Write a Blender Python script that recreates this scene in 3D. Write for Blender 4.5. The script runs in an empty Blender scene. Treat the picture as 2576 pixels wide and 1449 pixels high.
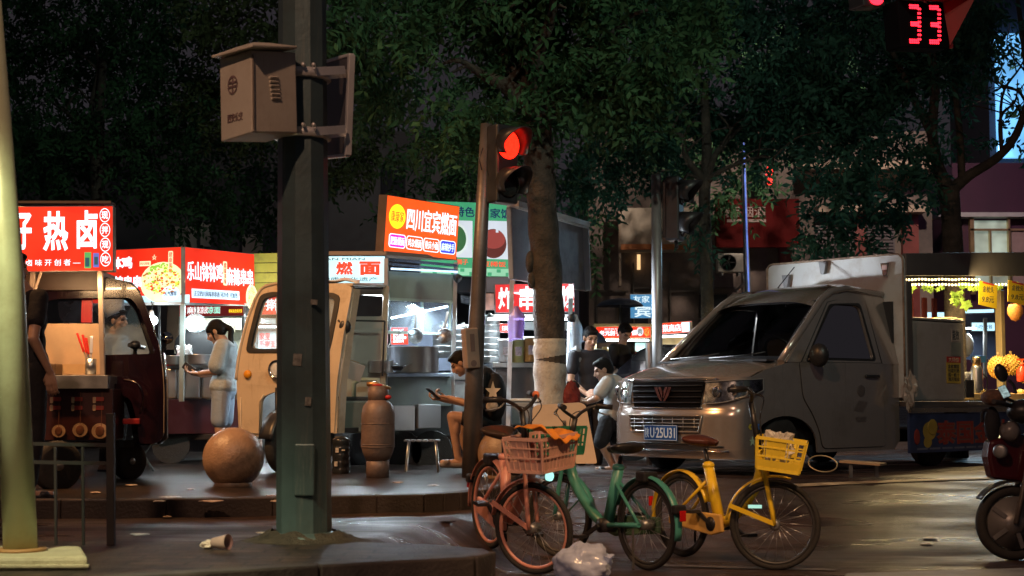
import bpy, math, random
import numpy as np
from mathutils import Vector, Matrix, Quaternion, noise
random.seed(7); RNG = np.random.default_rng(7)
R_ = math.radians
SC = bpy.context.scene
COL = SC.collection
# ------------------------------------------------------------------ camera
FPX = 3721.0                      # focal length in units of a 2576 px wide picture
PIT = math.atan((1000 - 724.5) / FPX)
CAMH = 1.15
cam = bpy.data.cameras.new('camera'); cam_o = bpy.data.objects.new('camera', cam); COL.objects.link(cam_o)
cam.sensor_width = 36; cam.lens = FPX / 2576 * 36
cam_o.location = (0, 0, CAMH); cam_o.rotation_euler = (R_(90) + PIT, 0, 0)
cam.clip_start = .1; cam.clip_end = 500
cam.dof.use_dof = True; cam.dof.focus_distance = 14.5; cam.dof.aperture_fstop = 3.6
SC.camera = cam_o
# ------------------------------------------------------------------ world, sun (moon-weak), exposure
W = bpy.data.worlds.new('World'); SC.world = W; W.use_nodes = True
nt = W.node_tree; bg = nt.nodes['Background']
bg.inputs[0].default_value = (.95, .84, 1, 1); bg.inputs[1].default_value = .017      # an even, dim night sky over the city
sl = bpy.data.lights.new('moon', 'SUN'); sl.energy = .006; sl.angle = R_(.5); sl.color = (.8, .88, 1)
so = bpy.data.objects.new('moon', sl); COL.objects.link(so); so.rotation_euler = (R_(40), 0, R_(150))
SC.view_settings.view_transform = 'Standard'; SC.view_settings.look = 'None'
SC.view_settings.exposure = .5; SC.view_settings.gamma = 1
try:
    SC.cycles.use_denoising = True; SC.cycles.max_bounces = 6; SC.cycles.transparent_max_bounces = 8
    SC.cycles.sample_clamp_indirect = 4
except Exception: pass

def spot(name, loc, to, w, col, ang=120, blend=.6, r=.15):
    l = bpy.data.lights.new(name, 'SPOT'); l.energy = w; l.color = col; l.spot_size = R_(ang); l.spot_blend = blend; l.shadow_soft_size = r
    o = bpy.data.objects.new(name, l); COL.objects.link(o); o.location = loc
    o.rotation_euler = (Vector(to) - Vector(loc)).to_track_quat('-Z', 'Y').to_euler(); return o
def pointl(name, loc, w, col, r=.05):
    l = bpy.data.lights.new(name, 'POINT'); l.energy = w; l.color = col; l.shadow_soft_size = r
    o = bpy.data.objects.new(name, l); COL.objects.link(o); o.location = loc; return o
def areal(name, loc, to, w, col, sx, sy):
    l = bpy.data.lights.new(name, 'AREA'); l.energy = w; l.color = col; l.shape = 'RECTANGLE'; l.size = sx; l.size_y = sy
    o = bpy.data.objects.new(name, l); COL.objects.link(o); o.location = loc
    o.rotation_euler = (Vector(to) - Vector(loc)).to_track_quat('-Z', 'Y').to_euler(); return o
SODIUM = (1, .47, .17); COOL = (.82, .95, 1.0); WARM = (1, .78, .42)
# street lamps of the road (their masts stand outside the picture, builder below): light of each; the last is an added warm fill
LAMPS = [((-5.5, 10.5, 7.0), (-1.7, 13.6, .7), 1500, SODIUM), ((2.5, 4.5, 7.0), (.95, 9.9, .2), 1150, (1, .56, .26)), ((-3.2, .8, 8.0), (.2, 11.5, .6), 1000, (1, .56, .36))]
for i, (p, t, w, c) in enumerate(LAMPS): spot('street_or_fill_light', p, t, w, c, (62, 37, 70)[i], (.75, .7, .9)[i])
spot('unseen_spot', (3.5, 2.5, 10.5), (-.3, 16.0, 4.0), 1250, (.8, 1, .8), 50, 1)  # unseen spot tinted green, aimed at the tree crowns
spot('unseen_spot', (5.5, 19.5, 8.2), (4.2, 27, 3.4), 1500, (1, .8, .64), 105, .8)  # added unseen spot without a fixture, brightens the shop row
spot('purple_wall_fill', (11.5, 22, 7), (9.5, 28, 4.6), 60, (.7, .25, 1), 90, .8)  # purple spot added to brighten the corner building

# ------------------------------------------------------------------ pixel -> world
CP, SP = math.cos(PIT), math.sin(PIT)
def P(u, v, D):
    a = (u - 1288) / FPX; b = (724.5 - v) / FPX
    dy = CP - b * SP; dz = SP + b * CP; t = D / dy
    return Vector((a * t, D, CAMH + dz * t))
def sm(t): t = min(1, max(0, t)); return t * t * (3 - 2 * t)
def gz(x, y):
    e = y + 3.5 * min(1.6, max(0, .3 - x))
    z = .4 * sm((e - 10.9) / 3.0)
    return min(z, .4 - .1 * sm((.5 - x) / .8)) if y < 12 else z + (.0 if y < 20 else .01 * (y - 20))
def gp(u, v):
    """the ground point seen at a pixel"""
    D = 5.0
    while D < 40:
        p = P(u, v, D)
        if p.z <= gz(p.x, p.y): return p
        D += .01
    return p

# ------------------------------------------------------------------ materials
MATS = {}
def mat(name, col, rough=.6, metal=0.0, var=.12, scale=6, bump=0.0, bscale=60, coat=0.0, alpha=1.0, dirt=None, dscale=3, damt=.5, spec=.5):
    if name in MATS: return MATS[name]
    m = bpy.data.materials.new(name); m.use_nodes = True; t = m.node_tree; b = t.nodes['Principled BSDF']
    b.inputs['Roughness'].default_value = rough; b.inputs['Metallic'].default_value = metal
    b.inputs['Coat Weight'].default_value = coat; b.inputs['Alpha'].default_value = alpha
    b.inputs['Specular IOR Level'].default_value = spec
    co = t.nodes.new('ShaderNodeTexCoord'); n = t.nodes.new('ShaderNodeTexNoise'); n.inputs['Scale'].default_value = scale; n.inputs['Detail'].default_value = 6
    t.links.new(co.outputs['Object'], n.inputs['Vector'])
    r = t.nodes.new('ShaderNodeValToRGB'); t.links.new(n.outputs[0], r.inputs[0])
    r.color_ramp.elements[0].position = .3; r.color_ramp.elements[1].position = .7
    r.color_ramp.elements[0].color = [c * (1 - var) for c in col] + [1]; r.color_ramp.elements[1].color = [min(1, c * (1 + var)) for c in col] + [1]
    out = r.outputs[0]
    if dirt:
        n2 = t.nodes.new('ShaderNodeTexNoise'); n2.inputs['Scale'].default_value = dscale; n2.inputs['Detail'].default_value = 9; n2.inputs['Roughness'].default_value = .7
        t.links.new(co.outputs['Object'], n2.inputs['Vector'])
        r2 = t.nodes.new('ShaderNodeValToRGB'); t.links.new(n2.outputs[0], r2.inputs[0]); r2.color_ramp.elements[0].position = .48; r2.color_ramp.elements[1].position = .68
        r2.color_ramp.elements[0].color = (0, 0, 0, 1); r2.color_ramp.elements[1].color = (damt,) * 3 + (1,)
        mx = t.nodes.new('ShaderNodeMix'); mx.data_type = 'RGBA'; t.links.new(r2.outputs[0], mx.inputs[0]); t.links.new(out, mx.inputs[6]); mx.inputs[7].default_value = tuple(dirt) + (1,)
        out = mx.outputs[2]
    t.links.new(out, b.inputs['Base Color'])
    rr = t.nodes.new('ShaderNodeMapRange'); t.links.new(n.outputs[0], rr.inputs[0]); rr.inputs[3].default_value = max(.02, rough * .8); rr.inputs[4].default_value = min(1, rough * 1.25)
    t.links.new(rr.outputs[0], b.inputs['Roughness'])
    if bump:
        n3 = t.nodes.new('ShaderNodeTexNoise'); n3.inputs['Scale'].default_value = bscale; n3.inputs['Detail'].default_value = 4; t.links.new(co.outputs['Object'], n3.inputs['Vector'])
        bp = t.nodes.new('ShaderNodeBump'); bp.inputs['Strength'].default_value = bump; bp.inputs['Distance'].default_value = .02
        t.links.new(n3.outputs[0], bp.inputs['Height']); t.links.new(bp.outputs[0], b.inputs['Normal'])
    MATS[name] = m; return m
def em(name, col, s=1.0, var=.06, scale=3):
    if name in MATS: return MATS[name]
    m = bpy.data.materials.new(name); m.use_nodes = True; t = m.node_tree; b = t.nodes['Principled BSDF']
    b.inputs['Base Color'].default_value = [c * .5 for c in col] + [1]; b.inputs['Roughness'].default_value = .35
    b.inputs['Emission Color'].default_value = list(col) + [1]
    co = t.nodes.new('ShaderNodeTexCoord'); n = t.nodes.new('ShaderNodeTexNoise'); n.inputs['Scale'].default_value = scale
    t.links.new(co.outputs['Object'], n.inputs['Vector']); rr = t.nodes.new('ShaderNodeMapRange'); t.links.new(n.outputs[0], rr.inputs[0])
    rr.inputs[1].default_value = .3; rr.inputs[2].default_value = .7; rr.inputs[3].default_value = s * (1 - var); rr.inputs[4].default_value = s * (1 + var)
    t.links.new(rr.outputs[0], b.inputs['Emission Strength']); MATS[name] = m; return m
def glass(name, tint=(.9, .95, 1), clear=.8, rough=.05, dirt=.1):
    if name in MATS: return MATS[name]
    m = bpy.data.materials.new(name); m.use_nodes = True; t = m.node_tree; b = t.nodes['Principled BSDF']
    b.inputs['Base Color'].default_value = tuple(tint) + (1,); b.inputs['Roughness'].default_value = rough
    tr = t.nodes.new('ShaderNodeBsdfTransparent'); tr.inputs[0].default_value = tuple(tint) + (1,); mx = t.nodes.new('ShaderNodeMixShader')
    co = t.nodes.new('ShaderNodeTexCoord'); n = t.nodes.new('ShaderNodeTexNoise'); n.inputs['Scale'].default_value = 4; n.inputs['Detail'].default_value = 8
    t.links.new(co.outputs['Object'], n.inputs['Vector']); rr = t.nodes.new('ShaderNodeMapRange'); t.links.new(n.outputs[0], rr.inputs[0])
    rr.inputs[1].default_value = .4; rr.inputs[2].default_value = .75; rr.inputs[3].default_value = 1 - clear; rr.inputs[4].default_value = 1 - clear + dirt
    t.links.new(rr.outputs[0], mx.inputs[0]); t.links.new(tr.outputs[0], mx.inputs[1]); t.links.new(b.outputs[0], mx.inputs[2])
    t.links.new(mx.outputs[0], t.nodes['Material Output'].inputs[0]); MATS[name] = m; return m
def wglass(name, tint, refl=.9, rough=.07):
    if name in MATS: return MATS[name]
    m = bpy.data.materials.new(name); m.use_nodes = True; t = m.node_tree
    tr = t.nodes.new('ShaderNodeBsdfTransparent'); tr.inputs[0].default_value = tuple(tint) + (1,); gl = t.nodes.new('ShaderNodeBsdfGlossy'); gl.inputs['Roughness'].default_value = rough; gl.inputs['Color'].default_value = (refl, refl, refl, 1)
    fr = t.nodes.new('ShaderNodeFresnel'); fr.inputs[0].default_value = 1.5; mx = t.nodes.new('ShaderNodeMixShader')
    t.links.new(fr.outputs[0], mx.inputs[0]); t.links.new(tr.outputs[0], mx.inputs[1]); t.links.new(gl.outputs[0], mx.inputs[2]); t.links.new(mx.outputs[0], t.nodes['Material Output'].inputs[0]); MATS[name] = m; return m
def leafm(name, col, tl=.4):
    if name in MATS: return MATS[name]
    m = bpy.data.materials.new(name); m.use_nodes = True; t = m.node_tree
    d = t.nodes.new('ShaderNodeBsdfDiffuse'); tr = t.nodes.new('ShaderNodeBsdfTranslucent'); mx = t.nodes.new('ShaderNodeMixShader'); mx.inputs[0].default_value = tl
    co = t.nodes.new('ShaderNodeTexCoord'); n = t.nodes.new('ShaderNodeTexNoise'); n.inputs['Scale'].default_value = 3.5; n.inputs['Detail'].default_value = 8; t.links.new(co.outputs['Object'], n.inputs['Vector'])
    r = t.nodes.new('ShaderNodeValToRGB'); t.links.new(n.outputs[0], r.inputs[0]); r.color_ramp.elements[0].position = .35; r.color_ramp.elements[1].position = .68
    r.color_ramp.elements[0].color = [c * .55 for c in col] + [1]; r.color_ramp.elements[1].color = [c * 1.5 for c in col] + [1]
    for s in (d, tr): t.links.new(r.outputs[0], s.inputs[0])
    t.links.new(d.outputs[0], mx.inputs[1]); t.links.new(tr.outputs[0], mx.inputs[2]); t.links.new(mx.outputs[0], t.nodes['Material Output'].inputs[0]); MATS[name] = m; return m

# ------------------------------------------------------------------ mesh builder (world coordinates)
class MB:
    def __init__(s, T=None): s.Wp = None; s.v = []; s.f = []; s.mi = []; s.sm = []; s.T = T or Matrix()
    def add(s, vs, fs, mi=0, smooth=False):
        o = len(s.v); s.v += [s.T @ Vector(s.Wp(p) if s.Wp else p) for p in vs]
        s.f += [tuple(i + o for i in f) for f in fs]; s.mi += [mi] * len(fs); s.sm += [smooth] * len(fs); return s
    def box(s, c, size, rot=None, mi=0):
        h = Vector(size) / 2; c = Vector(c); Rm = rot.to_matrix() if rot is not None and not isinstance(rot, Matrix) else (rot or Matrix.Identity(3))
        vs = [c + Rm @ Vector((h.x * a, h.y * b, h.z * d)) for a in (-1, 1) for b in (-1, 1) for d in (-1, 1)]
        return s.add(vs, [(0, 1, 3, 2), (4, 6, 7, 5), (0, 4, 5, 1), (2, 3, 7, 6), (0, 2, 6, 4), (1, 5, 7, 3)], mi)
    def bar(s, p0, p1, w, h, mi=0, up=(0, 0, 1)):
        p0 = Vector(p0); p1 = Vector(p1); d = (p1 - p0); L = d.length; d.normalize(); up = Vector(up)
        if abs(d.dot(up)) > .98: up = Vector((1, 0, 0))
        x = d.cross(up).normalized(); z = x.cross(d)
        return s.box((p0 + p1) / 2, (w, L, h), Matrix((x, d, z)).transposed(), mi)
    def tube(s, pts, r, n=8, mi=0, cap=True, closed=False):
        pts = [Vector(p) for p in pts]; k = len(pts); rs = [float(q) for q in r] if isinstance(r, (list, tuple)) else [float(r)] * k
        vs = []; fs = []; u = None
        for i, p in enumerate(pts):
            if closed: d = pts[(i + 1) % k] - pts[i - 1]
            else: d = pts[min(i + 1, k - 1)] - pts[max(i - 1, 0)]
            d.normalize()
            if u is None: u = d.orthogonal().normalized()
            else:
                u = (u - d * u.dot(d))
                u = u.normalized() if u.length > 1e-6 else d.orthogonal().normalized()
            w = d.cross(u)
            vs += [p + rs[i] * (u * math.cos(2 * math.pi * j / n) + w * math.sin(2 * math.pi * j / n)) for j in range(n)]
        for i in range(k if closed else k - 1):
            a = i * n; b = ((i + 1) % k) * n
            fs += [(a + j, a + (j + 1) % n, b + (j + 1) % n, b + j) for j in range(n)]
        s.add(vs, fs, mi, True)
        if cap and not closed:
            o = len(s.v) - len(vs); s.f += [tuple(o + j for j in range(n))[::-1], tuple(o + (k - 1) * n + j for j in range(n))]; s.mi += [mi] * 2; s.sm += [False] * 2
        return s
    def cyl(s, p0, p1, r0, r1=None, n=16, mi=0): return s.tube([p0, p1], [r0, r0 if r1 is None else r1], n, mi)
    def lathe(s, prof, c=(0, 0, 0), n=24, mi=0, axis=None):
        q = Vector((0, 0, 1)).rotation_difference(Vector(axis)) if axis is not None else Quaternion()
        c = Vector(c); vs = []; fs = []
        for r, z in prof: vs += [c + q @ Vector((r * math.cos(2 * math.pi * j / n), r * math.sin(2 * math.pi * j / n), z)) for j in range(n)]
        for i in range(len(prof) - 1): fs += [(i * n + j, i * n + (j + 1) % n, (i + 1) * n + (j + 1) % n, (i + 1) * n + j) for j in range(n)]
        if prof[0][0] > 1e-4: fs.append(tuple(range(n))[::-1])
        if prof[-1][0] > 1e-4: fs.append(tuple((len(prof) - 1) * n + j for j in range(n)))
        return s.add(vs, fs, mi, True)
    def ell(s, c, rad, rot=None, n=14, m=10, mi=0):
        c = Vector(c); rad = (rad,) * 3 if isinstance(rad, (int, float)) else rad; vs = []; fs = []
        Rm = rot if rot is not None else Matrix.Identity(3)
        for i in range(m + 1):
            a = math.pi * i / m
            for j in range(n):
                b = 2 * math.pi * j / n; vs.append(c + Rm @ Vector((rad[0] * math.sin(a) * math.cos(b), rad[1] * math.sin(a) * math.sin(b), rad[2] * math.cos(a))))
        for i in range(m): fs += [(i * n + j, (i + 1) * n + j, (i + 1) * n + (j + 1) % n, i * n + (j + 1) % n) for j in range(n)]
        return s.add(vs, fs, mi, True)
    def poly(s, pts, mi=0): return s.add(pts, [tuple(range(len(pts)))], mi)
    def prism(s, pts, d, mi=0):
        d = Vector(d); n = len(pts); a = [Vector(p) for p in pts]
        return s.add(a + [p + d for p in a], [tuple(range(n))[::-1], tuple(range(n, 2 * n))] + [(i, (i + 1) % n, n + (i + 1) % n, n + i) for i in range(n)], mi)
    def disc(s, c, rx, ry, z=0, n=24, mi=0, a0=0, a1=2 * math.pi):
        return s.poly([(c[0] + rx * math.cos(a0 + (a1 - a0) * i / n), c[1] + ry * math.sin(a0 + (a1 - a0) * i / n), z) for i in range(n)], mi)
    def rrect(s, c, w, h, z=0, r=.3, mi=0, d=0):
        r = min(w, h) * r; pts = []
        for sx, sy, a in ((1, 1, 0), (-1, 1, 90), (-1, -1, 180), (1, -1, 270)):
            for k in range(5): pts.append((c[0] + sx * (w / 2 - r) + r * math.cos(R_(a + k * 22.5)), c[1] + sy * (h / 2 - r) + r * math.sin(R_(a + k * 22.5)), z))
        return s.prism(pts, (0, 0, d), mi) if d else s.poly(pts, mi)
    def grid(s, fn, nu, nv, mi=0, smooth=True, closeu=False):
        vs = [fn(i / nu, j / nv) for i in range(nu + (0 if closeu else 1)) for j in range(nv + 1)]; fs = []; k = nu if closeu else nu + 1
        for i in range(nu):
            for j in range(nv): a = i * (nv + 1) + j; b = ((i + 1) % k) * (nv + 1) + j; fs.append((a, b, b + 1, a + 1))
        return s.add(vs, fs, mi, smooth)
    def mesh(s, me, M, mi=0, smooth=False):
        return s.add([M @ v.co for v in me.vertices], [tuple(p.vertices) for p in me.polygons], mi, smooth)
    def build(s, name, mats, parent=None, loc=None, bevel=0, smooth=None, solid=0, seg=2):
        me = bpy.data.meshes.new(name)
        off = Vector((0, 0, 0)); q = parent
        while q is not None: off += q.location; q = q.parent
        if loc is not None: off = Vector(loc)
        me.from_pydata([v - off for v in s.v], [], s.f)
        mats = mats if isinstance(mats, (list, tuple)) else [mats]
        for m in mats: me.materials.append(m)
        me.polygons.foreach_set('material_index', s.mi); me.polygons.foreach_set('use_smooth', s.sm if smooth is None else [smooth] * len(s.f))
        me.update(); o = bpy.data.objects.new(name, me); COL.objects.link(o)
        if parent is not None: o.parent = parent
        elif loc is not None: o.location = off
        if solid: md = o.modifiers.new('s', 'SOLIDIFY'); md.thickness = solid; md.offset = 0
        if bevel: md = o.modifiers.new('b', 'BEVEL'); md.width = bevel; md.segments = seg; md.limit_method = 'ANGLE'; md.angle_limit = R_(40); md.harden_normals = False
        return o
def curve_mesh(cu):
    o = bpy.data.objects.new('tmp', cu); COL.objects.link(o); dg = bpy.context.evaluated_depsgraph_get(); dg.update()
    me = bpy.data.meshes.new_from_object(o.evaluated_get(dg)); bpy.data.objects.remove(o); bpy.data.curves.remove(cu); return me
TXT = {}
def text_mesh(body, bold):
    if (body, bold) in TXT: return TXT[(body, bold)]
    cu = bpy.data.curves.new('t', 'FONT'); cu.body = body; cu.resolution_u = 3; cu.extrude = .002
    if bold: cu.bevel_depth = bold; cu.bevel_resolution = 0
    me = curve_mesh(cu); TXT[(body, bold)] = me; return me
def put_text(mb, body, cx, cy, w, h, z=.006, bold=.0, mi=0, rot=0, shear=0):
    """text fitted into a w x h box centred at cx, cy in the plane of mb.T"""
    me = text_mesh(body, bold); n = len(me.vertices); a = np.empty(n * 3); me.vertices.foreach_get('co', a); a = a.reshape(n, 3)
    lo, hi = a.min(0), a.max(0); d = np.maximum(hi - lo, 1e-6); b = (a - (lo + hi) / 2) / d
    zz = np.where(a[:, 2] > 0, .0015, -.0015); c, s_ = math.cos(rot), math.sin(rot)
    x = b[:, 0] * w + shear * b[:, 1] * h; y = b[:, 1] * h
    mb.add([(cx + c * p - s_ * q, cy + s_ * p + c * q, z + r) for p, q, r in zip(x, y, zz)], [tuple(p.vertices) for p in me.polygons], mi)
def plate(mb, outer, holes, fn, thick=.01, bev=0, mi=0, smooth=False):
    """filled outline with holes, thickness thick, mapped by fn(x, y, z)"""
    cu = bpy.data.curves.new('t', 'CURVE'); cu.dimensions = '2D'; cu.fill_mode = 'BOTH'; cu.extrude = thick / 2; cu.bevel_depth = bev; cu.bevel_resolution = 1
    for ring in [outer] + list(holes):
        sp = cu.splines.new('POLY'); sp.points.add(len(ring) - 1); sp.use_cyclic_u = True
        for q, p in zip(sp.points, ring): q.co = (p[0], p[1], 0, 1)
    me = curve_mesh(cu); mb.add([fn(*v.co) for v in me.vertices], [tuple(p.vertices) for p in me.polygons], mi, smooth); bpy.data.meshes.remove(me)
def rounded(pts, r, k=4):
    """round the corners of a closed 2-D outline"""
    out = []; n = len(pts); rs = r if isinstance(r, (list, tuple)) else [r] * n
    for i in range(n):
        p = Vector(pts[i][:2]); a = Vector(pts[i - 1][:2]) - p; b = Vector(pts[(i + 1) % n][:2]) - p
        q = min(rs[i], a.length * .48, b.length * .48)
        if q < 1e-5: out.append(tuple(p)); continue
        A = p + a.normalized() * q; B = p + b.normalized() * q
        for j in range(k + 1): t = j / k; out.append(tuple((1 - t) ** 2 * A + 2 * t * (1 - t) * p + t * t * B))
    return out
def spline(pts, k=6):
    """Catmull-Rom through 3-D points"""
    pts = [Vector(p) for p in pts]; q = [2 * pts[0] - pts[1]] + pts + [2 * pts[-1] - pts[-2]]; out = []
    for i in range(1, len(q) - 2):
        a, b, c, d = q[i - 1:i + 3]
        for j in range(k): t = j / k; out.append(.5 * ((2 * b) + (c - a) * t + (2 * a - 5 * b + 4 * c - d) * t * t + (3 * b - a - 3 * c + d) * t ** 3))
    return out + [pts[-1]]
def tag(o, label=None, cat=None, group=None, kind=None):
    if label: o['label'] = label
    if cat: o['category'] = cat
    if group: o['group'] = group
    if kind: o['kind'] = kind
    return o
def thing(name, label, cat, loc, group=None):
    o = bpy.data.objects.new(name, None); COL.objects.link(o); o.location = loc; o.empty_display_size = .1
    return tag(o, label, cat, group)
def copy_thing(o, loc, label=None, parent=None):
    c = o.copy(); COL.objects.link(c)
    if parent is not None: c.parent = parent
    else: c.location = loc
    if label: c['label'] = label
    for ch in list(o.children): copy_thing(ch, None, None, c)
    return c
def frame(uL, vtL, vbL, DL, uR, vtR, DR):
    TL, TR, BL = P(uL, vtL, DL), P(uR, vtR, DR), P(uL, vbL, DL)
    x = TR - TL; Wd = x.length; x.normalize(); y = TL - BL; z = x.cross(y).normalized(); y2 = z.cross(x); Hh = y.dot(y2)
    c = TL + x * Wd / 2 - y2 * Hh / 2; M = Matrix((x, y2, z)).transposed().to_4x4(); M.translation = c
    return M, Wd, Hh
# ------------------------------------------------------------------ common materials
M_STEEL = mat('brushed_steel', (.55, .56, .57), .3, .9, .03, 2)
M_DSTEEL = mat('dull_steel', (.3, .31, .32), .42, .8, .2, 9)
M_CHROME = mat('chrome', (.75, .75, .77), .1, 1.0, .05)
M_BLACK = mat('black_rubber', (.018, .018, .02), .55, 0, .3, 12)
M_BPLAS = mat('black_plastic', (.022, .022, .025), .38, 0, .2, 9)
M_TYRE = mat('tyre', (.025, .024, .024), .8, 0, .3, 30, .3, 90)
M_GREYPL = mat('grey_plastic', (.25, .25, .26), .45)
M_WHITEPL = mat('white_plastic', (.72, .73, .74), .4, dirt=(.3, .26, .2), damt=.3)
M_TUBE = em('fluorescent_tube', (.85, .97, 1), 9, 0)
M_SIGNRED = em('lit_red_sign', (.88, .03, .01), .85, .3, 2.2)
M_SIGNWHITE = em('lit_white_lettering', (.72, .9, 1), 1.2, .03)
M_SIGNPALE = em('lit_pale_panel', (.5, .85, .95), .9, .2, 3)
M_REDLET = em('lit_red_lettering', (.85, .05, .02), .95)
M_YEL = em('lit_yellow', (.95, .82, .03), 1.0)
M_MAG = em('lit_magenta', (.75, .02, .5), .9)
M_BLU = em('lit_blue', (.04, .05, .7), .9)
M_ORA = em('lit_orange', (.95, .35, .05), .9)
M_GRN = em('lit_green', (.15, .6, .05), .9)
M_CREAML = em('lit_cream', (.95, .78, .45), .9)
M_DKTXT = mat('dark_lettering', (.04, .05, .06), .6)
M_INK = em('lit_navy_lettering', (.02, .05, .15), .4)
SKIN = mat('skin', (.42, .25, .17), .5, 0, .08, 14)
HAIR = mat('black_hair', (.009, .008, .008), .55, 0, .3, 60, .5, 120, spec=.15)

# ------------------------------------------------------------------ ground
def kerbline(x): return 10.5 + .085 * max(0, x + 3.4) ** 2   # near edge of the far pavement
road = mat('wet_asphalt', (.056, .034, .028), .42, 0, .4, 2.2, .35, 70, dirt=(.02, .02, .021), dscale=1.1, damt=.9)
def asphalt():
    m = MATS['wet_asphalt']; t = m.node_tree; b = t.nodes['Principled BSDF']
    co = t.nodes.new('ShaderNodeTexCoord'); mp = t.nodes.new('ShaderNodeMapping'); mp.inputs['Scale'].default_value = (.35, 1.6, 1); t.links.new(co.outputs['Object'], mp.inputs[0])
    n = t.nodes.new('ShaderNodeTexNoise'); n.inputs['Scale'].default_value = 1.6; n.inputs['Detail'].default_value = 5; t.links.new(mp.outputs[0], n.inputs['Vector'])
    r = t.nodes.new('ShaderNodeMapRange'); r.inputs[1].default_value = .38; r.inputs[2].default_value = .62; r.inputs[3].default_value = .24; r.inputs[4].default_value = .66
    t.links.new(n.outputs[0], r.inputs[0]); t.links.new(r.outputs[0], b.inputs['Roughness'])
asphalt()
def speckle(m, amt=.5, s1=9, s2=140):
    t = m.node_tree; b = t.nodes['Principled BSDF']; l = b.inputs['Base Color'].links[0].from_socket; co = t.nodes.new('ShaderNodeTexCoord')
    for s, lo in ((s1, 1 - amt), (s2, 1 - amt * .9)):
        n = t.nodes.new('ShaderNodeTexNoise'); n.inputs['Scale'].default_value = s; n.inputs['Detail'].default_value = 6; n.inputs['Roughness'].default_value = .65; t.links.new(co.outputs['Object'], n.inputs['Vector'])
        r = t.nodes.new('ShaderNodeMapRange'); r.inputs[1].default_value = .36; r.inputs[2].default_value = .62; r.inputs[3].default_value = lo; r.inputs[4].default_value = 1.25; t.links.new(n.outputs[0], r.inputs[0])
        mx = t.nodes.new('ShaderNodeMix'); mx.data_type = 'RGBA'; mx.blend_type = 'MULTIPLY'; mx.inputs[0].default_value = 1; t.links.new(l, mx.inputs[6]); t.links.new(r.outputs[0], mx.inputs[7]); l = mx.outputs[2]
    t.links.new(l, b.inputs['Base Color'])
speckle(road, .55, 5, 90)
mb = MB()
xs = np.concatenate([np.linspace(-80, -6, 12), np.linspace(-5.5, 6, 60), np.linspace(7, 80, 12)]); ys = np.concatenate([np.linspace(-12, 7, 8), np.linspace(7.4, 16, 60), np.linspace(16.5, 120, 22)])
nx, ny = len(xs), len(ys)
mb.add([(x, y, gz(x, y) + random.uniform(-.004, .004) * (7 < y < 16)) for x in xs for y in ys], [(i * ny + j, (i + 1) * ny + j, (i + 1) * ny + j + 1, i * ny + j + 1) for i in range(nx - 1) for j in range(ny - 1)], 0, True)
tag(mb.build('road', road), kind='structure')
# far pavement: slab with a rounded end near the traffic light
pav = mat('pavement_slabs', (.042, .027, .021), .33, 0, .3, 3, .25, 40, dirt=(.03, .028, .028), dscale=1.7, damt=.9)
def slabs(m, sx, sy, dark=.45):
    t = m.node_tree; b = t.nodes['Principled BSDF']; l = b.inputs['Base Color'].links[0].from_socket
    co = t.nodes.new('ShaderNodeTexCoord'); br = t.nodes.new('ShaderNodeTexBrick'); br.inputs['Scale'].default_value = 1; br.inputs['Brick Width'].default_value = sx; br.inputs['Row Height'].default_value = sy; br.inputs['Mortar Size'].default_value = .012; br.inputs['Color1'].default_value = (1, 1, 1, 1); br.inputs['Color2'].default_value = (.62, .6, .6, 1); br.inputs['Mortar'].default_value = (dark * .5,) * 3 + (1,)
    t.links.new(co.outputs['Object'], br.inputs['Vector']); mx = t.nodes.new('ShaderNodeMix'); mx.data_type = 'RGBA'; mx.blend_type = 'MULTIPLY'; mx.inputs[0].default_value = 1; t.links.new(l, mx.inputs[6]); t.links.new(br.outputs[0], mx.inputs[7]); t.links.new(mx.outputs[2], b.inputs['Base Color'])
slabs(pav, .4, .2); speckle(pav, .6, 4, 80)
pts = []
for i in range(41): x = -30 + 29.0 * i / 40; pts.append((x, kerbline(x)))
for k in range(1, 9): a = R_(-80 + k * 10.0); pts.append((-.95 + .85 * math.cos(a), kerbline(-1) + 1.3 + 1.3 * math.sin(a)))
pts += [(.3, 16), (.6, 18), (.6, 60), (-30, 60)]
mb = MB(); top = [(x, y, max(.4, gz(x, y) + .0) + .012) for x, y in pts]
n = len(pts); mb.add(top + [(x, y, -.2) for x, y in pts], [tuple(range(n))] + [(i, n + i, n + (i + 1) % n, (i + 1) % n) for i in range(n)])
tag(mb.build('pavement', pav, bevel=.012), kind='structure')
kerbm = mat('kerb_stone', (.035, .025, .02), .55, 0, .25, 5, .3, 50)
mb = MB(); K = pts[20:52]
for i in range(len(K) - 1):
    a, b = Vector(K[i]), Vector(K[i + 1]); d = (b - a).normalized(); nn = Vector((d.y, -d.x)); q = [a + nn * .02, b + nn * .02, b - nn * .12, a - nn * .12]
    mb.prism([(p.x, p.y, -.1) for p in q], (0, 0, .53 + .004))
tag(mb.build('kerb', kerbm, bevel=.01), kind='structure')
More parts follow.
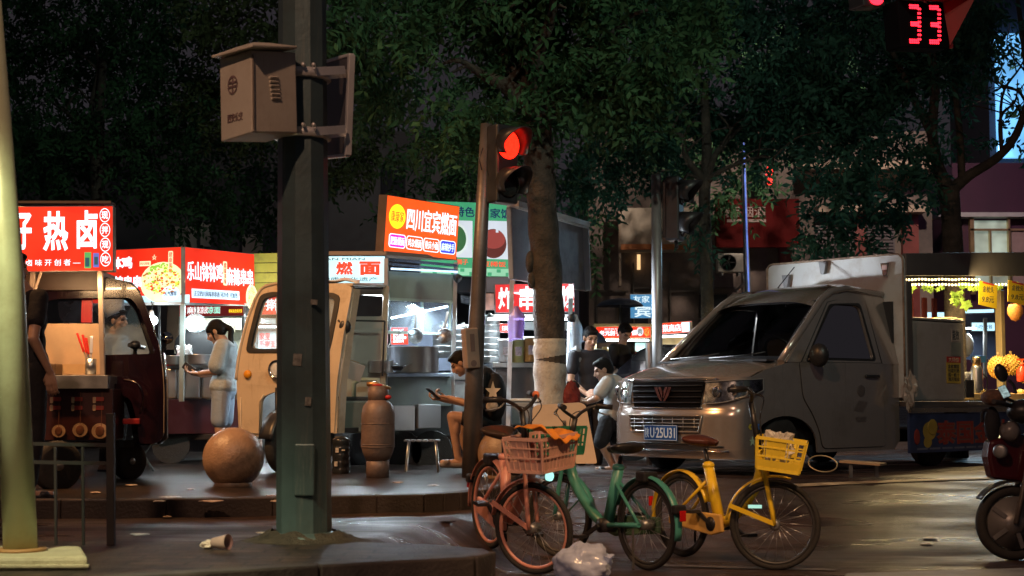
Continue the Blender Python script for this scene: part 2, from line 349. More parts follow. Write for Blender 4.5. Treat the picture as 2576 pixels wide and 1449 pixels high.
# near traffic island with the signal mast
isl = [P(-300, 1362, 8.68), P(500, 1357, 8.75), P(850, 1357, 8.75), P(1100, 1366, 8.55), P(1222, 1376, 8.32), P(1236, 1386, 8.15), P(1190, 1397, 7.9), P(800, 1418, 7.5), P(230, 1452, 6.95), P(-600, 1520, 6.0)]
ip = [(p.x, p.y) for p in isl]; n = len(ip); zt = lambda x, y: .17 if x > -50 else 0
mb = MB(); mb.add([(x, y, .312) for x, y in ip] + [(x, y, -.15) for x, y in ip], [tuple(range(n))[::-1]] + [(i, (i + 1) % n, n + (i + 1) % n, n + i) for i in range(n)])
isl_m = mat('island_paving', (.07, .043, .03), .55, 0, .4, 4, .4, 45, dirt=(.03, .026, .022), dscale=2.2, damt=.9); slabs(isl_m, .3, .15); speckle(isl_m, .65, 5, 80)
tag(mb.build('traffic_island', mat('island_paving', (.07, .043, .03), .55, 0, .4, 4, .4, 45, dirt=(.03, .026, .022), dscale=2.2, damt=.9), bevel=.015), kind='structure')
mb = MB()
for i in range(5, 9):
    a, b = Vector(ip[i]), Vector(ip[i + 1]); d = (b - a).normalized(); nn = Vector((-d.y, d.x)); L = (b - a).length; k = max(1, int(L / .6))
    if nn.dot(Vector((0, -1))) < 0: nn = -nn
    for j in range(k):
        p, q = a + d * (L * j / k + .004), a + d * (L * (j + 1) / k - .004)
        mb.prism([(p.x + nn.x * .03, p.y + nn.y * .03, -.1), (q.x + nn.x * .03, q.y + nn.y * .03, -.1), (q.x - nn.x * .1, q.y - nn.y * .1, -.1), (p.x - nn.x * .1, p.y - nn.y * .1, -.1)], (0, 0, .415))
tag(mb.build('island_kerb', mat('island_kerb_stone', (.07, .06, .055), .6, 0, .3, 6, .3, 50), bevel=.012), kind='structure')
# paving at the near right corner, and painted lines
mb = MB(); q = [P(2130, 1449, 9.3), P(2576, 1413, 9.6), P(2900, 1390, 9.8), P(2900, 1700, 5.5), P(1900, 1700, 5.5)]
mb.prism([(p.x, p.y, -.05) for p in q], (0, 0, .11))
tag(mb.build('near_pavement', mat('grey_paving', (.2, .22, .24), .6, 0, .3, 5, .3, 40)), kind='structure')
def paint(name, a, b, w, m, label=None):
    a, b = Vector(a), Vector(b); d = (b - a); k = max(2, int(d.length / .25)); d.normalize(); nn = Vector((-d.y, d.x, 0)) * w / 2; mb = MB(); vs = []
    for i in range(k + 1):
        p = a.lerp(b, i / k)
        for s_ in (-1, 1): x, y = p.x + nn.x * s_, p.y + nn.y * s_; vs.append((x, y, gz(x, y) + .009))
    mb.add(vs, [(2 * i, 2 * i + 2, 2 * i + 3, 2 * i + 1) for i in range(k)]); return tag(mb.build(name, m), kind='structure')
wl = mat('worn_road_paint', (.42, .36, .26), .6, 0, .5, 9)
paint('road_marking', P(1990, 1212, 13.3), P(2700, 1186, 14.0), .13, wl)
paint('road_marking', P(1650, 1409, 10.2), P(2100, 1432, 9.95), .07, mat('worn_faint_paint', (.13, .12, .115), .6, 0, .5, 9))

# ------------------------------------------------------------------ back buildings
BD = 27.0
def rect(mb, u0, v0, u1, v1, D, th=.1, mi=0, D1=None):
    M, w, h = frame(u0, v0, v1, D, u1, v0, D if D1 is None else D1); T = mb.T; mb.T = M; mb.box((0, 0, -th / 2), (w, h, th), None, mi); mb.T = T
bz = gz(0, 27)
b = thing('shop_building', 'low brown shop row with shutters and dark red columns behind the truck', 'building', (4.5, 27, bz))
mb = MB(); rect(mb, 1480, 330, 2340, 1010, 27, 4); mb.build('wall', mat('brown_wall', (.17, .13, .115), .8, 0, .35, 1.2, .2, 20, dirt=(.04, .035, .035), dscale=.7, damt=.8), b)
for u0, u1, c in ((1960, 1990, 0), (2150, 2178, 1), (2270, 2310, 1)):
    mb = MB(); rect(mb, u0, 530, u1, 1000, 26.85, .3); mb.build('column', mat('red_column', (.16, .03, .025), .5, 0, .2, 4), b)
mb = MB(); rect(mb, 2050, 545, 2250, 760, 26.95, .06)
for i in range(26): rect(mb, 2052, 549 + i * 8, 2248, 554 + i * 8, 26.88, .03)
mb.build('roller_shutter', mat('shutter', (.1, .085, .09), .5, .3, .2, 5), b)
mb = MB(); rect(mb, 2020, 405, 2360, 425, 26.2, 1.2); rect(mb, 2020, 430, 2360, 436, 26.4, .9); mb.build('cornice', mat('pale_cornice', (.34, .26, .2), .7, 0, .3, 3), b)
mb = MB(); rect(mb, 2060, 515, 2330, 533, 26.5, .5); mb.build('ledge', mat('pale_cornice', (.34, .26, .2)), b)
mb = MB()
for i in range(5): rect(mb, 1500 + i * 92, 730 - 8 * (i % 2), 1580 + i * 92, 734 - 8 * (i % 2), 26.9, .06); rect(mb, 1500 + i * 92, 660, 1504 + i * 92, 1000, 26.92, .05)
mb.build('wall_trim', mat('dark_trim', (.09, .075, .065), .7), b)
mb = MB(); rect(mb, 1603, 640, 1611, 678, 26.9, .05); mb.build('lit_slit_window', em('slit_light', (1, .62, .28), .8), b)
for u0, v0 in ((1660, 430), (2130, 470), (1560, 760), (1760, 740)):
    mb = MB(); rect(mb, u0, v0, u0 + 70, v0 + 60, 26.93, .05); w = mb.build('window', mat('dark_window', (.02, .022, .028), .12), b)
    mb = MB()
    for q in ((u0 - 3, v0 - 3, u0 + 73, v0), (u0 - 3, v0 + 60, u0 + 73, v0 + 63), (u0 + 33, v0, u0 + 36, v0 + 60)): rect(mb, *q, 26.88, .06)
    mb.build('frame', mat('dark_trim', (.09, .075, .065)), w)
s = thing('shop_sign', 'large pale blank shop board with an orange lower band, behind the second signal', 'sign', P(1650, 640, 26.5))
mb = MB(); rect(mb, 1562, 523, 1742, 634, 26.5, .15); mb.build('board', mat('pale_board', (.4, .34, .27), .6, 0, .15, 2, dirt=(.2, .17, .14), damt=.5), s)
mb = MB(); rect(mb, 1562, 614, 1742, 628, 26.4, .04); mb.build('orange_band', mat('orange_band', (.45, .15, .04), .6), s)
mb = MB(); rect(mb, 1556, 520, 1562, 720, 26.5, .15); rect(mb, 1742, 520, 1747, 640, 26.5, .15); mb.build('frame', mat('pale_cornice', (.34, .26, .2)), s)
s = thing('shop_sign', 'long dark red shop board with faint pale lettering above the air conditioner', 'sign', P(1900, 620, 26.4))
M, w, h = frame(1800, 500, 622, 26.4, 2010, 500, 26.4)
mb = MB(M); mb.box((0, 0, -.06), (w, h, .12)); mb.build('board', mat('red_board', (.085, .007, .007), .8, 0, .15, 2, spec=.1), s)
mb = MB(M); put_text(mb, '精品烟酒', -.28, .2, .85, .2, .008, .01); mb.box((-.2, .04, .005), (.7, .05, .01)); mb.build('lettering', mat('faded_white', (.32, .25, .23), .7), s)
ac = thing('air_conditioner', 'boxy pale outdoor air conditioner with round fan on the brown wall', 'air conditioner', P(1837, 685, 26.3))
M, w, h = frame(1806, 637, 684, 26.3, 1870, 637, 26.3); mb = MB(M); mb.box((0, 0, -.15), (w, h, .3)); mb.build('casing', mat('ac_casing', (.6, .56, .5), .5, dirt=(.2, .16, .13), damt=.5), ac, bevel=.015)
mb = MB(M); mb.lathe([(.15, 0), (.15, .012), (.13, .014), (.13, 0)], (-.05, 0, .002), 24)
for i in range(5): a = i * 1.256; mb.tube([(-.05, 0, .008), (-.05 + .12 * math.cos(a), .12 * math.sin(a), .012)], .018, 5)
mb.build('fan', mat('dark_fan', (.05, .05, .05), .5), ac)
mb = MB(M); mb.box((-.15, -h / 2 - .03, -.15), (.03, .06, .3)); mb.box((.15, -h / 2 - .03, -.15), (.03, .06, .3)); mb.tube([(.2, -.2, 0), (.25, -.35, 0), (.1, -.5, -.1)], .025, 6); mb.build('bracket', M_DSTEEL, ac)
b = thing('corner_building', 'purple lit building with a glazed ground floor, at the street corner', 'building', (9, 28, bz))
mb = MB(); rect(mb, 2395, 410, 3000, 1000, 28, 4); mb.build('wall', mat('purple_render', (.045, .008, .03), .6, 0, .2, 1.5), b)
mb = MB(); rect(mb, 2360, 534, 2900, 545, 27.7, .5); mb.build('ledge', mat('pale_ledge', (.4, .38, .4), .5), b)
mb = MB(); rect(mb, 2450, 555, 2536, 720, 27.9, .06); mb.build('shop_window', em('shop_glow', (.5, .6, .5), .3, .7, 2.5), b)
mb = MB(); rect(mb, 2440, 548, 2450, 740, 27.8, .1); rect(mb, 2536, 548, 2541, 740, 27.8, .1); rect(mb, 2440, 575, 2600, 580, 27.8, .1); rect(mb, 2490, 580, 2494, 740, 27.8, .1); mb.build('window_frame', mat('brass_frame', (.5, .36, .16), .3, .8), b)
mb = MB(); rect(mb, 2545, 580, 2900, 740, 27.85, .05); mb.build('wall_panel', mat('pink_panel', (.3, .2, .2), .6), b)
b = thing('screen_tower', 'dark tower carrying a bright pale blue advertising screen behind the tree', 'building', (11, 33, bz))
mb = MB(); rect(mb, 2480, -60, 3000, 1000, 33.4, 3); mb.build('wall', mat('tower_wall', (.05, .05, .07), .7), b)
def ledmat():
    m = em('led_screen', (.17, .52, 1), 1.05, .5, .8); return m
mb = MB(); rect(mb, 2507, 84, 2800, 395, 33, .2); mb.build('screen', ledmat(), b)
lz = P(2600, 240, 32.5); areal('screen_light', lz, (6, 17, 3), 260, (.45, .78, 1), 2.2, 2.6)
# dark block far left with dim patches
b = thing('dark_apartment_block', 'dim grey apartment block barely visible behind the trees above the red stalls', 'building', (-6, 34, gz(0, 34)))
mb = MB(); rect(mb, -700, 330, 1400, 1000, 34, 6); mb.build('wall', mat('block_wall', (.06, .06, .07), .8, 0, .4, .5), b)
for u0, v0, u1, v1 in ((505, 560, 530, 620), (440, 570, 495, 625), (610, 590, 660, 640), (180, 560, 230, 625)):
    mb = MB(); rect(mb, u0, v0, u1, v1, 33.9, .05); mb.build('pale_wall_panel', mat('pale_patch', (.3, .27, .25), .8, 0, .3, 2), b)
for i in range(8):
    u0 = -60 + i * 170; mb = MB(); rect(mb, u0, 420, u0 + 60, 490, 33.95, .05); mb.build('window', mat('dark_window', (.02, .022, .028), .12), b)
# neon characters, blue lit mast
s = thing('neon_sign', 'two small red glowing characters stacked on a dark vertical board', 'sign', P(1935, 465, 26.2))
M, w, h = frame(1918, 415, 470, 26.2, 1952, 415, 26.2); mb = MB(M); mb.box((0, 0, -.05), (w, h, .1)); mb.build('board', M_BPLAS, s)
mb = MB(M); put_text(mb, '美', 0, .09, .14, .16, .006, .02); put_text(mb, '食', 0, -.1, .14, .16, .006, .02); mb.build('lettering', em('red_neon', (1, .03, .02), 2.2), s)
s = thing('lamp_mast', 'slim steel mast with a blue light strip behind the silver truck', 'lamp post', P(1874, 1000, 22) * 1)
s.location.z = gz(0, 22)
mb = MB(); mb.tube([P(1869, 330, 22), P(1876, 600, 22), P(1883, 760, 22), P(1886, 1150, 22)], [.03, .04, .055, .06], 10); mb.build('shaft', M_DSTEEL, s)
mb = MB(); a0 = P(1871, 350, 21.94); a1 = P(1884, 740, 21.92); mb.bar(a0, a1, .028, .02); mb.build('light_strip', em('blue_strip', (.15, .25, .8), .45, .7, 6), s)
# ------------------------------------------------------------------ street furniture
GP = mat('galvanised_pole', (.08, .128, .135), .42, .35, .18, 3, .08, 30, dirt=(.06, .066, .056), dscale=2.5, damt=.5)
# big eight-sided mast
D0 = 8.8
base = P(765, 1357, D0); base.z = .312
def streaks(m, col, lo=.56, hi=.7):
    t = m.node_tree; b = t.nodes['Principled BSDF']; l = b.inputs['Base Color'].links[0].from_socket; co = t.nodes.new('ShaderNodeTexCoord'); mp = t.nodes.new('ShaderNodeMapping'); mp.inputs['Scale'].default_value = (16, 16, 1.1); t.links.new(co.outputs['Object'], mp.inputs[0])
    n = t.nodes.new('ShaderNodeTexNoise'); n.inputs['Scale'].default_value = 1.3; n.inputs['Detail'].default_value = 9; n.inputs['Roughness'].default_value = .7; t.links.new(mp.outputs[0], n.inputs['Vector']); r = t.nodes.new('ShaderNodeMapRange'); r.inputs[1].default_value = lo; r.inputs[2].default_value = hi; t.links.new(n.outputs[0], r.inputs[0])
    mx = t.nodes.new('ShaderNodeMix'); mx.data_type = 'RGBA'; t.links.new(r.outputs[0], mx.inputs[0]); t.links.new(l, mx.inputs[6]); mx.inputs[7].default_value = tuple(col) + (1,); t.links.new(mx.outputs[2], b.inputs['Base Color'])
streaks(GP, (.15, .18, .17)); 
mast = thing('signal_mast', 'thick tapered grey-green steel mast rising from the near island, carrying a cabinet', 'pole', base)
mb = MB(); t = P(760, -60, D0); r1 = 60 / FPX * D0; r0 = 69 / FPX * D0
for k in range(1): mb.tube([base, t], [r0, r1], 10)
mb.sm = [False] * len(mb.f); mb.build('shaft', GP, mast, bevel=.012)
mb = MB(); mb.lathe([(r0 + .05, 0), (r0 + .05, .02), (r0 + .004, .05), (r0, .05)], base, 24); mb.build('base_plate', GP, mast)
mb = MB(); mound = lambda i, j: base + Vector((math.cos(6.283 * i) * (.16 + .16 * j) * (1 + .35 * noise.noise(Vector((3 * i, 2, 1)))) * 1.25, math.sin(6.283 * i) * (.16 + .14 * j), .05 * (1 - j) ** 1.5 * (1 + .7 * noise.noise(Vector((9 * math.cos(6.283 * i), 9 * math.sin(6.283 * i), 5 * j)))) + .004 - .01 * j))
mb.grid(mound, 40, 8, closeu=True); tag(mb.build('dirt', mat('mossy_dirt', (.045, .036, .026), .95, 0, .5, 14, .8, 60), None, base), 'mossy dirt heaped round the mast foot', None, None, 'stuff')
def band(v, D):
    mb = MB(); c = P(762, v, D); R = r0 * .97
    mb.lathe([(R, -.028), (R + .012, -.026), (R + .012, .026), (R, .028)], c, 28); q = P(872, v - 8, D + .12); mb.bar(c + Vector((R, -.05, 0)), q, .012, .05); mb.bar(c + Vector((R * .6, -R * .9, 0)), q + Vector((0, -.1, 0)), .01, .05)
    mb.lathe([(.012, 0), (.012, .03)], c + Vector((.03, -R - .02, .03)), 8, axis=(0, -1, 0)); mb.lathe([(.012, 0), (.012, .03)], c + Vector((.09, -R - .015, .03)), 8, axis=(0, -1, 0)); mb.build('clamp_band', mat('bright_band', (.8, .8, .78), .38, .55, .1), mast)
band(193, D0); band(341, D0)
hp = base + Vector((.02, -r0 - .0, .42)); mb = MB(); mb.box(hp, (.12, .02, .3)); mb.build('service_hatch', GP, mast, bevel=.008)
for v_, u_, w_, h_, cl in ((905, 748, .05, .07, (.3, .3, .27)), (1010, 775, .035, .05, (.22, .2, .17)), (760, 790, .04, .03, (.28, .26, .22))):
    q_ = P(u_, v_, D0 - .155); mb = MB(); mb.box(q_, (w_, .004, h_), Quaternion((0, 1, 0), R_(4))); mb.build('torn_sticker', mat('torn_sticker', (.2, .2, .18), .7, 0, .5, 40), mast)
s = thing('road_sign', 'road sign plate seen from its edge, clamped to the thick mast', 'sign', P(880, 400, D0 + .15))
M, w, h = frame(806, 160, 398, D0 + .55, 884, 138, D0 + .05); mb = MB(M); mb.box((0, 0, 0), (w, h, .02)); mb.build('plate', mat('sign_back', (.16, .15, .15), .4, .6, .2, 3), s, bevel=.006)
mb = MB(M); mb.box((w / 2, 0, 0), (.035, h, .04)); mb.box((0, h / 2, 0), (w, .02, .035)); mb.box((0, -h / 2, 0), (w, .02, .035)); mb.build('rim', mat('bright_band', (.8, .8, .78)), s, bevel=.004)
# cabinet
c = thing('control_cabinet', 'beige metal cabinet with sloped lid, louvres and faint printing, strapped to the thick mast', 'cabinet', P(650, 350, D0 - .3))
cb = mat('beige_cabinet', (.6, .55, .45), .5, 0, .08, 3, dirt=(.3, .22, .15), dscale=5, damt=.3); streaks(cb, (.34, .22, .13), .6, .75)
DA, DB_, DC = 8.52, 8.25, 8.55      # left edge, front corner, right edge
F = [P(552, 148, DA), P(632, 125, DB_), P(744, 132, DC)]; G = [P(556, 357, DA), P(634, 333, DB_), P(749, 335, DC)]
back = (F[0] + F[2]) - F[1]; backg = (G[0] + G[2]) - G[1]
mb = MB(); mb.add([F[0], F[1], F[2], back, G[0], G[1], G[2], backg], [(0, 1, 5, 4), (1, 2, 6, 5), (2, 3, 7, 6), (3, 0, 4, 7), (4, 5, 6, 7), (3, 2, 1, 0)]); mb.build('body', cb, c, bevel=.008)
L = [P(532, 146, DA - .06), P(634, 118, DB_ - .1), P(748, 122, DC - .04)]; L.append(L[0] + L[2] - L[1]); rg = [P(560, 128, DA + .0), P(620, 101, DB_ + .15), P(744, 114, DC + .1)]
mb = MB(); up = Vector((0, 0, .014)); ctr = (L[0] + L[1] + L[2] + L[3]) / 4
mb.add([p for p in L] + [p + up for p in L] + [ctr.lerp(p, .35) + Vector((0, 0, .052)) for p in L], [(0, 1, 5, 4), (1, 2, 6, 5), (2, 3, 7, 6), (3, 0, 4, 7), (4, 5, 9, 8), (5, 6, 10, 9), (6, 7, 11, 10), (7, 4, 8, 11), (8, 9, 10, 11), (3, 2, 1, 0)]); mb.build('lid', cb, c, bevel=.004)
def quad_frame(a, b, cc):   # a top-left, b top-right, cc bottom-left
    x = b - a; y = a - cc; W_ = x.length; x = x.normalized(); z = x.cross(y).normalized(); y2 = z.cross(x); M = Matrix((x, y2, z)).transposed().to_4x4(); M.translation = (a + b) / 2 + (cc - a) / 2; return M, W_, y.length
M, w, h = quad_frame(F[1], F[2], G[1]); mb = MB(M)
for i in range(6): mb.box((.0, .10 - i * .024 - .02, .006), (.07, .012, .014), Matrix.Rotation(R_(35), 3, 'X'))
mb.build('louvre', cb, c)
M, w, h = quad_frame(F[0], F[1], G[0]); mb = MB(M); pm = mat('faded_print', (.2, .13, .13), .6, 0, .4, 30)
mb.add([(p[0] * .055 - .03, p[1] * .055 + .07, .006) for k in range(40) for p in [(math.cos(k * math.pi / 20), math.sin(k * math.pi / 20)), (.8 * math.cos(k * math.pi / 20), .8 * math.sin(k * math.pi / 20))]], [(2 * k, 2 * ((k + 1) % 40), 2 * ((k + 1) % 40) + 1, 2 * k + 1) for k in range(40)])
mb.box((-.03, .085, .006), (.08, .012, .001)); mb.box((-.03, .06, .0055), (.09, .012, .001)); mb.box((-.03, .072, .005), (.012, .1, .001)); mb.build('emblem_print', pm, c); mb = MB(M); put_text(mb, '西安公交', -.0, -.12, .17, .05, .005, .01); mb.build('lettering', pm, c)
mb = MB(); mb.bar(F[1].lerp(G[1], .06) + Vector((.01, -.004, 0)), F[1].lerp(G[1], .97) + Vector((.01, -.004, 0)), .005, .005); mb.build('door_seam', mat('dark_seam', (.1, .07, .05), .7), c)
# thin second pole behind mast
s = thing('steel_post', 'slim bluish grey post standing close behind the thick mast', 'pole', P(714, 1000, 9.4)); s.location.z = .4
mb = MB(); mb.tube([Vector((s.location.x, 9.4, .3)), P(714, 335, 9.4)], .035, 12); mb.build('shaft', mat('bluish_steel', (.2, .23, .28), .35, .5), s)
mb = MB(); q = P(740, 410, 9.35); mb.box(q, (.05, .05, .06)); mb.tube([P(716, 345, 9.4), P(735, 380, 9.38), q], .018, 6); mb.build('cable_box', M_BPLAS, s, bevel=.006)
# left foreground pole on its concrete block
DL = 7.5
blk = thing('concrete_block', 'low pale yellowish concrete block under the leaning pole at the picture edge', 'concrete block', P(90, 1400, 7.5)); blk.location.z = .31
zt = .378
q = [P(-80, 1396, 7.26), P(222, 1394, 7.28), P(205, 1369, 7.8), P(-60, 1369, 7.8)]; q = [Vector((p.x, p.y, zt)) for p in q]
mb = MB(); mb.add(q + [Vector((p.x, p.y, .0)) for p in q], [(0, 1, 2, 3), (0, 4, 5, 1), (1, 5, 6, 2), (2, 6, 7, 3), (3, 7, 4, 0)]); conc = mat('pale_concrete', (.4, .37, .25), .7, 0, .2, 5, .3, 40, dirt=(.2, .17, .1), damt=.5)
mb.build('block', conc, blk, bevel=.02)
mb = MB(); mb.bar(q[0] + Vector((0, -.01, -.045)), q[1] + Vector((.01, -.01, -.045)), .02, .016); mb.build('moulding', conc, blk, bevel=.004)
s = thing('lamp_post', 'leaning pale green steel pole at the picture edge, standing on a concrete block', 'pole', Vector((P(52, 1385, 7.55).x, 7.55, zt)))
mb = MB(); mb.tube([s.location, P(22, 700, 7.55), P(-38, -40, 7.55)], [42 / FPX * 7.5, 38 / FPX * 7.5, 37 / FPX * 7.5], 24); mb.build('shaft', mat('pale_green_pole', (.5, .56, .36), .38, .2, .12, 4, dirt=(.3, .26, .12), damt=.4), s)
mb = MB(); mb.lathe([(.13, 0), (.13, .012), (.09, .016), (.085, .012)], s.location, 24); mb.build('base_flange', mat('rusty_flange', (.3, .16, .06), .6), s)
spot('unseen_spot', (-3.3, 5.2, 4.6), (-2.3, 7.5, .9), 700, (1, 1, .58), 30, .6)
# railing
DF = 8.5
s = thing('railing', 'thin dark street railing on the near island beside the pale green pole', 'railing', P(200, 1370, DF)); s.location.z = .312
rm = mat('dark_railing', (.035, .03, .03), .5, .3)
for u, w_ in ((280, 19), (141, 7), (210, 7)):
    p = P(u, 1370, DF); mb = MB(); tp = P(u - 2, 1040 if w_ > 10 else 1125, DF); mb.bar((p.x, DF, .312), tp, w_ / FPX * DF, w_ / FPX * DF); mb.build('post' if w_ > 10 else 'baluster', rm, s, bevel=.003)
for v in (1120, 1166):
    mb = MB(); mb.bar(P(60, v - 4, DF), P(285, v, DF), .016, .02); mb.build('rail', rm, s)
# stone balls
stone = mat('granite_ball', (.34, .22, .145), .36, 0, .2, 7, .25, 60, dirt=(.07, .04, .025), dscale=2.2, damt=.95)
def ball(p, r, label):
    s = thing('stone_bollard', label, 'bollard', p, 'stone ball bollards on the pavement')
    mb = MB(); mb.ell(p + Vector((0, 0, r * .93)), r, None, 40, 28); mb.build('ball', stone, s)
    mb = MB(); mb.lathe([(r * .62, -.01), (r * .62, .035), (r * .5, .05)], p, 28); mb.build('foot', stone, s)
p = P(586, 1222, 12.4); p.z = .412; ball(p, 76 / FPX * 12.4, 'orange lit granite ball bollard in front of the cream tricycle')
p = P(1268, 1195, 13.6); p.z = .412; ball(p, 66 / FPX * 13.6, 'granite ball bollard half hidden behind the pink bicycle basket')
# signals
def signal_head(s, uL, uR, vt, vb, D, lit, px=1, depth=.2, visor=.2, ang=0):
    """dark two-lamp box; lamps face (sin ang, -cos ang)"""
    c = (P(uL, vt, D) + P(uR, vb, D)) / 2; h = P(uL, vt, D).z - P(uL, vb, D).z; w = h * .36
    Rm = Matrix.Rotation(R_(ang), 4, 'Z'); M = Matrix.Translation(c) @ Rm
    mb = MB(M); mb.box((0, .03, 0), (w, .16, h)); mb.box((0, .12, 0), (w * .8, .06, h * .92)); mb.build('housing', M_BPLAS, s, bevel=.02)
    for i, z in enumerate((h * .25, -h * .25)):
        r = h * .19; mb = MB(M); mb.lathe([(0, .035), (r * .5, .03), (r * .85, .015), (r, 0)], (0, -.052, z), 28, axis=(0, -1, 0))
        ln = mb.build('lamp', em('red_signal_lamp', (1, .012, .004), 3.2, .25, 55) if lit == i else mat('unlit_lamp', (.03, .03, .03), .15), s)
        mb = MB(M); a0, a1 = R_(-35), R_(215); vs = []; N = 24
        for k in range(N + 1):
            a = a0 + (a1 - a0) * k / N; L = visor * (.45 + .55 * max(0, math.sin(a)))
            vs += [(1.06 * r * math.cos(a), -.05, z + 1.06 * r * math.sin(a)), (1.1 * r * math.cos(a), -.05 - L, z - .02 + 1.1 * r * math.sin(a))]
        mb.add(vs, [(2 * k, 2 * k + 2, 2 * k + 3, 2 * k + 1) for k in range(N)], 0, True); mb.build('visor', M_BPLAS, s, solid=.008)
    return c
DS = 13.7
s = thing('traffic_light', 'traffic light showing red on a worn grey pole in front of the whitewashed tree', 'traffic light', P(1186, 1190, DS)); s.location.z = .412
mb = MB(); mb.tube([Vector((P(1186, 1190, DS).x, DS, .4)), P(1194, 930, DS), P(1207, 650, DS), P(1224, 312, DS)], [25 / FPX * DS, 23 / FPX * DS, 18 / FPX * DS, 15 / FPX * DS], 18); mb.build('pole', mat('worn_pole', (.13, .11, .105), .4, .4, .25, 4, .1, 40, dirt=(.09, .06, .05), damt=.6), s)
signal_head(s, 1228, 1310, 316, 512, DS - .05, 0, ang=42, visor=.26)
mb = MB(); mb.bar(P(1222, 340, DS), P(1262, 345, DS), .03, .03); mb.build('bracket', M_BPLAS, s); mb = MB(); mb.bar(P(1216, 490, DS), P(1262, 492, DS), .03, .03); mb.build('bracket', M_BPLAS, s); mb = MB(); mb.tube([P(1215, 372, DS - .1), P(1205, 400, DS - .1), P(1212, 428, DS - .12)], .006, 5); mb.build('wire', M_BPLAS, s)
mb = MB(); M, w, h = frame(1169, 826, 928, DS - .16, 1203, 824, DS - .1); mb.T = M; mb.box((0, 0, -.05), (w, h, .1)); mb.build('crossing_button_box', mat('button_box', (.34, .25, .2), .45, .2), s, bevel=.012)
mb = MB(M); mb.rrect((0, -.14), .06, .06, .002, .5); mb.box((.0, .05, .002), (.045, .16, .003)); mb.build('button', mat('button_plate', (.16, .11, .1), .4), s)
pointl('red_signal_glow', P(1292, 372, DS - .42), 1.6, (1, .03, .01), .04)
DS2 = 16.2
s = thing('traffic_light', 'unlit traffic light seen from the side on a straight grey pole behind the truck nose', 'traffic light', P(1654, 1000, DS2)); s.location.z = .4
mb = MB(); mb.tube([Vector((P(1654, 1000, DS2).x, DS2, .4)), P(1651, 440, DS2)], 13 / FPX * DS2, 14); mb.build('pole', mat('grey_pole', (.3, .3, .31), .38, .5, .2, 4), s)
signal_head(s, 1672, 1735, 446, 606, DS2, 5, ang=70, visor=.24)
mb = MB(); mb.bar(P(1652, 470, DS2), P(1690, 470, DS2), .03, .03); mb.build('bracket', M_BPLAS, s); mb = MB(); mb.bar(P(1652, 585, DS2), P(1690, 588, DS2), .03, .03); mb.build('bracket', M_BPLAS, s); mb = MB(); mb.tube([P(1700, 600, DS2), P(1703, 625, DS2)], .02, 6); mb.build('cable_gland', M_BPLAS, s)
s = thing('bollard', 'short round steel bollard beside the second signal pole', 'bollard', P(1635, 925, 16.6)); s.location.z = .4
mb = MB(); r = 11 / FPX * 16.6; mb.lathe([(r, .0), (r, P(1635, 866, 16.6).z - .4), (r * .8, P(1635, 860, 16.6).z - .4), (0, P(1635, 859, 16.6).z - .4)], s.location, 18); mb.build('post', M_DSTEEL, s)
# countdown signal, top right
DC = 12.5
s = thing('countdown_signal', 'overhead signal countdown showing 33 in red dots', 'traffic light', P(2320, 100, DC))
M, w, h = frame(2258, 0, 118, DC, 2384, 6, DC + .25); mb = MB(M); mb.box((0, 0, -.1), (w, h, .2)); mb.build('housing', mat('matt_black', (.004, .004, .005), .9, spec=.05), s, bevel=.01)
seg7 = [((-1, 1), (1, 1)), ((1, 1), (1, 0)), ((1, 0), (1, -1)), ((-1, -1), (1, -1)), ((-.7, 0), (1, 0))]
for cx in (-w * .22, w * .18):
    mb = MB(M)
    for a, b in seg7:
        L = (Vector(b) - Vector(a)).length; k = 4 if L < 1.5 else 5
        for i in range(k):
            for j in (-.5, .5):
                q = Vector(a).lerp(Vector(b), .12 + .76 * i / (k - 1)); vert = a[0] == b[0]
                mb.disc((cx + q.x * .058 + (j * .02 if vert else 0) + q.y * .014, q.y * h * .37 + (0 if vert else j * .02)), .011, .011, .006, 8)
    mb.build('digit', em('red_dots', (1, .015, .03), 3.5, .15, 60), s)
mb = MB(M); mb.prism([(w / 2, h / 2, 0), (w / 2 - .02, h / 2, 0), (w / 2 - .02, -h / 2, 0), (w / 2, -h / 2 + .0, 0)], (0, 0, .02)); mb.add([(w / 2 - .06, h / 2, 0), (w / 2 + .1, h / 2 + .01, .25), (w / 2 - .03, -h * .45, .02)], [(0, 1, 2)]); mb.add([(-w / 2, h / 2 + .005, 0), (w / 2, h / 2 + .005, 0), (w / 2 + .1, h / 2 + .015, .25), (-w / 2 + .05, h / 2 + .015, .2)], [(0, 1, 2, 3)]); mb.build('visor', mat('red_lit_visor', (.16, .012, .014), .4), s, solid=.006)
M2, w2, h2 = frame(2160, -120, 14, DC - .1, 2215, -118, DC); mb = MB(M2); mb.box((0, 0, -.1), (w2, h2, .2)); mb.build('lamp_housing', M_BPLAS, s, bevel=.01)
mb = MB(M2); mb.disc((.02, -h2 * .38), .075, .05, .008); mb.build('lamp', MATS['red_dots'], s)
mb = MB(); mb.tube([P(2200, -60, DC + .15), P(2700, -50, DC + .3)], .06, 12); mb.build('mast_arm', M_DSTEEL, s)
mb = MB(); mb.tube([P(2330, -60, DC + .2), P(2325, 10, DC + .15)], .025, 8); mb.build('hanger', M_DSTEEL, s)
pointl('red_countdown_glow', P(2330, 55, DC - .35), .7, (1, .03, .03), .06)
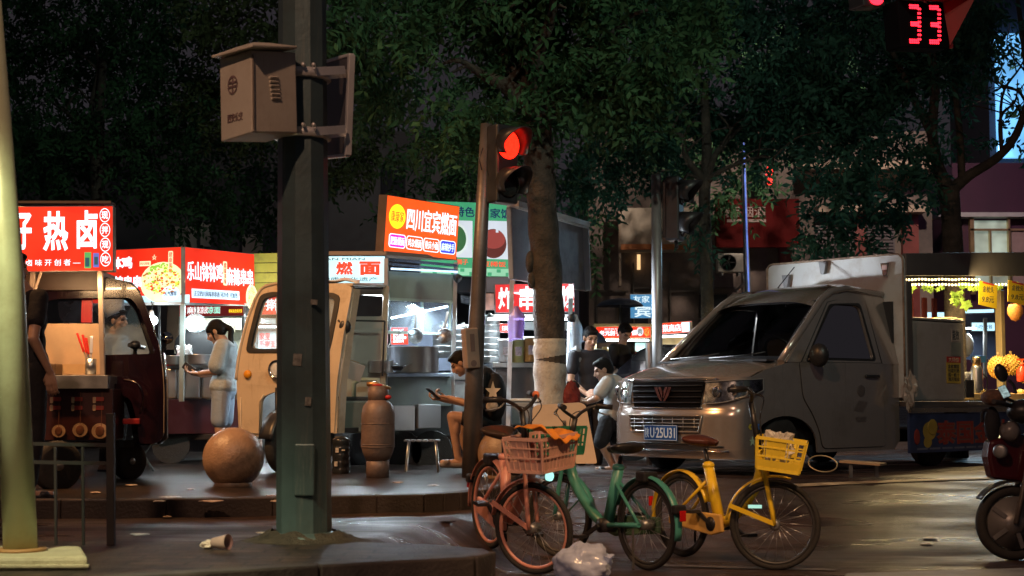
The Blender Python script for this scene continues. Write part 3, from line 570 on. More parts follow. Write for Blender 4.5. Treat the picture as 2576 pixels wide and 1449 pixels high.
# street lamp masts outside the picture; the third only carries the added fill
for (p, t, w_, c_), lb in zip(LAMPS, ('tall sodium street lamp on the far pavement left of the stalls', 'tall sodium street lamp on the near side right of the crossing', 'unseen street lamp added as warm fill on the near side left of the crossing')):
    p = Vector(p); s = thing('unseen_street_lamp', lb, 'street lamp', (p.x * (2.3 if p.x < -4 else 1.25), p.y - 3.5 if p.y < 5 else p.y + 1.5, 0)); x, y, _ = s.location
    mb = MB(); mb.tube(spline([(x, y, 0), (x, y, p.z - .6), (x * .95, y + .1, p.z + .2), (p.x, p.y, p.z + .25)]), [.1] * 18 + [.05], 10) if False else mb.tube([(x, y, 0), (x, y, p.z), (p.x, p.y, p.z + .25)], [.1, .07, .05], 10); mb.build('mast', GP, s)
    mb = MB(); mb.ell(p + Vector((0, 0, .24)), (.35, .16, .09)); mb.build('lamp_head', GP, s)
# ------------------------------------------------------------------ trees
BARK = mat('bark', (.06, .047, .038), .85, 0, .45, 9, 1.0, 34, dirt=(.022, .019, .017), dscale=4, damt=.7)
WASH = mat('whitewash', (.5, .47, .42), .85, 0, .12, 6, .5, 30, dirt=(.2, .15, .11), dscale=6, damt=.85)
LEAF = leafm('dark_leaf', (.055, .125, .06), .35); LEAF2 = leafm('blue_green_leaf', (.045, .12, .085), .35); LEAF3 = leafm('olive_leaf', (.075, .1, .045), .35)
def crown(root, clumps, m, per=26, spray=10, lw=.05, ll=.125, seed=1):
    """clumps: (centre, radii). Each clump holds sprays of pointed leaflets along short drooping twigs."""
    r = np.random.default_rng(seed); V = []; F = []; tot = 0; TW = MB()
    for c, rad in clumps:
        vol = rad[0] * rad[1] * rad[2]; ns = max(6, int(per * 26 * vol ** .8)); c = np.array(c)
        d = r.normal(size=(ns, 3)); d /= np.linalg.norm(d, axis=1)[:, None]; rr = r.random((ns, 1)) ** .45
        p0 = c + d * rr * np.array(rad); keep = np.sin(p0[:, 0] * 3.1 + p0[:, 1] * 1.7) + np.sin(p0[:, 2] * 3.7 - p0[:, 0] * 1.3) + r.normal(size=ns) * .5 > -.9
        p0 = p0[keep]; d = d[keep]; ns = len(p0)
        ax = d * np.array([1, 1, .4]) + r.normal(size=(ns, 3)) * .5; ax[:, 2] -= .35; ax /= np.linalg.norm(ax, axis=1)[:, None]
        side = np.cross(ax, r.normal(size=(ns, 3))); side /= np.linalg.norm(side, axis=1)[:, None]; up = np.cross(side, ax)
        L = r.uniform(.2, .42, ns)
        for k in range(spray):
            t = (k // 2 + .6) / (spray / 2); sg = 1 if k % 2 else -1
            b = p0 + ax * (L * t)[:, None]; b[:, 2] -= .1 * t * t
            dr = side * sg * r.uniform(.6, 1.1, (ns, 1)) + ax * r.uniform(.3, .8, (ns, 1)) + r.normal(size=(ns, 3)) * .22; dr[:, 2] -= .25; dr /= np.linalg.norm(dr, axis=1)[:, None]
            wv = np.cross(dr, up + r.normal(size=(ns, 3)) * .45); wv /= np.linalg.norm(wv, axis=1)[:, None] + 1e-9
            l = ll * r.uniform(.6, 1.25, (ns, 1)); w = lw * r.uniform(.7, 1.2, (ns, 1))
            q = np.stack([b, b + dr * l * .45 + wv * w * .5, b + dr * l, b + dr * l * .45 - wv * w * .5], 1); V.append(q.reshape(-1, 3)); F.append(np.arange(ns * 4).reshape(-1, 4) + tot); tot += ns * 4
    V = np.concatenate(V) - np.array(root.location); F = np.concatenate(F); n = len(F)
    me = bpy.data.meshes.new('crown'); me.vertices.add(len(V)); me.vertices.foreach_set('co', V.ravel()); me.loops.add(n * 4); me.loops.foreach_set('vertex_index', F.ravel().astype(np.int32)); me.polygons.add(n); me.polygons.foreach_set('loop_start', np.arange(0, n * 4, 4, dtype=np.int32))
    me.materials.append(m); me.update(calc_edges=True); me.validate(); o = bpy.data.objects.new('crown', me); COL.objects.link(o); o.parent = root; return n
def limbs(mb, start, ends, r0, seed=1):
    r = random.Random(seed)
    for e, k in ends:
        s = Vector(start); e = Vector(e); m1 = s.lerp(e, .35) + Vector((r.uniform(-.15, .15), r.uniform(-.1, .1), r.uniform(.05, .3))); m2 = s.lerp(e, .7) + Vector((r.uniform(-.2, .2), r.uniform(-.15, .15), r.uniform(0, .25)))
        pts = spline([s, m1, m2, e], 5); n = len(pts); mb.tube(pts, [r0 * k * (1 - .8 * i / (n - 1)) for i in range(n)], 8)
        for j in range(3):
            a = pts[int(n * (.4 + .18 * j))]; b = a + Vector((r.uniform(-.7, .7), r.uniform(-.5, .5), r.uniform(-.15, .6))); mb.tube(spline([a, a.lerp(b, .5) + Vector((0, 0, .1)), b], 4), [r0 * k * .35 * (1 - .75 * i / 8) for i in range(9)], 6)
def px(lst, D, jit=.6, seed=3):
    r = random.Random(seed); out = []
    for u, v, ru, rv in lst:
        d = D + r.uniform(-jit, jit); k = d / FPX; out.append((tuple(P(u, v, d)), (ru * k, .5 * (ru + rv) * k * .9, rv * k)))
    return out
NL = 0
# main tree
DT = 15.3
t = thing('tree', 'big street tree with a whitewashed lower trunk, right of the red signal', 'tree', P(1385, 1000, DT)); t.location.z = .412
mb = MB(); c = [(1388, 1190, 44), (1385, 1010, 39), (1383, 860, 39), (1376, 700, 39), (1366, 560, 38), (1358, 430, 37), (1350, 330, 38), (1340, 220, 34), (1330, 80, 30), (1322, -60, 25)]
pts = [P(u, v, DT) for u, v, w in c]; rs = [w / FPX * DT for u, v, w in c]
def wav(pts, rs, k=5): return spline(pts, k), list(np.interp(np.linspace(0, len(rs) - 1, (len(rs) - 1) * k + 1), range(len(rs)), rs))
a, b = wav(pts, rs); b = [x * (1 + .05 * math.sin(i * 1.7)) for i, x in enumerate(b)]; mb.tube(a, b, 18)
limbs(mb, P(1345, 300, DT), [(P(1215, 190, DT - .3), .8), (P(1560, 60, DT + .3), .8), (P(1120, -20, DT + .6), .7), (P(1640, 240, DT - .2), .55), (P(1400, -80, DT - 1), .7)], .15, 4)
trk = mb.build('trunk', BARK, t)
mb = MB(); c2 = [(1388, 1190, 46), (1385, 1010, 40.5), (1383, 905, 40.3), (1382.5, 853, 40.3)]; a, b = wav([P(u, v, DT) for u, v, w in c2], [w / FPX * DT for u, v, w in c2], 5); b = [x * (1 + .05 * math.sin(i * 1.7)) + .004 for i, x in enumerate(b)]; mb.tube(a, b, 18); mb.build('whitewash_coat', WASH, t)
mb = MB(); mb.ell(P(1338, 705, DT - .04), (.05, .07, .09)); mb.ell(P(1334, 660, DT - .04), (.05, .07, .12)); mb.build('knot', BARK, t)
NL += crown(t, px([(1200, 260, 130, 95), (1110, 300, 80, 60), (1130, 330, 45, 45), (1010, 200, 120, 90), (1330, 150, 150, 100), (1180, 100, 160, 90), (950, 60, 120, 80), (1420, 60, 180, 80), (1500, 200, 130, 90), (1620, 130, 150, 90), (1450, 270, 70, 50), (1250, 20, 200, 70), (1700, 40, 160, 80), (1590, 280, 110, 70), (1000, -40, 200, 60), (1400, -60, 250, 60), (1250, 330, 60, 40), (1160, 380, 35, 25)], DT, .8), LEAF, 36, seed=5)
# second tree
D = 19.2
t = thing('tree', 'slender tree with a dark trunk between the second signal and the air conditioner', 'tree', P(1782, 1000, D)); t.location.z = .4
mb = MB(); c = [(1784, 1100, 17), (1780, 800, 16), (1776, 640, 16), (1772, 500, 15), (1778, 380, 13), (1770, 200, 10)]; a, b = wav([P(u, v, D) for u, v, w in c], [w / FPX * D for u, v, w in c]); mb.tube(a, b, 12)
limbs(mb, P(1776, 460, D), [(P(1640, 330, D - .2), .7), (P(1900, 300, D), .7), (P(1950, 430, D - .5), .5), (P(1700, 560, D - .4), .35)], .08, 9); mb.build('trunk', BARK, t)
NL += crown(t, px([(1600, 350, 110, 80), (1540, 430, 80, 60), (1690, 300, 110, 80), (1830, 280, 130, 90), (1950, 330, 110, 70), (1780, 430, 70, 50), (1880, 440, 40, 35), (1770, 560, 28, 40), (1772, 600, 22, 40), (1700, 180, 150, 70), (1900, 150, 150, 90), (1480, 470, 70, 70), (2050, 250, 100, 80), (1630, 470, 40, 30), (1800, 40, 170, 90), (1950, 20, 150, 90), (1650, 0, 160, 90), (1980, 210, 110, 70)], D, .9, 5), LEAF2, 30, seed=8)
# right hand tree with forked trunk
D = 18.6
t = thing('tree', 'dark forked tree in front of the purple building and the bright screen', 'tree', P(2400, 1000, D)); t.location.z = .4
mb = MB(); c = [(2406, 1150, 30), (2402, 800, 26), (2398, 640, 26), (2392, 540, 25), (2386, 470, 27)]; a, b = wav([P(u, v, D) for u, v, w in c], [w / FPX * D for u, v, w in c]); mb.tube(a, b, 14)
for cc in ([(2386, 480, 20), (2360, 420, 16), (2345, 330, 13), (2352, 200, 12), (2330, 60, 10), (2322, -60, 9)], [(2390, 480, 17), (2440, 440, 13), (2510, 395, 11), (2560, 330, 10), (2600, 200, 9), (2620, 60, 7)], [(2350, 350, 12), (2300, 250, 9), (2240, 120, 7)], [(2420, 455, 10), (2415, 350, 9), (2400, 200, 7)]):
    a, b = wav([P(u, v, D) for u, v, w in cc], [w / FPX * D for u, v, w in cc]); mb.tube(a, b, 10)
limbs(mb, P(2520, 390, D), [(P(2560, 200, D + .2), .6), (P(2590, 120, D), .5)], .05, 3); mb.build('trunk', BARK, t)
NL += crown(t, px([(2180, 520, 90, 60), (2060, 570, 70, 32), (2130, 600, 110, 35), (2250, 430, 90, 70), (2080, 400, 100, 70), (2150, 200, 150, 100), (2300, 330, 110, 90), (2380, 150, 130, 100), (2120, 470, 70, 50), (2200, 60, 160, 80), (2420, 30, 90, 80), (2290, 520, 50, 50), (2350, 480, 40, 30), (2000, 120, 120, 80), (2230, 640, 40, 25), (2060, 300, 110, 70), (2050, 20, 150, 90), (2200, -20, 150, 90), (2350, 60, 140, 90), (2400, 230, 60, 80), (2150, 320, 120, 80), (2300, 200, 120, 90), (2240, 300, 110, 80)], D, .9, 6), LEAF2, 27, seed=11)
NL += 0
r = random.Random(4)
t2 = thing('tree', 'thin leafy street tree whose sprays stand out against the bright screen', 'tree', P(2640, 1000, 20.5)); t2.location.z = .4
mb = MB(); a, b = wav([P(2640, 1150, 20.5), P(2630, 600, 20.5), P(2600, 300, 20.5), P(2560, 0, 20.5)], [.1, .09, .06, .03]); mb.tube(a, b, 10); limbs(mb, P(2605, 330, 20.5), [(P(2520, 180, 20.5), .5), (P(2530, 310, 20.4), .5), (P(2540, 60, 20.6), .4)], .06, 7); mb.build('trunk', BARK, t2)
NL += crown(t2, px([(2530, 130, 55, 40), (2600, 180, 60, 60), (2525, 345, 35, 25), (2530, 60, 60, 40), (2620, 330, 60, 60)], 20.5, .5, 2), LEAF2, 6, seed=13)
# dim trees on the left
D = 20
for (u, sd, lb, cl) in ((770, 21, 'shadowy street tree behind the cabinet mast with an olive tinged top', [(640, 60, 150, 90), (820, 120, 150, 90), (560, 30, 110, 60), (730, 200, 140, 80), (900, 260, 120, 80), (620, 180, 140, 80), (960, 400, 110, 80), (860, 380, 110, 70), (560, 250, 100, 70), (640, 320, 120, 60), (760, -40, 250, 80)]),
                        (250, 22, 'almost black tree crown above the red lobster stall sign', [(150, 150, 200, 110), (330, 100, 180, 110), (420, 260, 140, 100), (230, 320, 170, 100), (100, 330, 140, 110), (380, 400, 150, 90), (250, 470, 130, 60), (480, 480, 110, 70), (60, 40, 200, 100), (300, -30, 300, 80)])):
    d = D + (1.5 if u < 500 else 0); t = thing('tree', lb.replace('lobster ', ''), 'tree', P(u, 1000, d)); t.location.z = .4
    mb = MB(); a, b = wav([P(u, 1100, d), P(u + 6, 700, d), P(u - 5, 420, d), P(u + 10, 150, d)], [.13, .12, .1, .05]); mb.tube(a, b, 12); limbs(mb, P(u, 450, d), [(P(u - 130, 250, d), .7), (P(u + 130, 260, d), .7), (P(u - 40, 60, d), .6)], .1, sd); mb.build('trunk', BARK, t)
    NL += crown(t, px(cl, d, .9, sd), LEAF3 if u > 500 else LEAF, 17, seed=sd)
# a dim wooded mass behind everything
dw = bpy.data.objects.new('woods', None); COL.objects.link(dw); dw.location = (0, 26, .5)
NL += crown(dw, px([(500 + 190 * i, 300 + 130 * math.sin(i * 2.1), 150, 150) for i in range(-3, 9)] + [(560, 520, 90, 60), (650, 560, 70, 50), (430, 540, 80, 50), (1100, 520, 140, 90), (1350, 450, 120, 100), (1480, 600, 60, 90)], 24, 1, 4), LEAF, 8, lw=.06, ll=.15, seed=31)
wo = dw.children[0]; wo.parent = None; wo.location = dw.location; wo.name = 'woods'; bpy.data.objects.remove(dw); wo.name = 'woods'
tag(wo, 'dark mass of trees far behind the stalls', None, None, 'stuff')
print('LEAVES', NL)
# ------------------------------------------------------------------ market stalls
def board(parent, fr, face, items=(), side=None, th=.1, name='sign_board', pic=None):
    """lit sign: box, lettering (several colours) and optional picture, all in the plane of frame fr"""
    M, w, h = fr; mb = MB(M); mb.box((0, 0, -th / 2 - .004), (w + .015, h + .015, th)); o = mb.build(name, side or M_DSTEEL, parent, bevel=.004)
    mb = MB(M); mb.box((0, 0, -.002), (w, h, .004)); mb.build('lit_face', face, o)
    mats = []; mb = MB(M); pb = MB(M); pm = []
    for it in items:
        k, m = it[0], it[-1]
        if k == 't':
            if m not in mats: mats.append(m)
            _, body, fx, fy, fw, fh, bold, m = it; put_text(mb, body, (fx - .5) * w, (.5 - fy) * h, fw * w, fh * h, .0065, bold, mats.index(m))
        else:
            if m not in pm: pm.append(m)
            _, fx, fy, fw, fh, z, m = it; c = ((fx - .5) * w, (.5 - fy) * h); i = pm.index(m)
            if k == 'o': pb.disc(c, fw * w / 2, fh * h / 2, z, 28, i)
            elif k == 'r': pb.rrect(c, fw * w, fh * h, z, .22, i)
            elif k == 'b': pb.rrect(c, fw * w, fh * h, z, .02, i)
            elif k == 'ring':
                n = 28; pb.add([(c[0] + q * fw * w / 2 * math.cos(j * 2 * math.pi / n), c[1] + q * fh * h / 2 * math.sin(j * 2 * math.pi / n), z) for j in range(n) for q in (1, .88)], [(2 * j, 2 * ((j + 1) % n), 2 * ((j + 1) % n) + 1, 2 * j + 1) for j in range(n)], i)
            elif k == 'food':
                rr = random.Random(int(fx * 991)); cols = [em('food_yellow', (.95, .62, .06), .95), em('food_red', (.7, .06, .01), .8), em('food_green', (.3, .6, .05), .8), em('food_pale', (.95, .78, .25), .95), em('food_brown', (.5, .2, .03), .7)]
                for cm in cols:
                    if cm not in pm: pm.append(cm)
                for j in range(230):
                    a = rr.uniform(0, 6.28); q = math.sqrt(rr.random()) * .46; zz = z + .0005 + j * .000012; s_ = rr.uniform(.015, .05)
                    x, y = c[0] + q * fw * w * math.cos(a), c[1] + q * fh * h * math.sin(a); jj = pm.index(rr.choice(cols)) if y < c[1] + .2 * fh * h or rr.random() < .4 else pm.index(cols[2])
                    b_ = rr.uniform(0, 3.14); pb.poly([(x + s_ * fw * w * math.cos(b_ + e) * rr.uniform(.5, 1.3), y + s_ * fw * w * .6 * math.sin(b_ + e), zz) for e in (0, 1.1, 2.2, 3.3, 4.4, 5.4)], jj)
    if mats: mb.build('lettering', mats, o)
    if pm: pb.build('picture', pm, o)
    return o
def post(parent, u0, v0, u1, v1, D, w=.035, m=None, name='post', D1=None):
    mb = MB(); mb.bar(P(u0, v0, D), P(u1, v1, D if D1 is None else D1), w, w); return mb.build(name, m or M_STEEL, parent, bevel=.004)
def tube_lamp(parent, u0, v0, D0, u1, v1, D1, watt, to=None, name='tube_lamp'):
    a, b = P(u0, v0, D0), P(u1, v1, D1); mb = MB(); mb.cyl(a, b, .013, None, 8); mb.build(name, M_TUBE, parent)
    c = (a + b) / 2; L = (b - a).length; l = areal('tube_light', c - Vector((0, .03, .03)), to or (c.x, c.y - .1, 0), watt * 2.2, (.78, .93, 1), L, .05); return l
def slab(u0, v0, u1, v1, D0, D1, th, name, m, parent, bevel=.004):
    """box from the picture rectangle's left top at D0 to right at D1, th deep"""
    M, w, h = frame(u0, v0, v1, D0, u1, v0, D1); mb = MB(M); mb.box((0, 0, -th / 2), (w, h, th)); return mb.build(name, m, parent, bevel=bevel)
GZ = .412
# ---- stall 1: marinated snacks, far left, on the maroon tricycle's bed
D1 = 12.3
s1 = thing('food_stall', 'stall at the picture edge under a tall red sign with three huge white characters', 'food stall', P(180, 1100, D1)); s1.location.z = GZ
M_PEACH = mat('peach_board', (.5, .33, .2), .5, 0, .1, 3, dirt=(.3, .18, .1), damt=.4)
W_, Y_ = M_SIGNWHITE, M_YEL
board(s1, frame(22, 521, 683, D1, 283, 519, D1 + .1), M_SIGNRED, [('t', '仔', .12, .36, .2, .62, .03, W_), ('t', '热', .45, .38, .24, .62, .03, W_), ('t', '卤', .755, .36, .2, .6, .03, W_), ('t', '捞 卤 味 开 创 者 —', .38, .87, .62, .1, .0, W_),
    ('ring', .925, .14, .1, .22, .003, W_), ('ring', .927, .37, .1, .22, .003, W_), ('ring', .929, .6, .1, .22, .003, W_), ('ring', .931, .83, .1, .22, .003, W_), ('t', '现', .925, .14, .062, .12, .012, W_), ('t', '拌', .927, .37, .062, .12, .012, W_), ('t', '现', .929, .6, .062, .12, .012, W_), ('t', '吃', .931, .83, .062, .12, .012, W_),
    ('b', .76, .84, .065, .25, .003, em('sticker_green', (.1, .4, .12), .7)), ('b', .755, .87, .04, .14, .004, em('sticker_dark', (.03, .12, .16), .5)), ('b', .84, .84, .055, .22, .003, em('sticker_blue', (.12, .16, .55), .7)), ('b', .84, .85, .035, .12, .004, MATS['sticker_dark'])], th=.14)
mb = MB(); mb.bar(P(30, 512, D1 + .1), P(285, 512, D1 + .15), .2, .02); mb.build('roof_cap', mat('dark_cap', (.05, .035, .03), .5), s1)
for u in (84, 252): post(s1, u, 683, u + (8 if u > 100 else -22), 975, D1 + .05, .04, mat('brownish_post', (.35, .27, .22), .4, .3))
post(s1, 104, 683, 75, 770, D1, .02, MATS['brownish_post'], 'brace')
slab(55, 683, 262, 730, D1 + .35, D1 + .4, .5, 'roof_edge', mat('roof_brown', (.07, .045, .04), .4, 0, .2), s1)
slab(205, 745, 232, 812, D1 + .5, D1 + .5, .03, 'red_upright', mat('red_paint', (.45, .02, .03), .4), s1)
slab(112, 814, 262, 944, D1 + .25, D1 + .3, .03, 'back_board', M_PEACH, s1)
slab(108, 944, 272, 978, D1 - .12, D1 - .06, .5, 'counter_edge', M_DSTEEL, s1)
slab(92, 978, 284, 1108, D1 - .06, D1 + .0, .6, 'printed_front', mat('maroon_print', (.045, .01, .009), .4, 0, .25, 4, dirt=(.03, .008, .008), damt=.6), s1)
M, w, h = frame(92, 978, 1108, D1 - .07, 284, 978, D1 - .01); mb = MB(M); pms = [mat('print_beige', (.42, .27, .16), .5, 0, .3, 20), mat('print_brown', (.16, .06, .03), .5, 0, .4, 20), mat('print_red', (.3, .03, .02), .5)]
for fx, fy, r, in ((.3, .82, .09), (.58, .8, .1), (.84, .82, .11)):
    c = ((fx - .5) * w, (.5 - fy) * h); mb.disc(c, r * w, r * w * .95, .002, 20, 0); mb.ell((c[0], c[1], .003), (r * w * .55, r * w * .7, .002), None, 10, 6, 1)
for i in range(3):
    for j in range(2): mb.rrect(((.2 + .28 * i + .05 - .5) * w, (.3 - .17 * j) * h), .15 * w, .08 * h, .003, .2, 2); mb.rrect(((.2 + .28 * i - .0 - .5) * w, (.28 - .15 * j) * h), .04 * w, .12 * h, .004, .3, 0)
for i in range(3): mb.rrect(((.2 + .28 * i + .1 - .5) * w, 0), .006 * w, .9 * h, .0035, .1, 1)
mb.build('print', pms, s1)
areal('warm_counter_light', P(190, 700, D1 - .15), P(190, 900, D1 + .25), 7, (1, .6, .28), .6, .03)
t = thing('utensil_cup', 'steel cup holding red handled tongs on the left stall counter', 'cup', P(228, 944, D1 + .05))
c = P(228, 942, D1 + .02); mb = MB(); mb.lathe([(.045, 0), (.045, .13), (.04, .13), (.04, .02), (0, .02)], c, 18); mb.build('cup', M_STEEL, t)
for i, (du, v) in enumerate(((-34, 838), (-20, 842), (-12, 850), (2, 846))):
    mb = MB(); a = c + Vector((0, 0, .03)); b = P(228 + du, v, D1 + .02 + .02 * i); mb.bar(a, a.lerp(b, .5), .012, .006, 1); mb.bar(a.lerp(b, .5), b, .024, .016, 0 if i < 3 else 1); mb.build('tongs', [mat('red_handle', (.6, .03, .02), .35), M_STEEL], t, bevel=.003)
t = thing('skewer_box', 'shallow tray of bamboo skewers lying on the left stall counter', 'tray', P(180, 940, D1 + .05)); mb = MB(); c = P(188, 930, D1 + .05)
for i in range(16): mb.bar(c + Vector((-.13, .1, -.03 + .005 * i)), c + Vector((.1, -.0, -.03 + .005 * i)), .012, .004)
mb.build('skewers', mat('bamboo', (.55, .36, .18), .6), t); mb = MB(); mb.box(c + Vector((-.2, 0, 0)), (.14, .2, .1)); mb.build('box', mat('dark_wood', (.12, .07, .04), .5), t, bevel=.01)
# ---- stall 2: pot chicken skewers
D2 = 15.8
s2 = thing('food_stall', 'skewer stall with two lit red sign faces and a bowl picture at the corner', 'food stall', P(470, 1100, D2)); s2.location.z = GZ
board(s2, frame(225, 632, 768, D2 + .45, 455, 622, D2), M_SIGNRED, [('b', .7, .93, .8, .15, .002, M_SIGNPALE), ('o', .81, .62, .48, .74, .003, M_CREAML), ('food', .8, .57, .43, .62, .004, M_YEL), ('t', '钵钵鸡', .3, .24, .36, .22, .03, W_), ('t', '麻辣串串', .38, .6, .4, .24, .03, W_), ('o', .9, .83, .19, .28, .006, em('badge', (.55, .75, .9), .95)), ('t', '人气推荐', .9, .83, .13, .08, .012, M_INK),
    ('r', .895, .27, .05, .42, .005, M_CREAML), ('t', '健\n康\n美\n味', .895, .27, .035, .38, .0, M_REDLET), ('t', '☆', .72, .16, .05, .1, 0, M_CREAML), ('b', .62, .27, .12, .09, .003, M_CREAML), ('t', '四川风味', .62, .27, .1, .05, 0, M_REDLET)], th=.1)
board(s2, frame(465, 622, 760, D2, 639, 640, D2 + 1.25), M_SIGNRED, [('t', '乐山钵钵鸡', .27, .42, .5, .36, .012, W_), ('t', '麻辣串串', .77, .47, .4, .34, .012, W_), ('r', .555, .42, .06, .46, .004, M_CREAML), ('t', '健\n康\n美\n味', .555, .42, .035, .4, 0, M_REDLET), ('b', .42, .83, .68, .17, .003, em('pale_blue_strip', (.6, .8, .95), 1)), ('t', '正宗四川风味串串香 可冷食 可加热', .42, .83, .62, .1, .0, M_INK), ('o', .95, .85, .18, .5, .004, M_CREAML), ('food', .95, .85, .14, .42, .005, M_YEL)], th=.1)
slab(455, 622, 466, 765, D2 - .03, D2 - .02, .1, 'corner_post', M_DSTEEL, s2)
mb = MB(); q = [P(225, 770, D2 + .45), P(458, 766, D2 - .02), P(640, 770, D2 + 1.25), P(450, 768, D2 + 1.7)]; mb.prism(q, (0, 0, .03)); mb.build('ceiling', mat('stall_ceiling', (.55, .58, .6), .5), s2)
post(s2, 460, 765, 457, 1010, D2 - .02, .05, mat('grey_green_post', (.36, .42, .4), .35, .3)); post(s2, 636, 772, 634, 1010, D2 + 1.25, .04, M_STEEL); post(s2, 400, 765, 402, 915, D2 + 1.2, .03, M_DSTEEL)
slab(385, 915, 560, 926, D2 + .2, D2 + .3, .8, 'counter_top', M_STEEL, s2)
for i, (a, b) in enumerate(((392, 446), (462, 505), (508, 556))): slab(a, 927, b, 1003, D2 + .18, D2 + .2, .3, 'steel_bin', M_STEEL, s2, .02)
slab(390, 1005, 640, 1092, D2 + .1, D2 + .5, .9, 'maroon_bed', mat('maroon_paint', (.05, .011, .014), .32, 0, .15, 3, coat=.3), s2)
mb = MB(); mb.cyl(P(430, 1120, D2 + .25), P(430, 1120, D2 + .4), .2, None, 20); mb.build('wheel', M_TYRE, s2)
slab(470, 1092, 560, 1106, D2 + .3, D2 + .3, .8, 'axle_box', M_BLACK, s2)
# bulbs
for u, v, D, lb in ((492, 816, D2 - .1, 'bright bulb hanging in a clear bag before the woman'), (381, 806, D2 + .1, 'bright bulb behind the maroon tricycle pillar')):
    b = thing('light_bulb', lb, 'light bulb', P(u, v, D)); c = P(u, v, D); k = D / FPX
    mb = MB(); mb.ell(c, (16 * k, 16 * k, 13 * k)); mb.build('bulb', em('bulb_glow', (.85, 1, 1), 14, 0), b); mb = MB(); mb.lathe([(9 * k, -24 * k), (8 * k, 8 * k), (5 * k, 24 * k), (2 * k, 26 * k)], c, 12); mb.build('socket', M_WHITEPL, b)
    mb = MB(); mb.tube(spline([c + Vector((0, 0, 26 * k)), c + Vector((.01, 0, 36 * k)), c + Vector((-.01, .02, 48 * k))]), .006, 6); mb.build('cord', M_BPLAS, b)
    if u > 450: mb = MB(); mb.ell(c + Vector((0, 0, 3 * k)), (27 * k, 27 * k, 25 * k)); mb.build('bag', glass('thin_bag', (.9, .97, 1), .75, .2, .2), b)
    pointl('bulb_light', c + Vector((0, -.08, -.02)), 9, (.85, .97, 1), .03)
areal('stall_light', P(540, 775, D2 + .5), P(540, 1000, D2 + .4), 16, (.8, .95, 1), .9, .04)
# wok, pots, tray
def pot(u, v, D, r, h, lb, m=None, lid=False, handles=True):
    c = P(u, v, D); t = thing('pot', lb, 'pot', c); mb = MB(); mb.lathe([(r * .97, 0), (r, .01), (r, h), (r * 1.03, h + .006), (r * .97, h), (r * .96, .02), (0, .02)], c, 28); mb.build('pot_body', m or M_STEEL, t)
    if handles:
        for q in (-1, 1): mb = MB(); mb.tube(spline([c + Vector((q * r, -.04, h * .75)), c + Vector((q * (r + .04), -.03, h * .75)), c + Vector((q * (r + .04), .03, h * .75)), c + Vector((q * r, .04, h * .75))], 4), .006, 6); mb.build('handle', M_STEEL, t)
    if lid: mb = MB(); mb.lathe([(r * 1.02, 0), (r * .6, .03), (.02, .045), (.015, .06), (0, .06)], c + Vector((0, 0, h + .008)), 24); mb.build('lid', M_STEEL, t)
    return t
pot(437, 917, D2 + .1, .085, .09, 'small round steel pot left of the grey stall post'); pot(502, 917, D2 + .1, .17, .1, 'wide shallow steel pot of skewers before the woman with the ponytail')
t = thing('wok', 'black wok leaning upright behind the skewer counter', 'wok', P(492, 880, D2 + .9)); c = P(490, 870, D2 + .8); mb = MB(); mb.ell(c, (.23, .07, .2), None, 24, 16); mb.build('bowl', M_BLACK, t); mb = MB(); mb.bar(c + Vector((-.2, -.04, .0)), c + Vector((-.05, -.07, -.17)), .02, .02); mb.build('handle', M_STEEL, t)
slab(420, 768, 450, 880, D2 + 1.5, D2 + 1.5, .03, 'back_panel', mat('dark_wood', (.12, .07, .04)), s2)
t = thing('red_bag', 'crumpled red plastic bag lying on the skewer counter', 'bag', P(435, 915, D2 + .25)); mb = MB(); rr = random.Random(3)
def crumple(mb, c, rad, seed, n=18, m=12, amp=.28, mi=0):
    nz = Vector((seed * 3.3, seed * 1.7, 0)); vs = []; fs = []; c = Vector(c)
    for i in range(m + 1):
        a = math.pi * i / m
        for j in range(n):
            b = 2 * math.pi * j / n; d = Vector((math.sin(a) * math.cos(b), math.sin(a) * math.sin(b), math.cos(a))); k = 1 + amp * (math.sin(5 * d.x + seed) * math.cos(4 * d.z + seed * 2) + .6 * math.sin(9 * d.y + 7 * d.z + seed) + .5 * math.sin(13 * d.x - 11 * d.z))
            vs.append(c + Vector((d.x * rad[0] * k, d.y * rad[1] * k, d.z * rad[2] * k)))
    for i in range(m): fs += [(i * n + j, (i + 1) * n + j, (i + 1) * n + (j + 1) % n, i * n + (j + 1) % n) for j in range(n)]
    mb.add(vs, fs, mi, False); return mb
crumple(mb, P(430, 906, D2 + .2), (.13, .06, .045), 2); mb.build('bag', mat('red_film', (.6, .04, .03), .3), t)
t = thing('white_bag', 'small white plastic bag standing on the skewer counter', 'bag', P(470, 900, D2 + .3)); mb = MB(); crumple(mb, P(465, 893, D2 + .3), (.08, .06, .1), 5); mb.build('bag', mat('white_film', (.7, .72, .74), .3), t)
# banner stall behind stall 2
s = thing('food_stall', 'noodle stall behind the woman with a low red banner in white and green characters', 'food stall', P(540, 1000, 17.9)); s.location.z = GZ
board(s, frame(448, 766, 796, 17.9, 612, 764, 17.9), mat('red_banner', (.55, .02, .02), .6), [('t', '麻辣', .24, .5, .2, .6, .02, em('dim_white', (.9, .9, .9), .8)), ('t', '凉面', .55, .5, .2, .6, .02, em('dim_mint', (.4, .9, .7), .8)), ('t', '凉皮', .4, .5, .12, .6, .02, MATS['dim_white']), ('t', '美味凉皮肉夹馍', .88, .6, .2, .3, 0, M_YEL)], th=.03)
slab(440, 800, 615, 890, 18.2, 18.2, .05, 'menu_wall', mat('menu_wall', (.5, .48, .36), .6, 0, .2), s); slab(560, 800, 590, 835, 18.1, 18.1, .02, 'menu_card', mat('menu_card', (.75, .68, .5), .6), s); slab(592, 800, 612, 830, 18.1, 18.1, .02, 'menu_card', MATS['menu_card'], s)
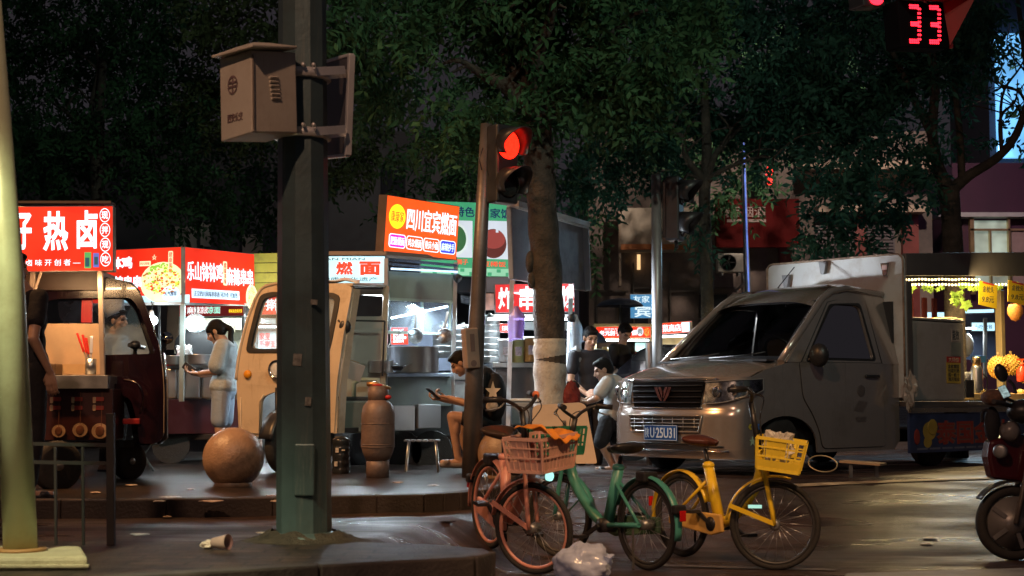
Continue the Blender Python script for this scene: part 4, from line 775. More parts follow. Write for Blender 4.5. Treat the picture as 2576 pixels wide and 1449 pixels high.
mb = MB(); M, w, h = frame(560, 800, 835, 18.06, 590, 800, 18.06); mb.T = M; put_text(mb, '宝藏\n豆花', 0, 0, w * .7, h * .7, .004, .01); mb.build('lettering', M_DKTXT, s)
for u in (450, 612): post(s, u, 770, u, 1100, 17.95, .04, M_DSTEEL)
areal('noodle_stall_light', P(540, 790, 17.95), P(540, 880, 18.0), 9, (.85, .97, 1), .9, .04)
slab(520, 835, 620, 1080, 18.3, 18.3, .1, 'dark_back', mat('dark_wood', (.12, .07, .04)), s)
# faded yellow sign board
s = thing('sign_board', 'weathered yellow board with horizontal slats behind the mast', 'sign', P(680, 740, 17.2)); mb = MB()
for i in range(4):
    M, w, h = frame(610, 638 + i * 25, 661 + i * 25, 17.2, 740, 636 + i * 25, 17.3); T = mb.T; mb.T = M; mb.box((0, 0, -.03), (w, h, .05)); mb.T = T
mb.build('slats', mat('yellow_board', (.55, .45, .07), .6, 0, .2, 3, dirt=(.2, .12, .05), dscale=4, damt=.8), s); post(s, 625, 640, 625, 1100, 17.3, .06, M_DSTEEL); post(s, 735, 640, 735, 1100, 17.4, .06, M_DSTEEL)
areal('yellow_board_light', P(690, 762, 16.5), P(690, 690, 17.3), 5, (.9, 1, .8), .6, .03)
# stall with red hand-pulled noodle sign seen through the cream tricycle's windscreen
s = thing('food_stall', 'bright stall with red signs seen through the cream tricycle windscreen', 'food stall', P(700, 1000, 18.6)); s.location.z = GZ
board(s, frame(622, 742, 792, 18.6, 760, 740, 18.7), M_SIGNRED, [('t', '手擀面', .45, .5, .7, .6, .02, W_)], th=.05)
slab(560, 800, 790, 815, 18.6, 18.6, .7, 'counter_hood', M_STEEL, s); tube_lamp(s, 635, 822, 18.5, 780, 822, 18.5, 16)
slab(600, 825, 800, 885, 19, 19, .05, 'back_wall', mat('pale_wall', (.6, .65, .68), .6, 0, .15), s)
board(s, frame(650, 832, 880, 18.9, 702, 832, 18.9), mat('pale_poster', (.55, .62, .64), .5), [('t', '家里\n手擀面', .45, .5, .8, .8, .03, em('poster_red', (.8, .1, .1), .7))], th=.02, name='poster')
for u in (615, 790): post(s, u, 740, u, 1100, 18.65, .05, M_STEEL)
slab(615, 900, 800, 1080, 18.6, 18.6, .6, 'counter', M_DSTEEL, s)
# ---- stall 3: burning noodles
D3 = 15.5
s3 = thing('food_stall', 'noodle stall with a tilted orange red sign, white front sign and big steel boiler', 'food stall', P(1050, 1150, D3)); s3.location.z = GZ
fr = frame(966, 490, 636, D3 - .05, 1150, 518, D3 + .88)
TL, TR, BL, BR = P(966, 490, D3 - .12), P(1147, 519, D3 + .8), P(977, 632, D3), P(1155, 655, D3 + .92)
x = (TR - TL); W3 = x.length; x.normalize(); y = (TL + TR - BL - BR) / 2; zz = x.cross(y).normalized(); y2 = zz.cross(x); Mx = Matrix((x, y2, zz)).transposed().to_4x4(); Mx.translation = (TL + TR + BL + BR) / 4
SO = em('lit_orange_red_sign', (.92, .09, .012), 1.0)
board(s3, (Mx, W3, y.dot(y2)), SO, [('o', .14, .35, .22, .44, .003, em('lit_lemon', (.93, .85, .02), 1.0)), ('t', '康康家', .14, .35, .17, .2, .0, M_REDLET), ('t', '四川宜宾燃面', .62, .36, .7, .42, .012, W_), ('r', .16, .79, .225, .25, .003, W_), ('r', .16, .79, .205, .22, .004, M_MAG), ('r', .395, .79, .225, .25, .003, W_), ('r', .395, .79, .205, .22, .004, SO), ('r', .63, .79, .225, .25, .003, W_), ('r', .63, .79, .205, .22, .004, SO), ('r', .865, .79, .225, .25, .003, W_), ('r', .865, .79, .205, .22, .004, M_BLU),
    ('t', '肥肠燃面', .16, .79, .185, .15, .0, W_), ('t', '鸡杂燃面', .395, .79, .185, .15, .0, W_), ('t', '重庆小面', .63, .79, .185, .15, .0, W_), ('t', '麻辣抄手', .865, .79, .185, .15, .0, W_)], mat('brown_side', (.12, .085, .07), .5), .12)
board(s3, frame(700, 645, 712, D3 - .1, 968, 645, D3 - .02), M_SIGNPALE, [('t', 'RAN MIAN', .6, .1, .42, .09, .0, M_DKTXT), ('t', '燃', .62, .45, .16, .5, .035, M_REDLET), ('t', '面', .86, .45, .2, .52, .05, M_REDLET), ('t', '宜', .2, .45, .17, .5, .035, M_REDLET), ('t', '非物质文化遗产', .62, .86, .62, .15, .0, M_DKTXT)], th=.1)
mb = MB(); q = [P(700, 642, D3 - .12), P(972, 641, D3 - .04), P(1150, 655, D3 + .9), P(900, 652, D3 + 1.6)]; mb.prism(q, (0, 0, .04)); mb.build('roof', mat('brownish_roof', (.25, .18, .14), .5), s3)
for a, b, v0, v1, w_ in ((975, 1150, 656, 664, .03), (980, 1150, 668, 676, .025)):
    mb = MB(); mb.bar(P(a, v0 - 4, D3), P(b, v0 + 12, D3 + .9), w_, w_); mb.build('rail', mat('blue_steel', (.35, .5, .75), .2, .8), s3)
mb = MB(); mb.bar(P(985, 676, D3 - .02), P(1150, 684, D3 + .85), .02, .02); mb.build('light_strip', em('blue_white_strip', (.5, .75, 1), 1.4, .3, 9), s3)
post(s3, 972, 650, 968, 1075, D3, .045, M_STEEL); post(s3, 1147, 660, 1137, 1010, D3 + .9, .045, M_STEEL); post(s3, 700, 712, 700, 1000, D3 - .08, .04, M_STEEL)
# greenish hood, glass screen, light tube
MG = mat('pale_green_frame', (.5, .62, .55), .4)
M, w, h = frame(980, 682, 755, D3 + .02, 1142, 690, D3 + .88); mb = MB(M); mb.box((0, 0, -.02), (w, h, .02)); mb.build('hood', mat('greenish_hood', (.32, .37, .31), .5, 0, .12, 3), s3)
for (u0, v0, u1, v1) in ((975, 752, 1140, 760), (975, 836, 1140, 840), (1062, 756, 1062, 838), (1133, 756, 1130, 850)):
    mb = MB(); d0 = D3 + .9 * (u0 - 975) / 165; d1 = D3 + .9 * (u1 - 975) / 165; mb.bar(P(u0, v0, d0), P(u1, v1, d1), .02, .03); mb.build('screen_frame', MG, s3)
M, w, h = frame(976, 758, 838, D3 + .01, 1138, 758, D3 + .89); mb = MB(M); mb.box((0, 0, 0), (w, h, .005)); mb.build('glass_screen', glass('stall_glass', (.85, .93, 1), .82, .04, .12), s3)
tube_lamp(s3, 985, 800, D3 + .8, 1125, 771, D3 + 1.5, 6); tube_lamp(s3, 890, 738, D3 + .2, 962, 742, D3 + .2, 14)
slab(985, 760, 1140, 935, D3 + 1.9, D3 + 2.2, .04, 'back_wall', mat('dim_back', (.12, .14, .2), .5, 0, .4, 3), s3)
board(s3, frame(984, 824, 866, D3 + .75, 1026, 824, D3 + .8), M_SIGNRED, [('t', '燃面小面\n抄手凉面\n酸辣粉鸡杂\n加蛋加肉', .5, .5, .8, .8, .01, W_)], th=.02, name='menu_board')
slab(960, 938, 1140, 948, D3 - .02, D3 + .8, .7, 'counter_top', mat('blue_grey_counter', (.3, .36, .45), .3, .5), s3)
slab(972, 948, 1135, 1025, D3 + .05, D3 + .85, .6, 'counter_front', mat('greenish_front', (.1, .12, .11), .5), s3)
slab(982, 1020, 1045, 1084, D3 - .1, D3 + .1, .1, 'steel_door', M_STEEL, s3, .01); slab(1052, 1017, 1110, 1078, D3 + .1, D3 + .35, .1, 'steel_door', M_STEEL, s3, .01)
slab(880, 1005, 1140, 1100, D3 + .4, D3 + .9, .5, 'bed_frame', mat('dark_bed', (.03, .035, .04), .5), s3)
for u in (1010, 1086): mb = MB(); c = P(u, 1135, D3 + .6); mb.cyl(c, c + Vector((0, .12, 0)), .22, None, 24); mb.build('wheel', M_TYRE, s3)
mb = MB(); c = P(930, 600, D3 + 1)
pot(1040, 938, D3 + .32, .27, .27, 'big steel noodle boiler with strainers on the counter'); 
for u, lb in ((1005, 'long handled wire strainer hooked on the boiler, the one nearer the cream tricycle'), (1078, 'long handled wire strainer hooked on the boiler, the one nearer the seated man')):
    d = D3 + .25; t = thing('noodle_strainer', lb, 'strainer', P(u + 38, 855, d)); t.location = P(u + 40, 850, d); c = P(u + 40, 845, d)
    mb = MB(); mb.tube([c + Vector((.077 * math.cos(a * .4), -.03, .075 * math.sin(a * .4))) for a in range(16)], .006, 6, closed=True); mb.build('rim', M_STEEL, t); mb = MB(); mb.lathe([(.075, 0), (.07, -.06), (.05, -.11), (0, -.12)], c + Vector((0, -.03, 0)), 16, axis=(0, -.95, .3)); mb.build('mesh_basket', mat('wire_mesh', (.4, .42, .43), .4, .7, .4, 90), t)
    mb = MB(); mb.bar(c + Vector((0, -.02, .07)), P(u + 46 + (3 if u > 1050 else -5), 785, d + .1), .025, .018); mb.build('handle', mat('dark_handle', (.06, .045, .035), .6), t)
t = thing('frying_pan', 'dark frying pan with a steel handle on the noodle counter', 'pan', P(985, 935, D3 - .05)); c = P(990, 932, D3 - .05); mb = MB(); mb.lathe([(.08, 0), (.12, .045), (.125, .045), (.08, .008), (0, .008)], c, 20); mb.build('pan', M_BLACK, t); mb = MB(); mb.bar(c + Vector((.1, 0, .04)), P(1036, 915, D3), .02, .012); mb.build('handle', M_STEEL, t)
pot(958, 938, D3 - .1, .13, .12, 'shallow steel pan with cream rim at the noodle stall corner', M_STEEL)
t = thing('ladle', 'long steel ladle leaning across the boiler', 'ladle', P(985, 890, D3 + .1)); mb = MB(); mb.bar(P(968, 880, D3 + .05), P(1015, 828, D3 + .15), .016, .008); mb.build('handle', M_STEEL, t)
areal('noodle_counter_light', P(1050, 766, D3 + .35), P(1050, 940, D3 + .2), 14, (.8, .95, 1), .9, .04)
# ---- stall 4: green picture sign and fried skewers
D4 = 17.0
s4 = thing('food_stall', 'rice stall behind the red signal with a green picture sign showing bowls', 'food stall', P(1210, 1100, D4)); s4.location.z = GZ
LG = em('lit_green_board', (.07, .42, .2), .6, .08); WP = em('lit_photo_white', (.62, .68, .75), .75)
board(s4, frame(1060, 505, 692, D4, 1289, 513, D4 + .25), LG, [('t', '特色', .47, .13, .22, .14, .02, M_INK), ('t', '家饭', .87, .14, .24, .14, .02, M_INK), ('b', .38, .5, .36, .5, .002, WP), ('o', .36, .5, .3, .46, .004, em('pale_plate', (.7, .8, .78), .7)), ('o', .38, .5, .22, .36, .006, em('greens', (.05, .16, .06), .6)), ('b', .8, .5, .34, .52, .002, WP), ('o', .79, .55, .29, .4, .004, em('dark_bowl', (.12, .03, .025), .7)), ('o', .79, .49, .26, .26, .006, em('red_soup', (.32, .06, .05), .7)), ('b', .83, .33, .03, .14, .008, WP), ('t', '狮子', .45, .81, .12, .075, .01, M_REDLET), ('t', '豆稀饭', .8, .83, .26, .075, .01, M_REDLET), ('b', .5, .94, 1, .1, .002, em('lit_mint', (.3, .65, .42), .7))] + [('b', .05 + .1 * i, .92 + .045 * (i % 2), .045, .045, .004, LG) for i in range(10)], th=.06)
board(s4, frame(1224, 697, 735, D4 - .05, 1280, 697, D4), mat('pale_card', (.5, .55, .62), .5, 0, .05), [], th=.02, name='blank_card')
slab(1150, 700, 1215, 735, D4 + .3, D4 + .3, .3, 'awning', mat('dark_awning', (.05, .05, .06), .5), s4)
mb = MB(); mb.grid(lambda a, b: P(1160 + 90 * a, 742 + 18 * b + 5 * math.sin(7 * a), D4 - .1 + .5 * b), 10, 3); mb.build('folded_awning', mat('dark_awning', (.05, .05, .06)), s4, solid=.02)
for u in (1145, 1292): post(s4, u, 692, u, 1100, D4 + .3, .04, M_STEEL)
slab(1140, 940, 1300, 955, D4 + .2, D4 + .25, .7, 'counter_top', M_STEEL, s4); slab(1145, 955, 1300, 1090, D4 + .25, D4 + .3, .6, 'counter', M_DSTEEL, s4)
areal('rice_stall_light', P(1215, 760, D4 + .2), P(1215, 950, D4 + .3), 18, (.8, .95, 1), .8, .04)
# steamer stacks
t0 = None
for i, (u, vb, n, r) in enumerate(((1165, 905, 5, .12), (1232, 912, 7, .115), (1112, 900, 5, .11))):
    lb = ('stack of steel steamers just left of the signal pole', 'tall stack of steel steamers just right of the signal pole', 'stack of steel steamers behind the noodle boiler')[i]
    c = P(u, vb, D4 - .1 + (.3 if i == 2 else 0)); t = thing('steamer_stack', lb, 'steamer', c)
    for k in range(n): mb = MB(); mb.lathe([(r, 0), (r, .055), (r + .006, .06), (r + .006, .068), (r - .006, .07)], c + Vector((0, 0, k * .072)), 24); mb.build('steamer_tier', M_STEEL, t)
    mb = MB(); mb.lathe([(r + .004, 0), (r * .6, .035), (.02, .045), (.015, .065), (0, .065)], c + Vector((0, 0, n * .072)), 24); mb.build('lid', M_STEEL, t)
# grey back of a sign, standing edge-on
s = thing('sign_board', 'big grey sign board seen from behind, tilted down away beyond the tree trunk', 'sign', P(1380, 720, 16.9))
M, w, h = frame(1292, 524, 702, 15.9, 1470, 560, 17.9)
TL, TR, BL = P(1290, 520, 15.9), P(1471, 572, 18.2), P(1296, 702, 15.9); x = TR - TL; w = x.length; x.normalize(); y = TL - BL; zz = x.cross(y).normalized(); y2 = zz.cross(x); M = Matrix((x, y2, zz)).transposed().to_4x4(); h = y.dot(y2); M.translation = TL + x * w / 2 - y2 * h / 2
mb = MB(M); mb.box((0, 0, -.05), (w, h, .06)); mb.build('back_sheet', mat('grey_sheet', (.26, .28, .32), .55, .1, .12, 1.5, dirt=(.1, .11, .13), dscale=2.5, damt=.7), s, bevel=.01)
mb = MB(M); mb.box((0, h / 2 + .03, 0), (w, .06, .14)); mb.box((0, h / 2 - .02, .05), (w, .012, .02)); mb.build('top_rail', mat('white_rail', (.7, .68, .62), .4, dirt=(.3, .25, .15), damt=.6), s); mb = MB(M); mb.box((w / 2, 0, 0), (.03, h, .1)); mb.build('side_rail', M_STEEL, s)
areal('skewer_stall_uplight', P(1380, 738, 16.6), P(1385, 640, 16.9), 4, (.8, .9, 1), .8, .03)
# fried skewer stall
D5 = 16.6
s5 = thing('food_stall', 'fried skewer stall with a red sign half hidden by the whitewashed tree', 'food stall', P(1350, 1100, D5)); s5.location.z = GZ
board(s5, frame(1246, 716, 786, D5, 1443, 714, D5 + .15), em('red_sign_dim', (.6, .03, .03), .8), [('t', '炸', .13, .5, .2, .8, .025, em('sign_white_dim', (.8, .88, .9), .9)), ('t', '串', .4, .5, .2, .85, .025, MATS['sign_white_dim']), ('t', '夹', .67, .5, .2, .85, .025, MATS['sign_white_dim']), ('t', '馍', .92, .5, .16, .85, .025, MATS['sign_white_dim'])], th=.06)
slab(1208, 738, 1243, 780, D5 - .05, D5, .02, 'pale_poster', mat('pink_poster', (.6, .4, .38), .5, 0, .3, 12), s5)
slab(1243, 790, 1445, 800, D5, D5 + .15, .3, 'shelf', M_WHITEPL, s5); tube_lamp(s5, 1227, 803, D5 - .05, 1340, 803, D5, 11); tube_lamp(s5, 1348, 803, D5, 1440, 803, D5 + .1, 8)
post(s5, 1288, 700, 1278, 1080, D5 - .08, .05, mat('wrapped_post', (.6, .63, .66), .35, .2, .25, 8)); post(s5, 1437, 715, 1425, 1080, D5 + .1, .05, MATS['wrapped_post'])
slab(1240, 912, 1440, 924, D5 - .05, D5 + .1, .7, 'counter_top', M_STEEL, s5); slab(1246, 924, 1436, 1090, D5 + .0, D5 + .15, .6, 'counter', mat('dark_counter', (.07, .07, .075), .5), s5)
board(s5, frame(1252, 815, 836, D5 + .5, 1282, 815, D5 + .5), M_SIGNRED, [('t', '扫码', .6, .5, .5, .6, .01, W_)], th=.02, name='small_sign')
slab(1296, 810, 1440, 830, D5 + .9, D5 + .9, .2, 'dark_hood', M_DSTEEL, s5)
for u, vt, vb, r, col, lb in ((1272, 858, 910, 18, (.62, .66, .7), 'white plastic tub with printed label on the fried skewer counter'), (1302, 856, 912, 18, (.6, .66, .3), 'yellow green tub with printed label on the fried skewer counter'), (1335, 852, 910, 18, (.45, .25, .08), 'amber oil tub on the counter beside the tree')):
    d = D5 - .0; c = P(u, vb, d); k = d / FPX; hh = (vb - vt) * k; t = thing('tub', lb, 'tub', c); mb = MB(); mb.lathe([(r * k * .9, 0), (r * k, hh), (r * k * 1.05, hh)], c, 22); mb.build('bucket', mat('tub_%d' % u, col, .4), t); mb = MB(); mb.lathe([(r * k * 1.08, 0), (r * k * 1.08, .02), (0, .025)], c + Vector((0, 0, hh)), 22); mb.build('lid', M_WHITEPL, t)
    mb = MB(); mb.box(c + Vector((.01, -r * k * .97, hh * .5)), (r * k * .9, .008, hh * .4)); mb.build('label', mat('tub_label', (.2, .2, .22), .5, 0, .6, 40), t)
def hang_bag(u, v0, v1, D, w, lb, m, seed):
    t = thing('plastic_bag', lb, 'plastic bag', P(u, v0, D)); a, b = P(u, v0, D), P(u, v1, D); L = (a - b).length; k = w / 2 / FPX * D
    mb = MB(); mb.grid(lambda i, j: a.lerp(b, j) + Vector((math.cos(6.283 * i) * k * (.14 + .8 * sm(j * 2.6) + .1 * math.sin(4 * j + seed)) * (1 + .22 * math.sin(31.4 * i + seed + 3 * j)), math.sin(6.283 * i) * k * .45 * (.14 + .8 * sm(j * 2.6)) * (1 + .2 * math.sin(18.85 * i)), .02 * math.sin(9 * i + seed) * j)), 22, 9, closeu=True); mb.build('bag', m, t)
PUR = glass('purple_bag', (.5, .4, .7), .5, .25, .25); MILK = glass('milky_bag', (.5, .55, .6), .62, .3, .25)
hang_bag(1298, 770, 855, D5 - .2, 40, 'translucent purple plastic bag hanging on the post left of the tree', PUR, 1); hang_bag(1447, 790, 890, D5 - .05, 36, 'long clear plastic bag hanging right of the tree', MILK, 2)
hang_bag(1450, 868, 920, D5 - .1, 36, 'full milky plastic bag hanging beside the polo shirted man', MILK, 4)
t = thing('paper_sheet', 'curled pale paper sheet standing behind the polo shirted man', 'paper', P(1492, 900, 16.9)); mb = MB(); mb.grid(lambda a, b: P(1470 + 52 * a + 8 * b, 882 + 30 * b - 6 * math.sin(3 * a), 16.8 + .2 * a * a), 8, 5); mb.build('sheet', mat('cream_paper', (.65, .58, .5), .7), t, solid=.004)
# ---- far stalls on the right
D6 = 19.5
s6 = thing('food_stall', 'small far stall with a narrow red sign and yellow lit counter', 'food stall', P(1570, 1000, D6)); s6.location.z = GZ
board(s6, frame(1499, 823, 851, D6, 1637, 821, D6 + .1), M_SIGNRED, [('t', '老元肘子肉夹馍', .4, .56, .68, .5, .02, W_), ('t', '祖传秘方 百年老店', .4, .18, .5, .14, 0, W_), ('o', .8, .45, .13, .8, .003, WP), ('t', '肉', .8, .45, .07, .5, .01, M_DKTXT), ('food', .93, .5, .12, .85, .003, M_YEL)], mat('tan_frame', (.5, .36, .2), .4), .12)
slab(1492, 814, 1644, 822, D6 - .03, D6 + .05, .3, 'roof', mat('tan_frame', (.5, .36, .2)), s6); tube_lamp(s6, 1505, 856, D6, 1632, 856, D6, 8)
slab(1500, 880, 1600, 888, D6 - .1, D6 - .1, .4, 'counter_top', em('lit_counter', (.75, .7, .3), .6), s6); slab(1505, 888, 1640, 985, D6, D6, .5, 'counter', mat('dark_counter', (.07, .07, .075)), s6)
for u in (1497, 1640): post(s6, u, 820, u, 1060, D6, .035, MATS['tan_frame'])
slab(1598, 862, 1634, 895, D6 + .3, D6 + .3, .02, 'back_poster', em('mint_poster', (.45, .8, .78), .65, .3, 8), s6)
for u, h0 in ((1522, 872), (1542, 874), (1585, 868), (1562, 876)):
    c = P(u, 893, D6 - .2); mb = MB(); hh = P(u, h0, D6 - .2).z - c.z; mb.lathe([(.045, 0), (.045, hh * .8), (.03, hh), (0, hh)], c, 12); mb.build('jar', mat('amber_jar', (.6, .42, .15), .3), s6)
s7 = thing('food_stall', 'far stall with a red and white sign right of the second signal pole', 'food stall', P(1700, 1000, D6 + .5)); s7.location.z = GZ
board(s7, frame(1640, 815, 842, D6 + .5, 1740, 808, D6 + .7), M_SIGNRED, [('t', '凉菜商店', .4, .5, .62, .7, .02, W_), ('b', .86, .5, .26, .9, .003, em('lit_paleblue', (.6, .85, .95), 1))], th=.1)
tube_lamp(s7, 1645, 848, D6 + .5, 1735, 844, D6 + .6, 8); slab(1650, 895, 1740, 985, D6 + .5, D6 + .5, .5, 'counter', mat('dark_counter', (.07, .07, .075)), s7); post(s7, 1738, 810, 1738, 1060, D6 + .6, .035, M_STEEL)
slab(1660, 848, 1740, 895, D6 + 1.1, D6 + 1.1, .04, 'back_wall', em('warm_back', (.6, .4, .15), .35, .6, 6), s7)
s = thing('sign', 'small blue sign with pale characters on the brown wall', 'sign', P(1615, 790, 24.5))
board(s, frame(1586, 741, 800, 24.5, 1646, 741, 24.5), em('dim_blue_board', (.05, .19, .36), .8), [('t', '友家', .45, .2, .7, .3, .01, em('pale_blue_letters', (.6, .75, .8), .8)), ('t', '宾', .5, .72, .7, .5, .02, MATS['pale_blue_letters'])], th=.06, name='board')
s = thing('parked_car', 'dark parked car mostly hidden between the far stalls and the truck', 'car', P(1640, 960, 17.8)); s.location.z = .4
prof = rounded([(1548, 965), (1552, 930), (1580, 908), (1610, 878), (1660, 866), (1760, 868), (1800, 965)], [6, 14, 14, 20, 14, 14, 4]); mb = MB(); a = [P(u, v, 17.6) for u, v in prof]; mb.prism(a, (0, 1.5, 0)); mb.build('body', mat('dark_car_paint', (.02, .02, .028), .12, .3, .1, coat=.8), s, bevel=.05)
mb = MB(); mb.prism([P(u, v, 17.58) for u, v in rounded([(1585, 908), (1612, 883), (1655, 872), (1700, 874), (1700, 908)], 6)], (0, .015, 0)); mb.build('window', mat('dark_window', (.02, .022, .028)), s)
for u in (1590, 1740): c = P(u, 985, 17.6); c.z = .68; mb = MB(); mb.cyl(c, c + Vector((0, .2, 0)), .28, None, 20); mb.build('wheel', M_TYRE, s)
# dome umbrellas between
for u, v, ru, rv, D, lb in ((1560, 768, 60, 24, 22, 'dark folded parasol top before the blue sign'), (1478, 858, 50, 40, 17.3, 'dark blue umbrella behind the man in the black polo')):
    c = P(u, v, D); k = D / FPX; s = thing('umbrella', lb, 'umbrella', c); mb = MB(); n = 10
    mb.grid(lambda i, j: c + Vector((math.cos(6.283 * i) * ru * k * math.sin(1.4 * j), math.sin(6.283 * i) * ru * k * math.sin(1.4 * j), rv * k * (math.cos(1.4 * j) - .3 + .04 * abs(math.sin(5 * 6.283 * i / 2))))), 30, 8, closeu=True); mb.build('canopy', mat('umbrella_%d' % u, (.03, .035, .06), .5), s); mb = MB(); mb.tube([c + Vector((0, 0, rv * k * .7)), c + Vector((0, 0, -1.0))], .012, 6); mb.build('pole', M_DSTEEL, s)
# gas cylinder
p = P(950, 1200, 13.6); p.z = GZ
s = thing('gas_cylinder', 'tall dusty brown gas cylinder with a ring collar beside the cream tricycle', 'gas cylinder', p); k = 13.6 / FPX
gm = mat('gas_paint', (.2, .14, .12), .5, .2, .2, 5, .15, 40, dirt=(.1, .06, .05), dscale=4, damt=.7); H_ = lambda v: (1205 - v) * k
mb = MB(); mb.lathe([(30 * k, H_(1160)), (38 * k, H_(1140)), (42 * k, H_(1125)), (42 * k, H_(1045)), (38 * k, H_(1025)), (24 * k, H_(1008)), (12 * k, H_(1004)), (0, H_(1003))], p, 30); mb.build('tank', gm, s)
mb = MB(); mb.lathe([(29 * k, H_(1205)), (29 * k, H_(1150)), (26 * k, H_(1150))], p, 30); mb.build('foot_ring', gm, s)
mb = MB(); mb.lathe([(25 * k, H_(1015)), (26 * k, H_(975)), (24 * k, H_(975))], p, 30); mb.build('collar', gm, s, solid=.005)
for v in (1126, 1120, 1068): mb = MB(); mb.lathe([(42.4 * k, H_(v) - .004), (43.5 * k, H_(v)), (42.4 * k, H_(v) + .004)], p, 30); mb.build('weld_band', gm, s)
mb = MB(); c = p + Vector((.0, -.05, H_(975))); mb.tube([c + Vector((-.1, 0, .02)), c + Vector((-.03, 0, .02)), c + Vector((.04, 0, -.0)), c + Vector((.12, 0, -.02))], [.02, .025, .02, .012], 10); mb.build('valve', mat('brass_valve', (.55, .3, .12), .3, .8), s); mb = MB(); mb.ell(c + Vector((.0, -.02, .01)), (.05, .02, .012)); mb.ell(c + Vector((.1, -.03, -.1)), (.03, .02, .02)); mb.build('valve_knob', mat('red_knob', (.5, .02, .02), .3), s)
p = P(858, 1185, 14.2); p.z = GZ; k = 14.2 / FPX
s = thing('water_keg', 'dark ribbed plastic keg standing beside the mast', 'keg', p); mb = MB(); z = 0; pr = [(20 * k, 0)]
for i in range(5): pr += [(22 * k, .02 + i * .068), (23 * k, .035 + i * .068), (23 * k, .06 + i * .068), (21.5 * k, .07 + i * .068)]
mb.lathe(pr + [(12 * k, .37), (0, .372)], p, 26); mb.build('keg', mat('dark_keg', (.02, .022, .024), .18), s); mb = MB()
for z_, x_ in ((.24, -.03), (.11, -.04), (.24, .03)): mb.box(p + Vector((x_, -23.3 * k, z_)), (.03, .006, .045 if x_ < 0 else .012))
mb.build('worn_print', mat('worn_print', (.5, .42, .34), .6, 0, .5, 30), s)
# stools
p = P(1062, 1185, 14.6); p.z = GZ
s = thing('stool', 'low slatted steel stool in front of the noodle stall', 'stool', p); zt = P(1062, 1108, 14.6).z; mb = MB()
for i in range(6): mb.box((p.x - .15 + i * .06, p.y, zt), (.045, .26, .015))
mb.build('seat', M_DSTEEL, s)
for a in (-1, 1): mb = MB(); mb.tube([(p.x + a * .13, p.y - .1, zt), (p.x + a * .16, p.y - .1, GZ + .01), (p.x + a * .16, p.y + .1, GZ + .01), (p.x + a * .13, p.y + .1, zt)], .01, 6); mb.build('leg', M_STEEL, s)
p = P(370, 1168, 14.6); p.z = GZ
s = thing('folding_stool', 'white folding stool with crossed legs behind the maroon tricycle wheel', 'stool', p); k = 14.6 / FPX; mb = MB(); zt = P(370, 1098, 14.6).z; mb.box((p.x - .03, p.y, zt), (.2, .2, .015)); mb.build('seat', M_WHITEPL, s)
for a in (-1, 1): mb = MB(); mb.bar((p.x - .03 - a * .09, p.y - .08 * a, zt), (p.x - .03 + a * .12, p.y - .08 * a, GZ + .01), .018, .018); mb.build('leg', M_GREYPL, s)
p = P(634, 1150, 15.9); p.z = GZ
s = thing('plastic_stool', 'white plastic stool under the cream tricycle nose', 'stool', p); zt = P(634, 1098, 15.9).z; mb = MB(); mb.box((p.x, p.y, zt), (.26, .26, .02)); mb.box((p.x, p.y - .125, zt - .03), (.24, .012, .05)); mb.build('seat', M_WHITEPL, s, bevel=.01)
for a in (-1, 1):
    for b in (-1, 1): mb = MB(); mb.bar((p.x + a * .11, p.y + b * .11, zt - .01), (p.x + a * .14, p.y + b * .14, GZ), .035, .02); mb.build('leg', M_WHITEPL, s)

# small floodlights added on the stall posts to whiten the truck front
for (u, v, D, tu, tv, td, w_, lb) in ((1152, 700, 16.3, 1640, 1080, 14.8, 40, 'small white floodlight added on the noodle stall post'), (1440, 800, 16.4, 2060, 720, 15.4, 60, 'small white floodlight added on the fried skewer stall post')):
    c = P(u, v, D); to = P(tu, tv, td); s = thing('floodlight', lb, 'floodlight', c); d = (to - c).normalized(); mb = MB(); mb.lathe([(.02, -.06), (.045, -.02), (.05, .02)], c, 16, axis=d); mb.build('housing', M_BPLAS, s); mb = MB(); mb.lathe([(.046, .015), (0, .02)], c, 16, axis=d); mb.build('lens', em('flood_lens', (.85, .95, 1), 6, 0), s)
    spot('truck_fill_light', c + d * .06, to, w_ * 4, (.85, .93, 1), 84, .8, .06)
# ------------------------------------------------------------------ cream cargo tricycle
CREAM = mat('cream_paint', (.6, .48, .34), .3, 0, .06, 2, coat=.5, dirt=(.3, .2, .11), dscale=3.5, damt=.55)
streaks(CREAM, (.3, .19, .1), .6, .78)
c = P(735, 1180, 14.6); tri = thing('cargo_tricycle', 'cream cabbed cargo tricycle with round lamp and dark rubber windscreen seal', 'tricycle', (c.x, c.y, GZ))
def dfr(u, v): return 14.85 - .5 * (u - 600) / 245 + .2 * max(0, (940 - v) / 220) ** 1.5
NF = Vector((-.43, -.9, 0))
def onfront(x, y, z): return P(x, y, dfr(x, y)) + NF * z
outer = rounded([(599, 1000), (597, 945), (606, 880), (626, 800), (648, 745), (664, 722), (700, 713), (860, 714), (888, 722), (884, 750), (866, 845), (850, 960), (843, 1088), (792, 1092), (792, 1020), (770, 985), (692, 985), (660, 1000), (655, 1098), (610, 1097), (603, 1080)], [0, 20, 30, 30, 20, 12, 10, 10, 8, 10, 20, 20, 6, 4, 20, 20, 18, 18, 6, 10, 12])
hole = rounded([(626, 884), (632, 850), (650, 778), (662, 744), (690, 738), (838, 740), (855, 748), (850, 780), (836, 850), (828, 884)], [12, 10, 10, 12, 6, 6, 10, 8, 8, 12])
def grow(ring, k, cx=740, cy=812): return [(cx + (x - cx) * (1 + k * 1.0), cy + (y - cy) * (1 + k * 1.35)) for x, y in ring]
mb = MB(); plate(mb, outer, [hole], onfront, .035); mb.build('front_shell', CREAM, tri, bevel=.008)
mb = MB(); plate(mb, grow(hole, .035), [grow(hole, -.075)], onfront, .06); mb.build('windscreen_seal', M_BLACK, tri, bevel=.006)
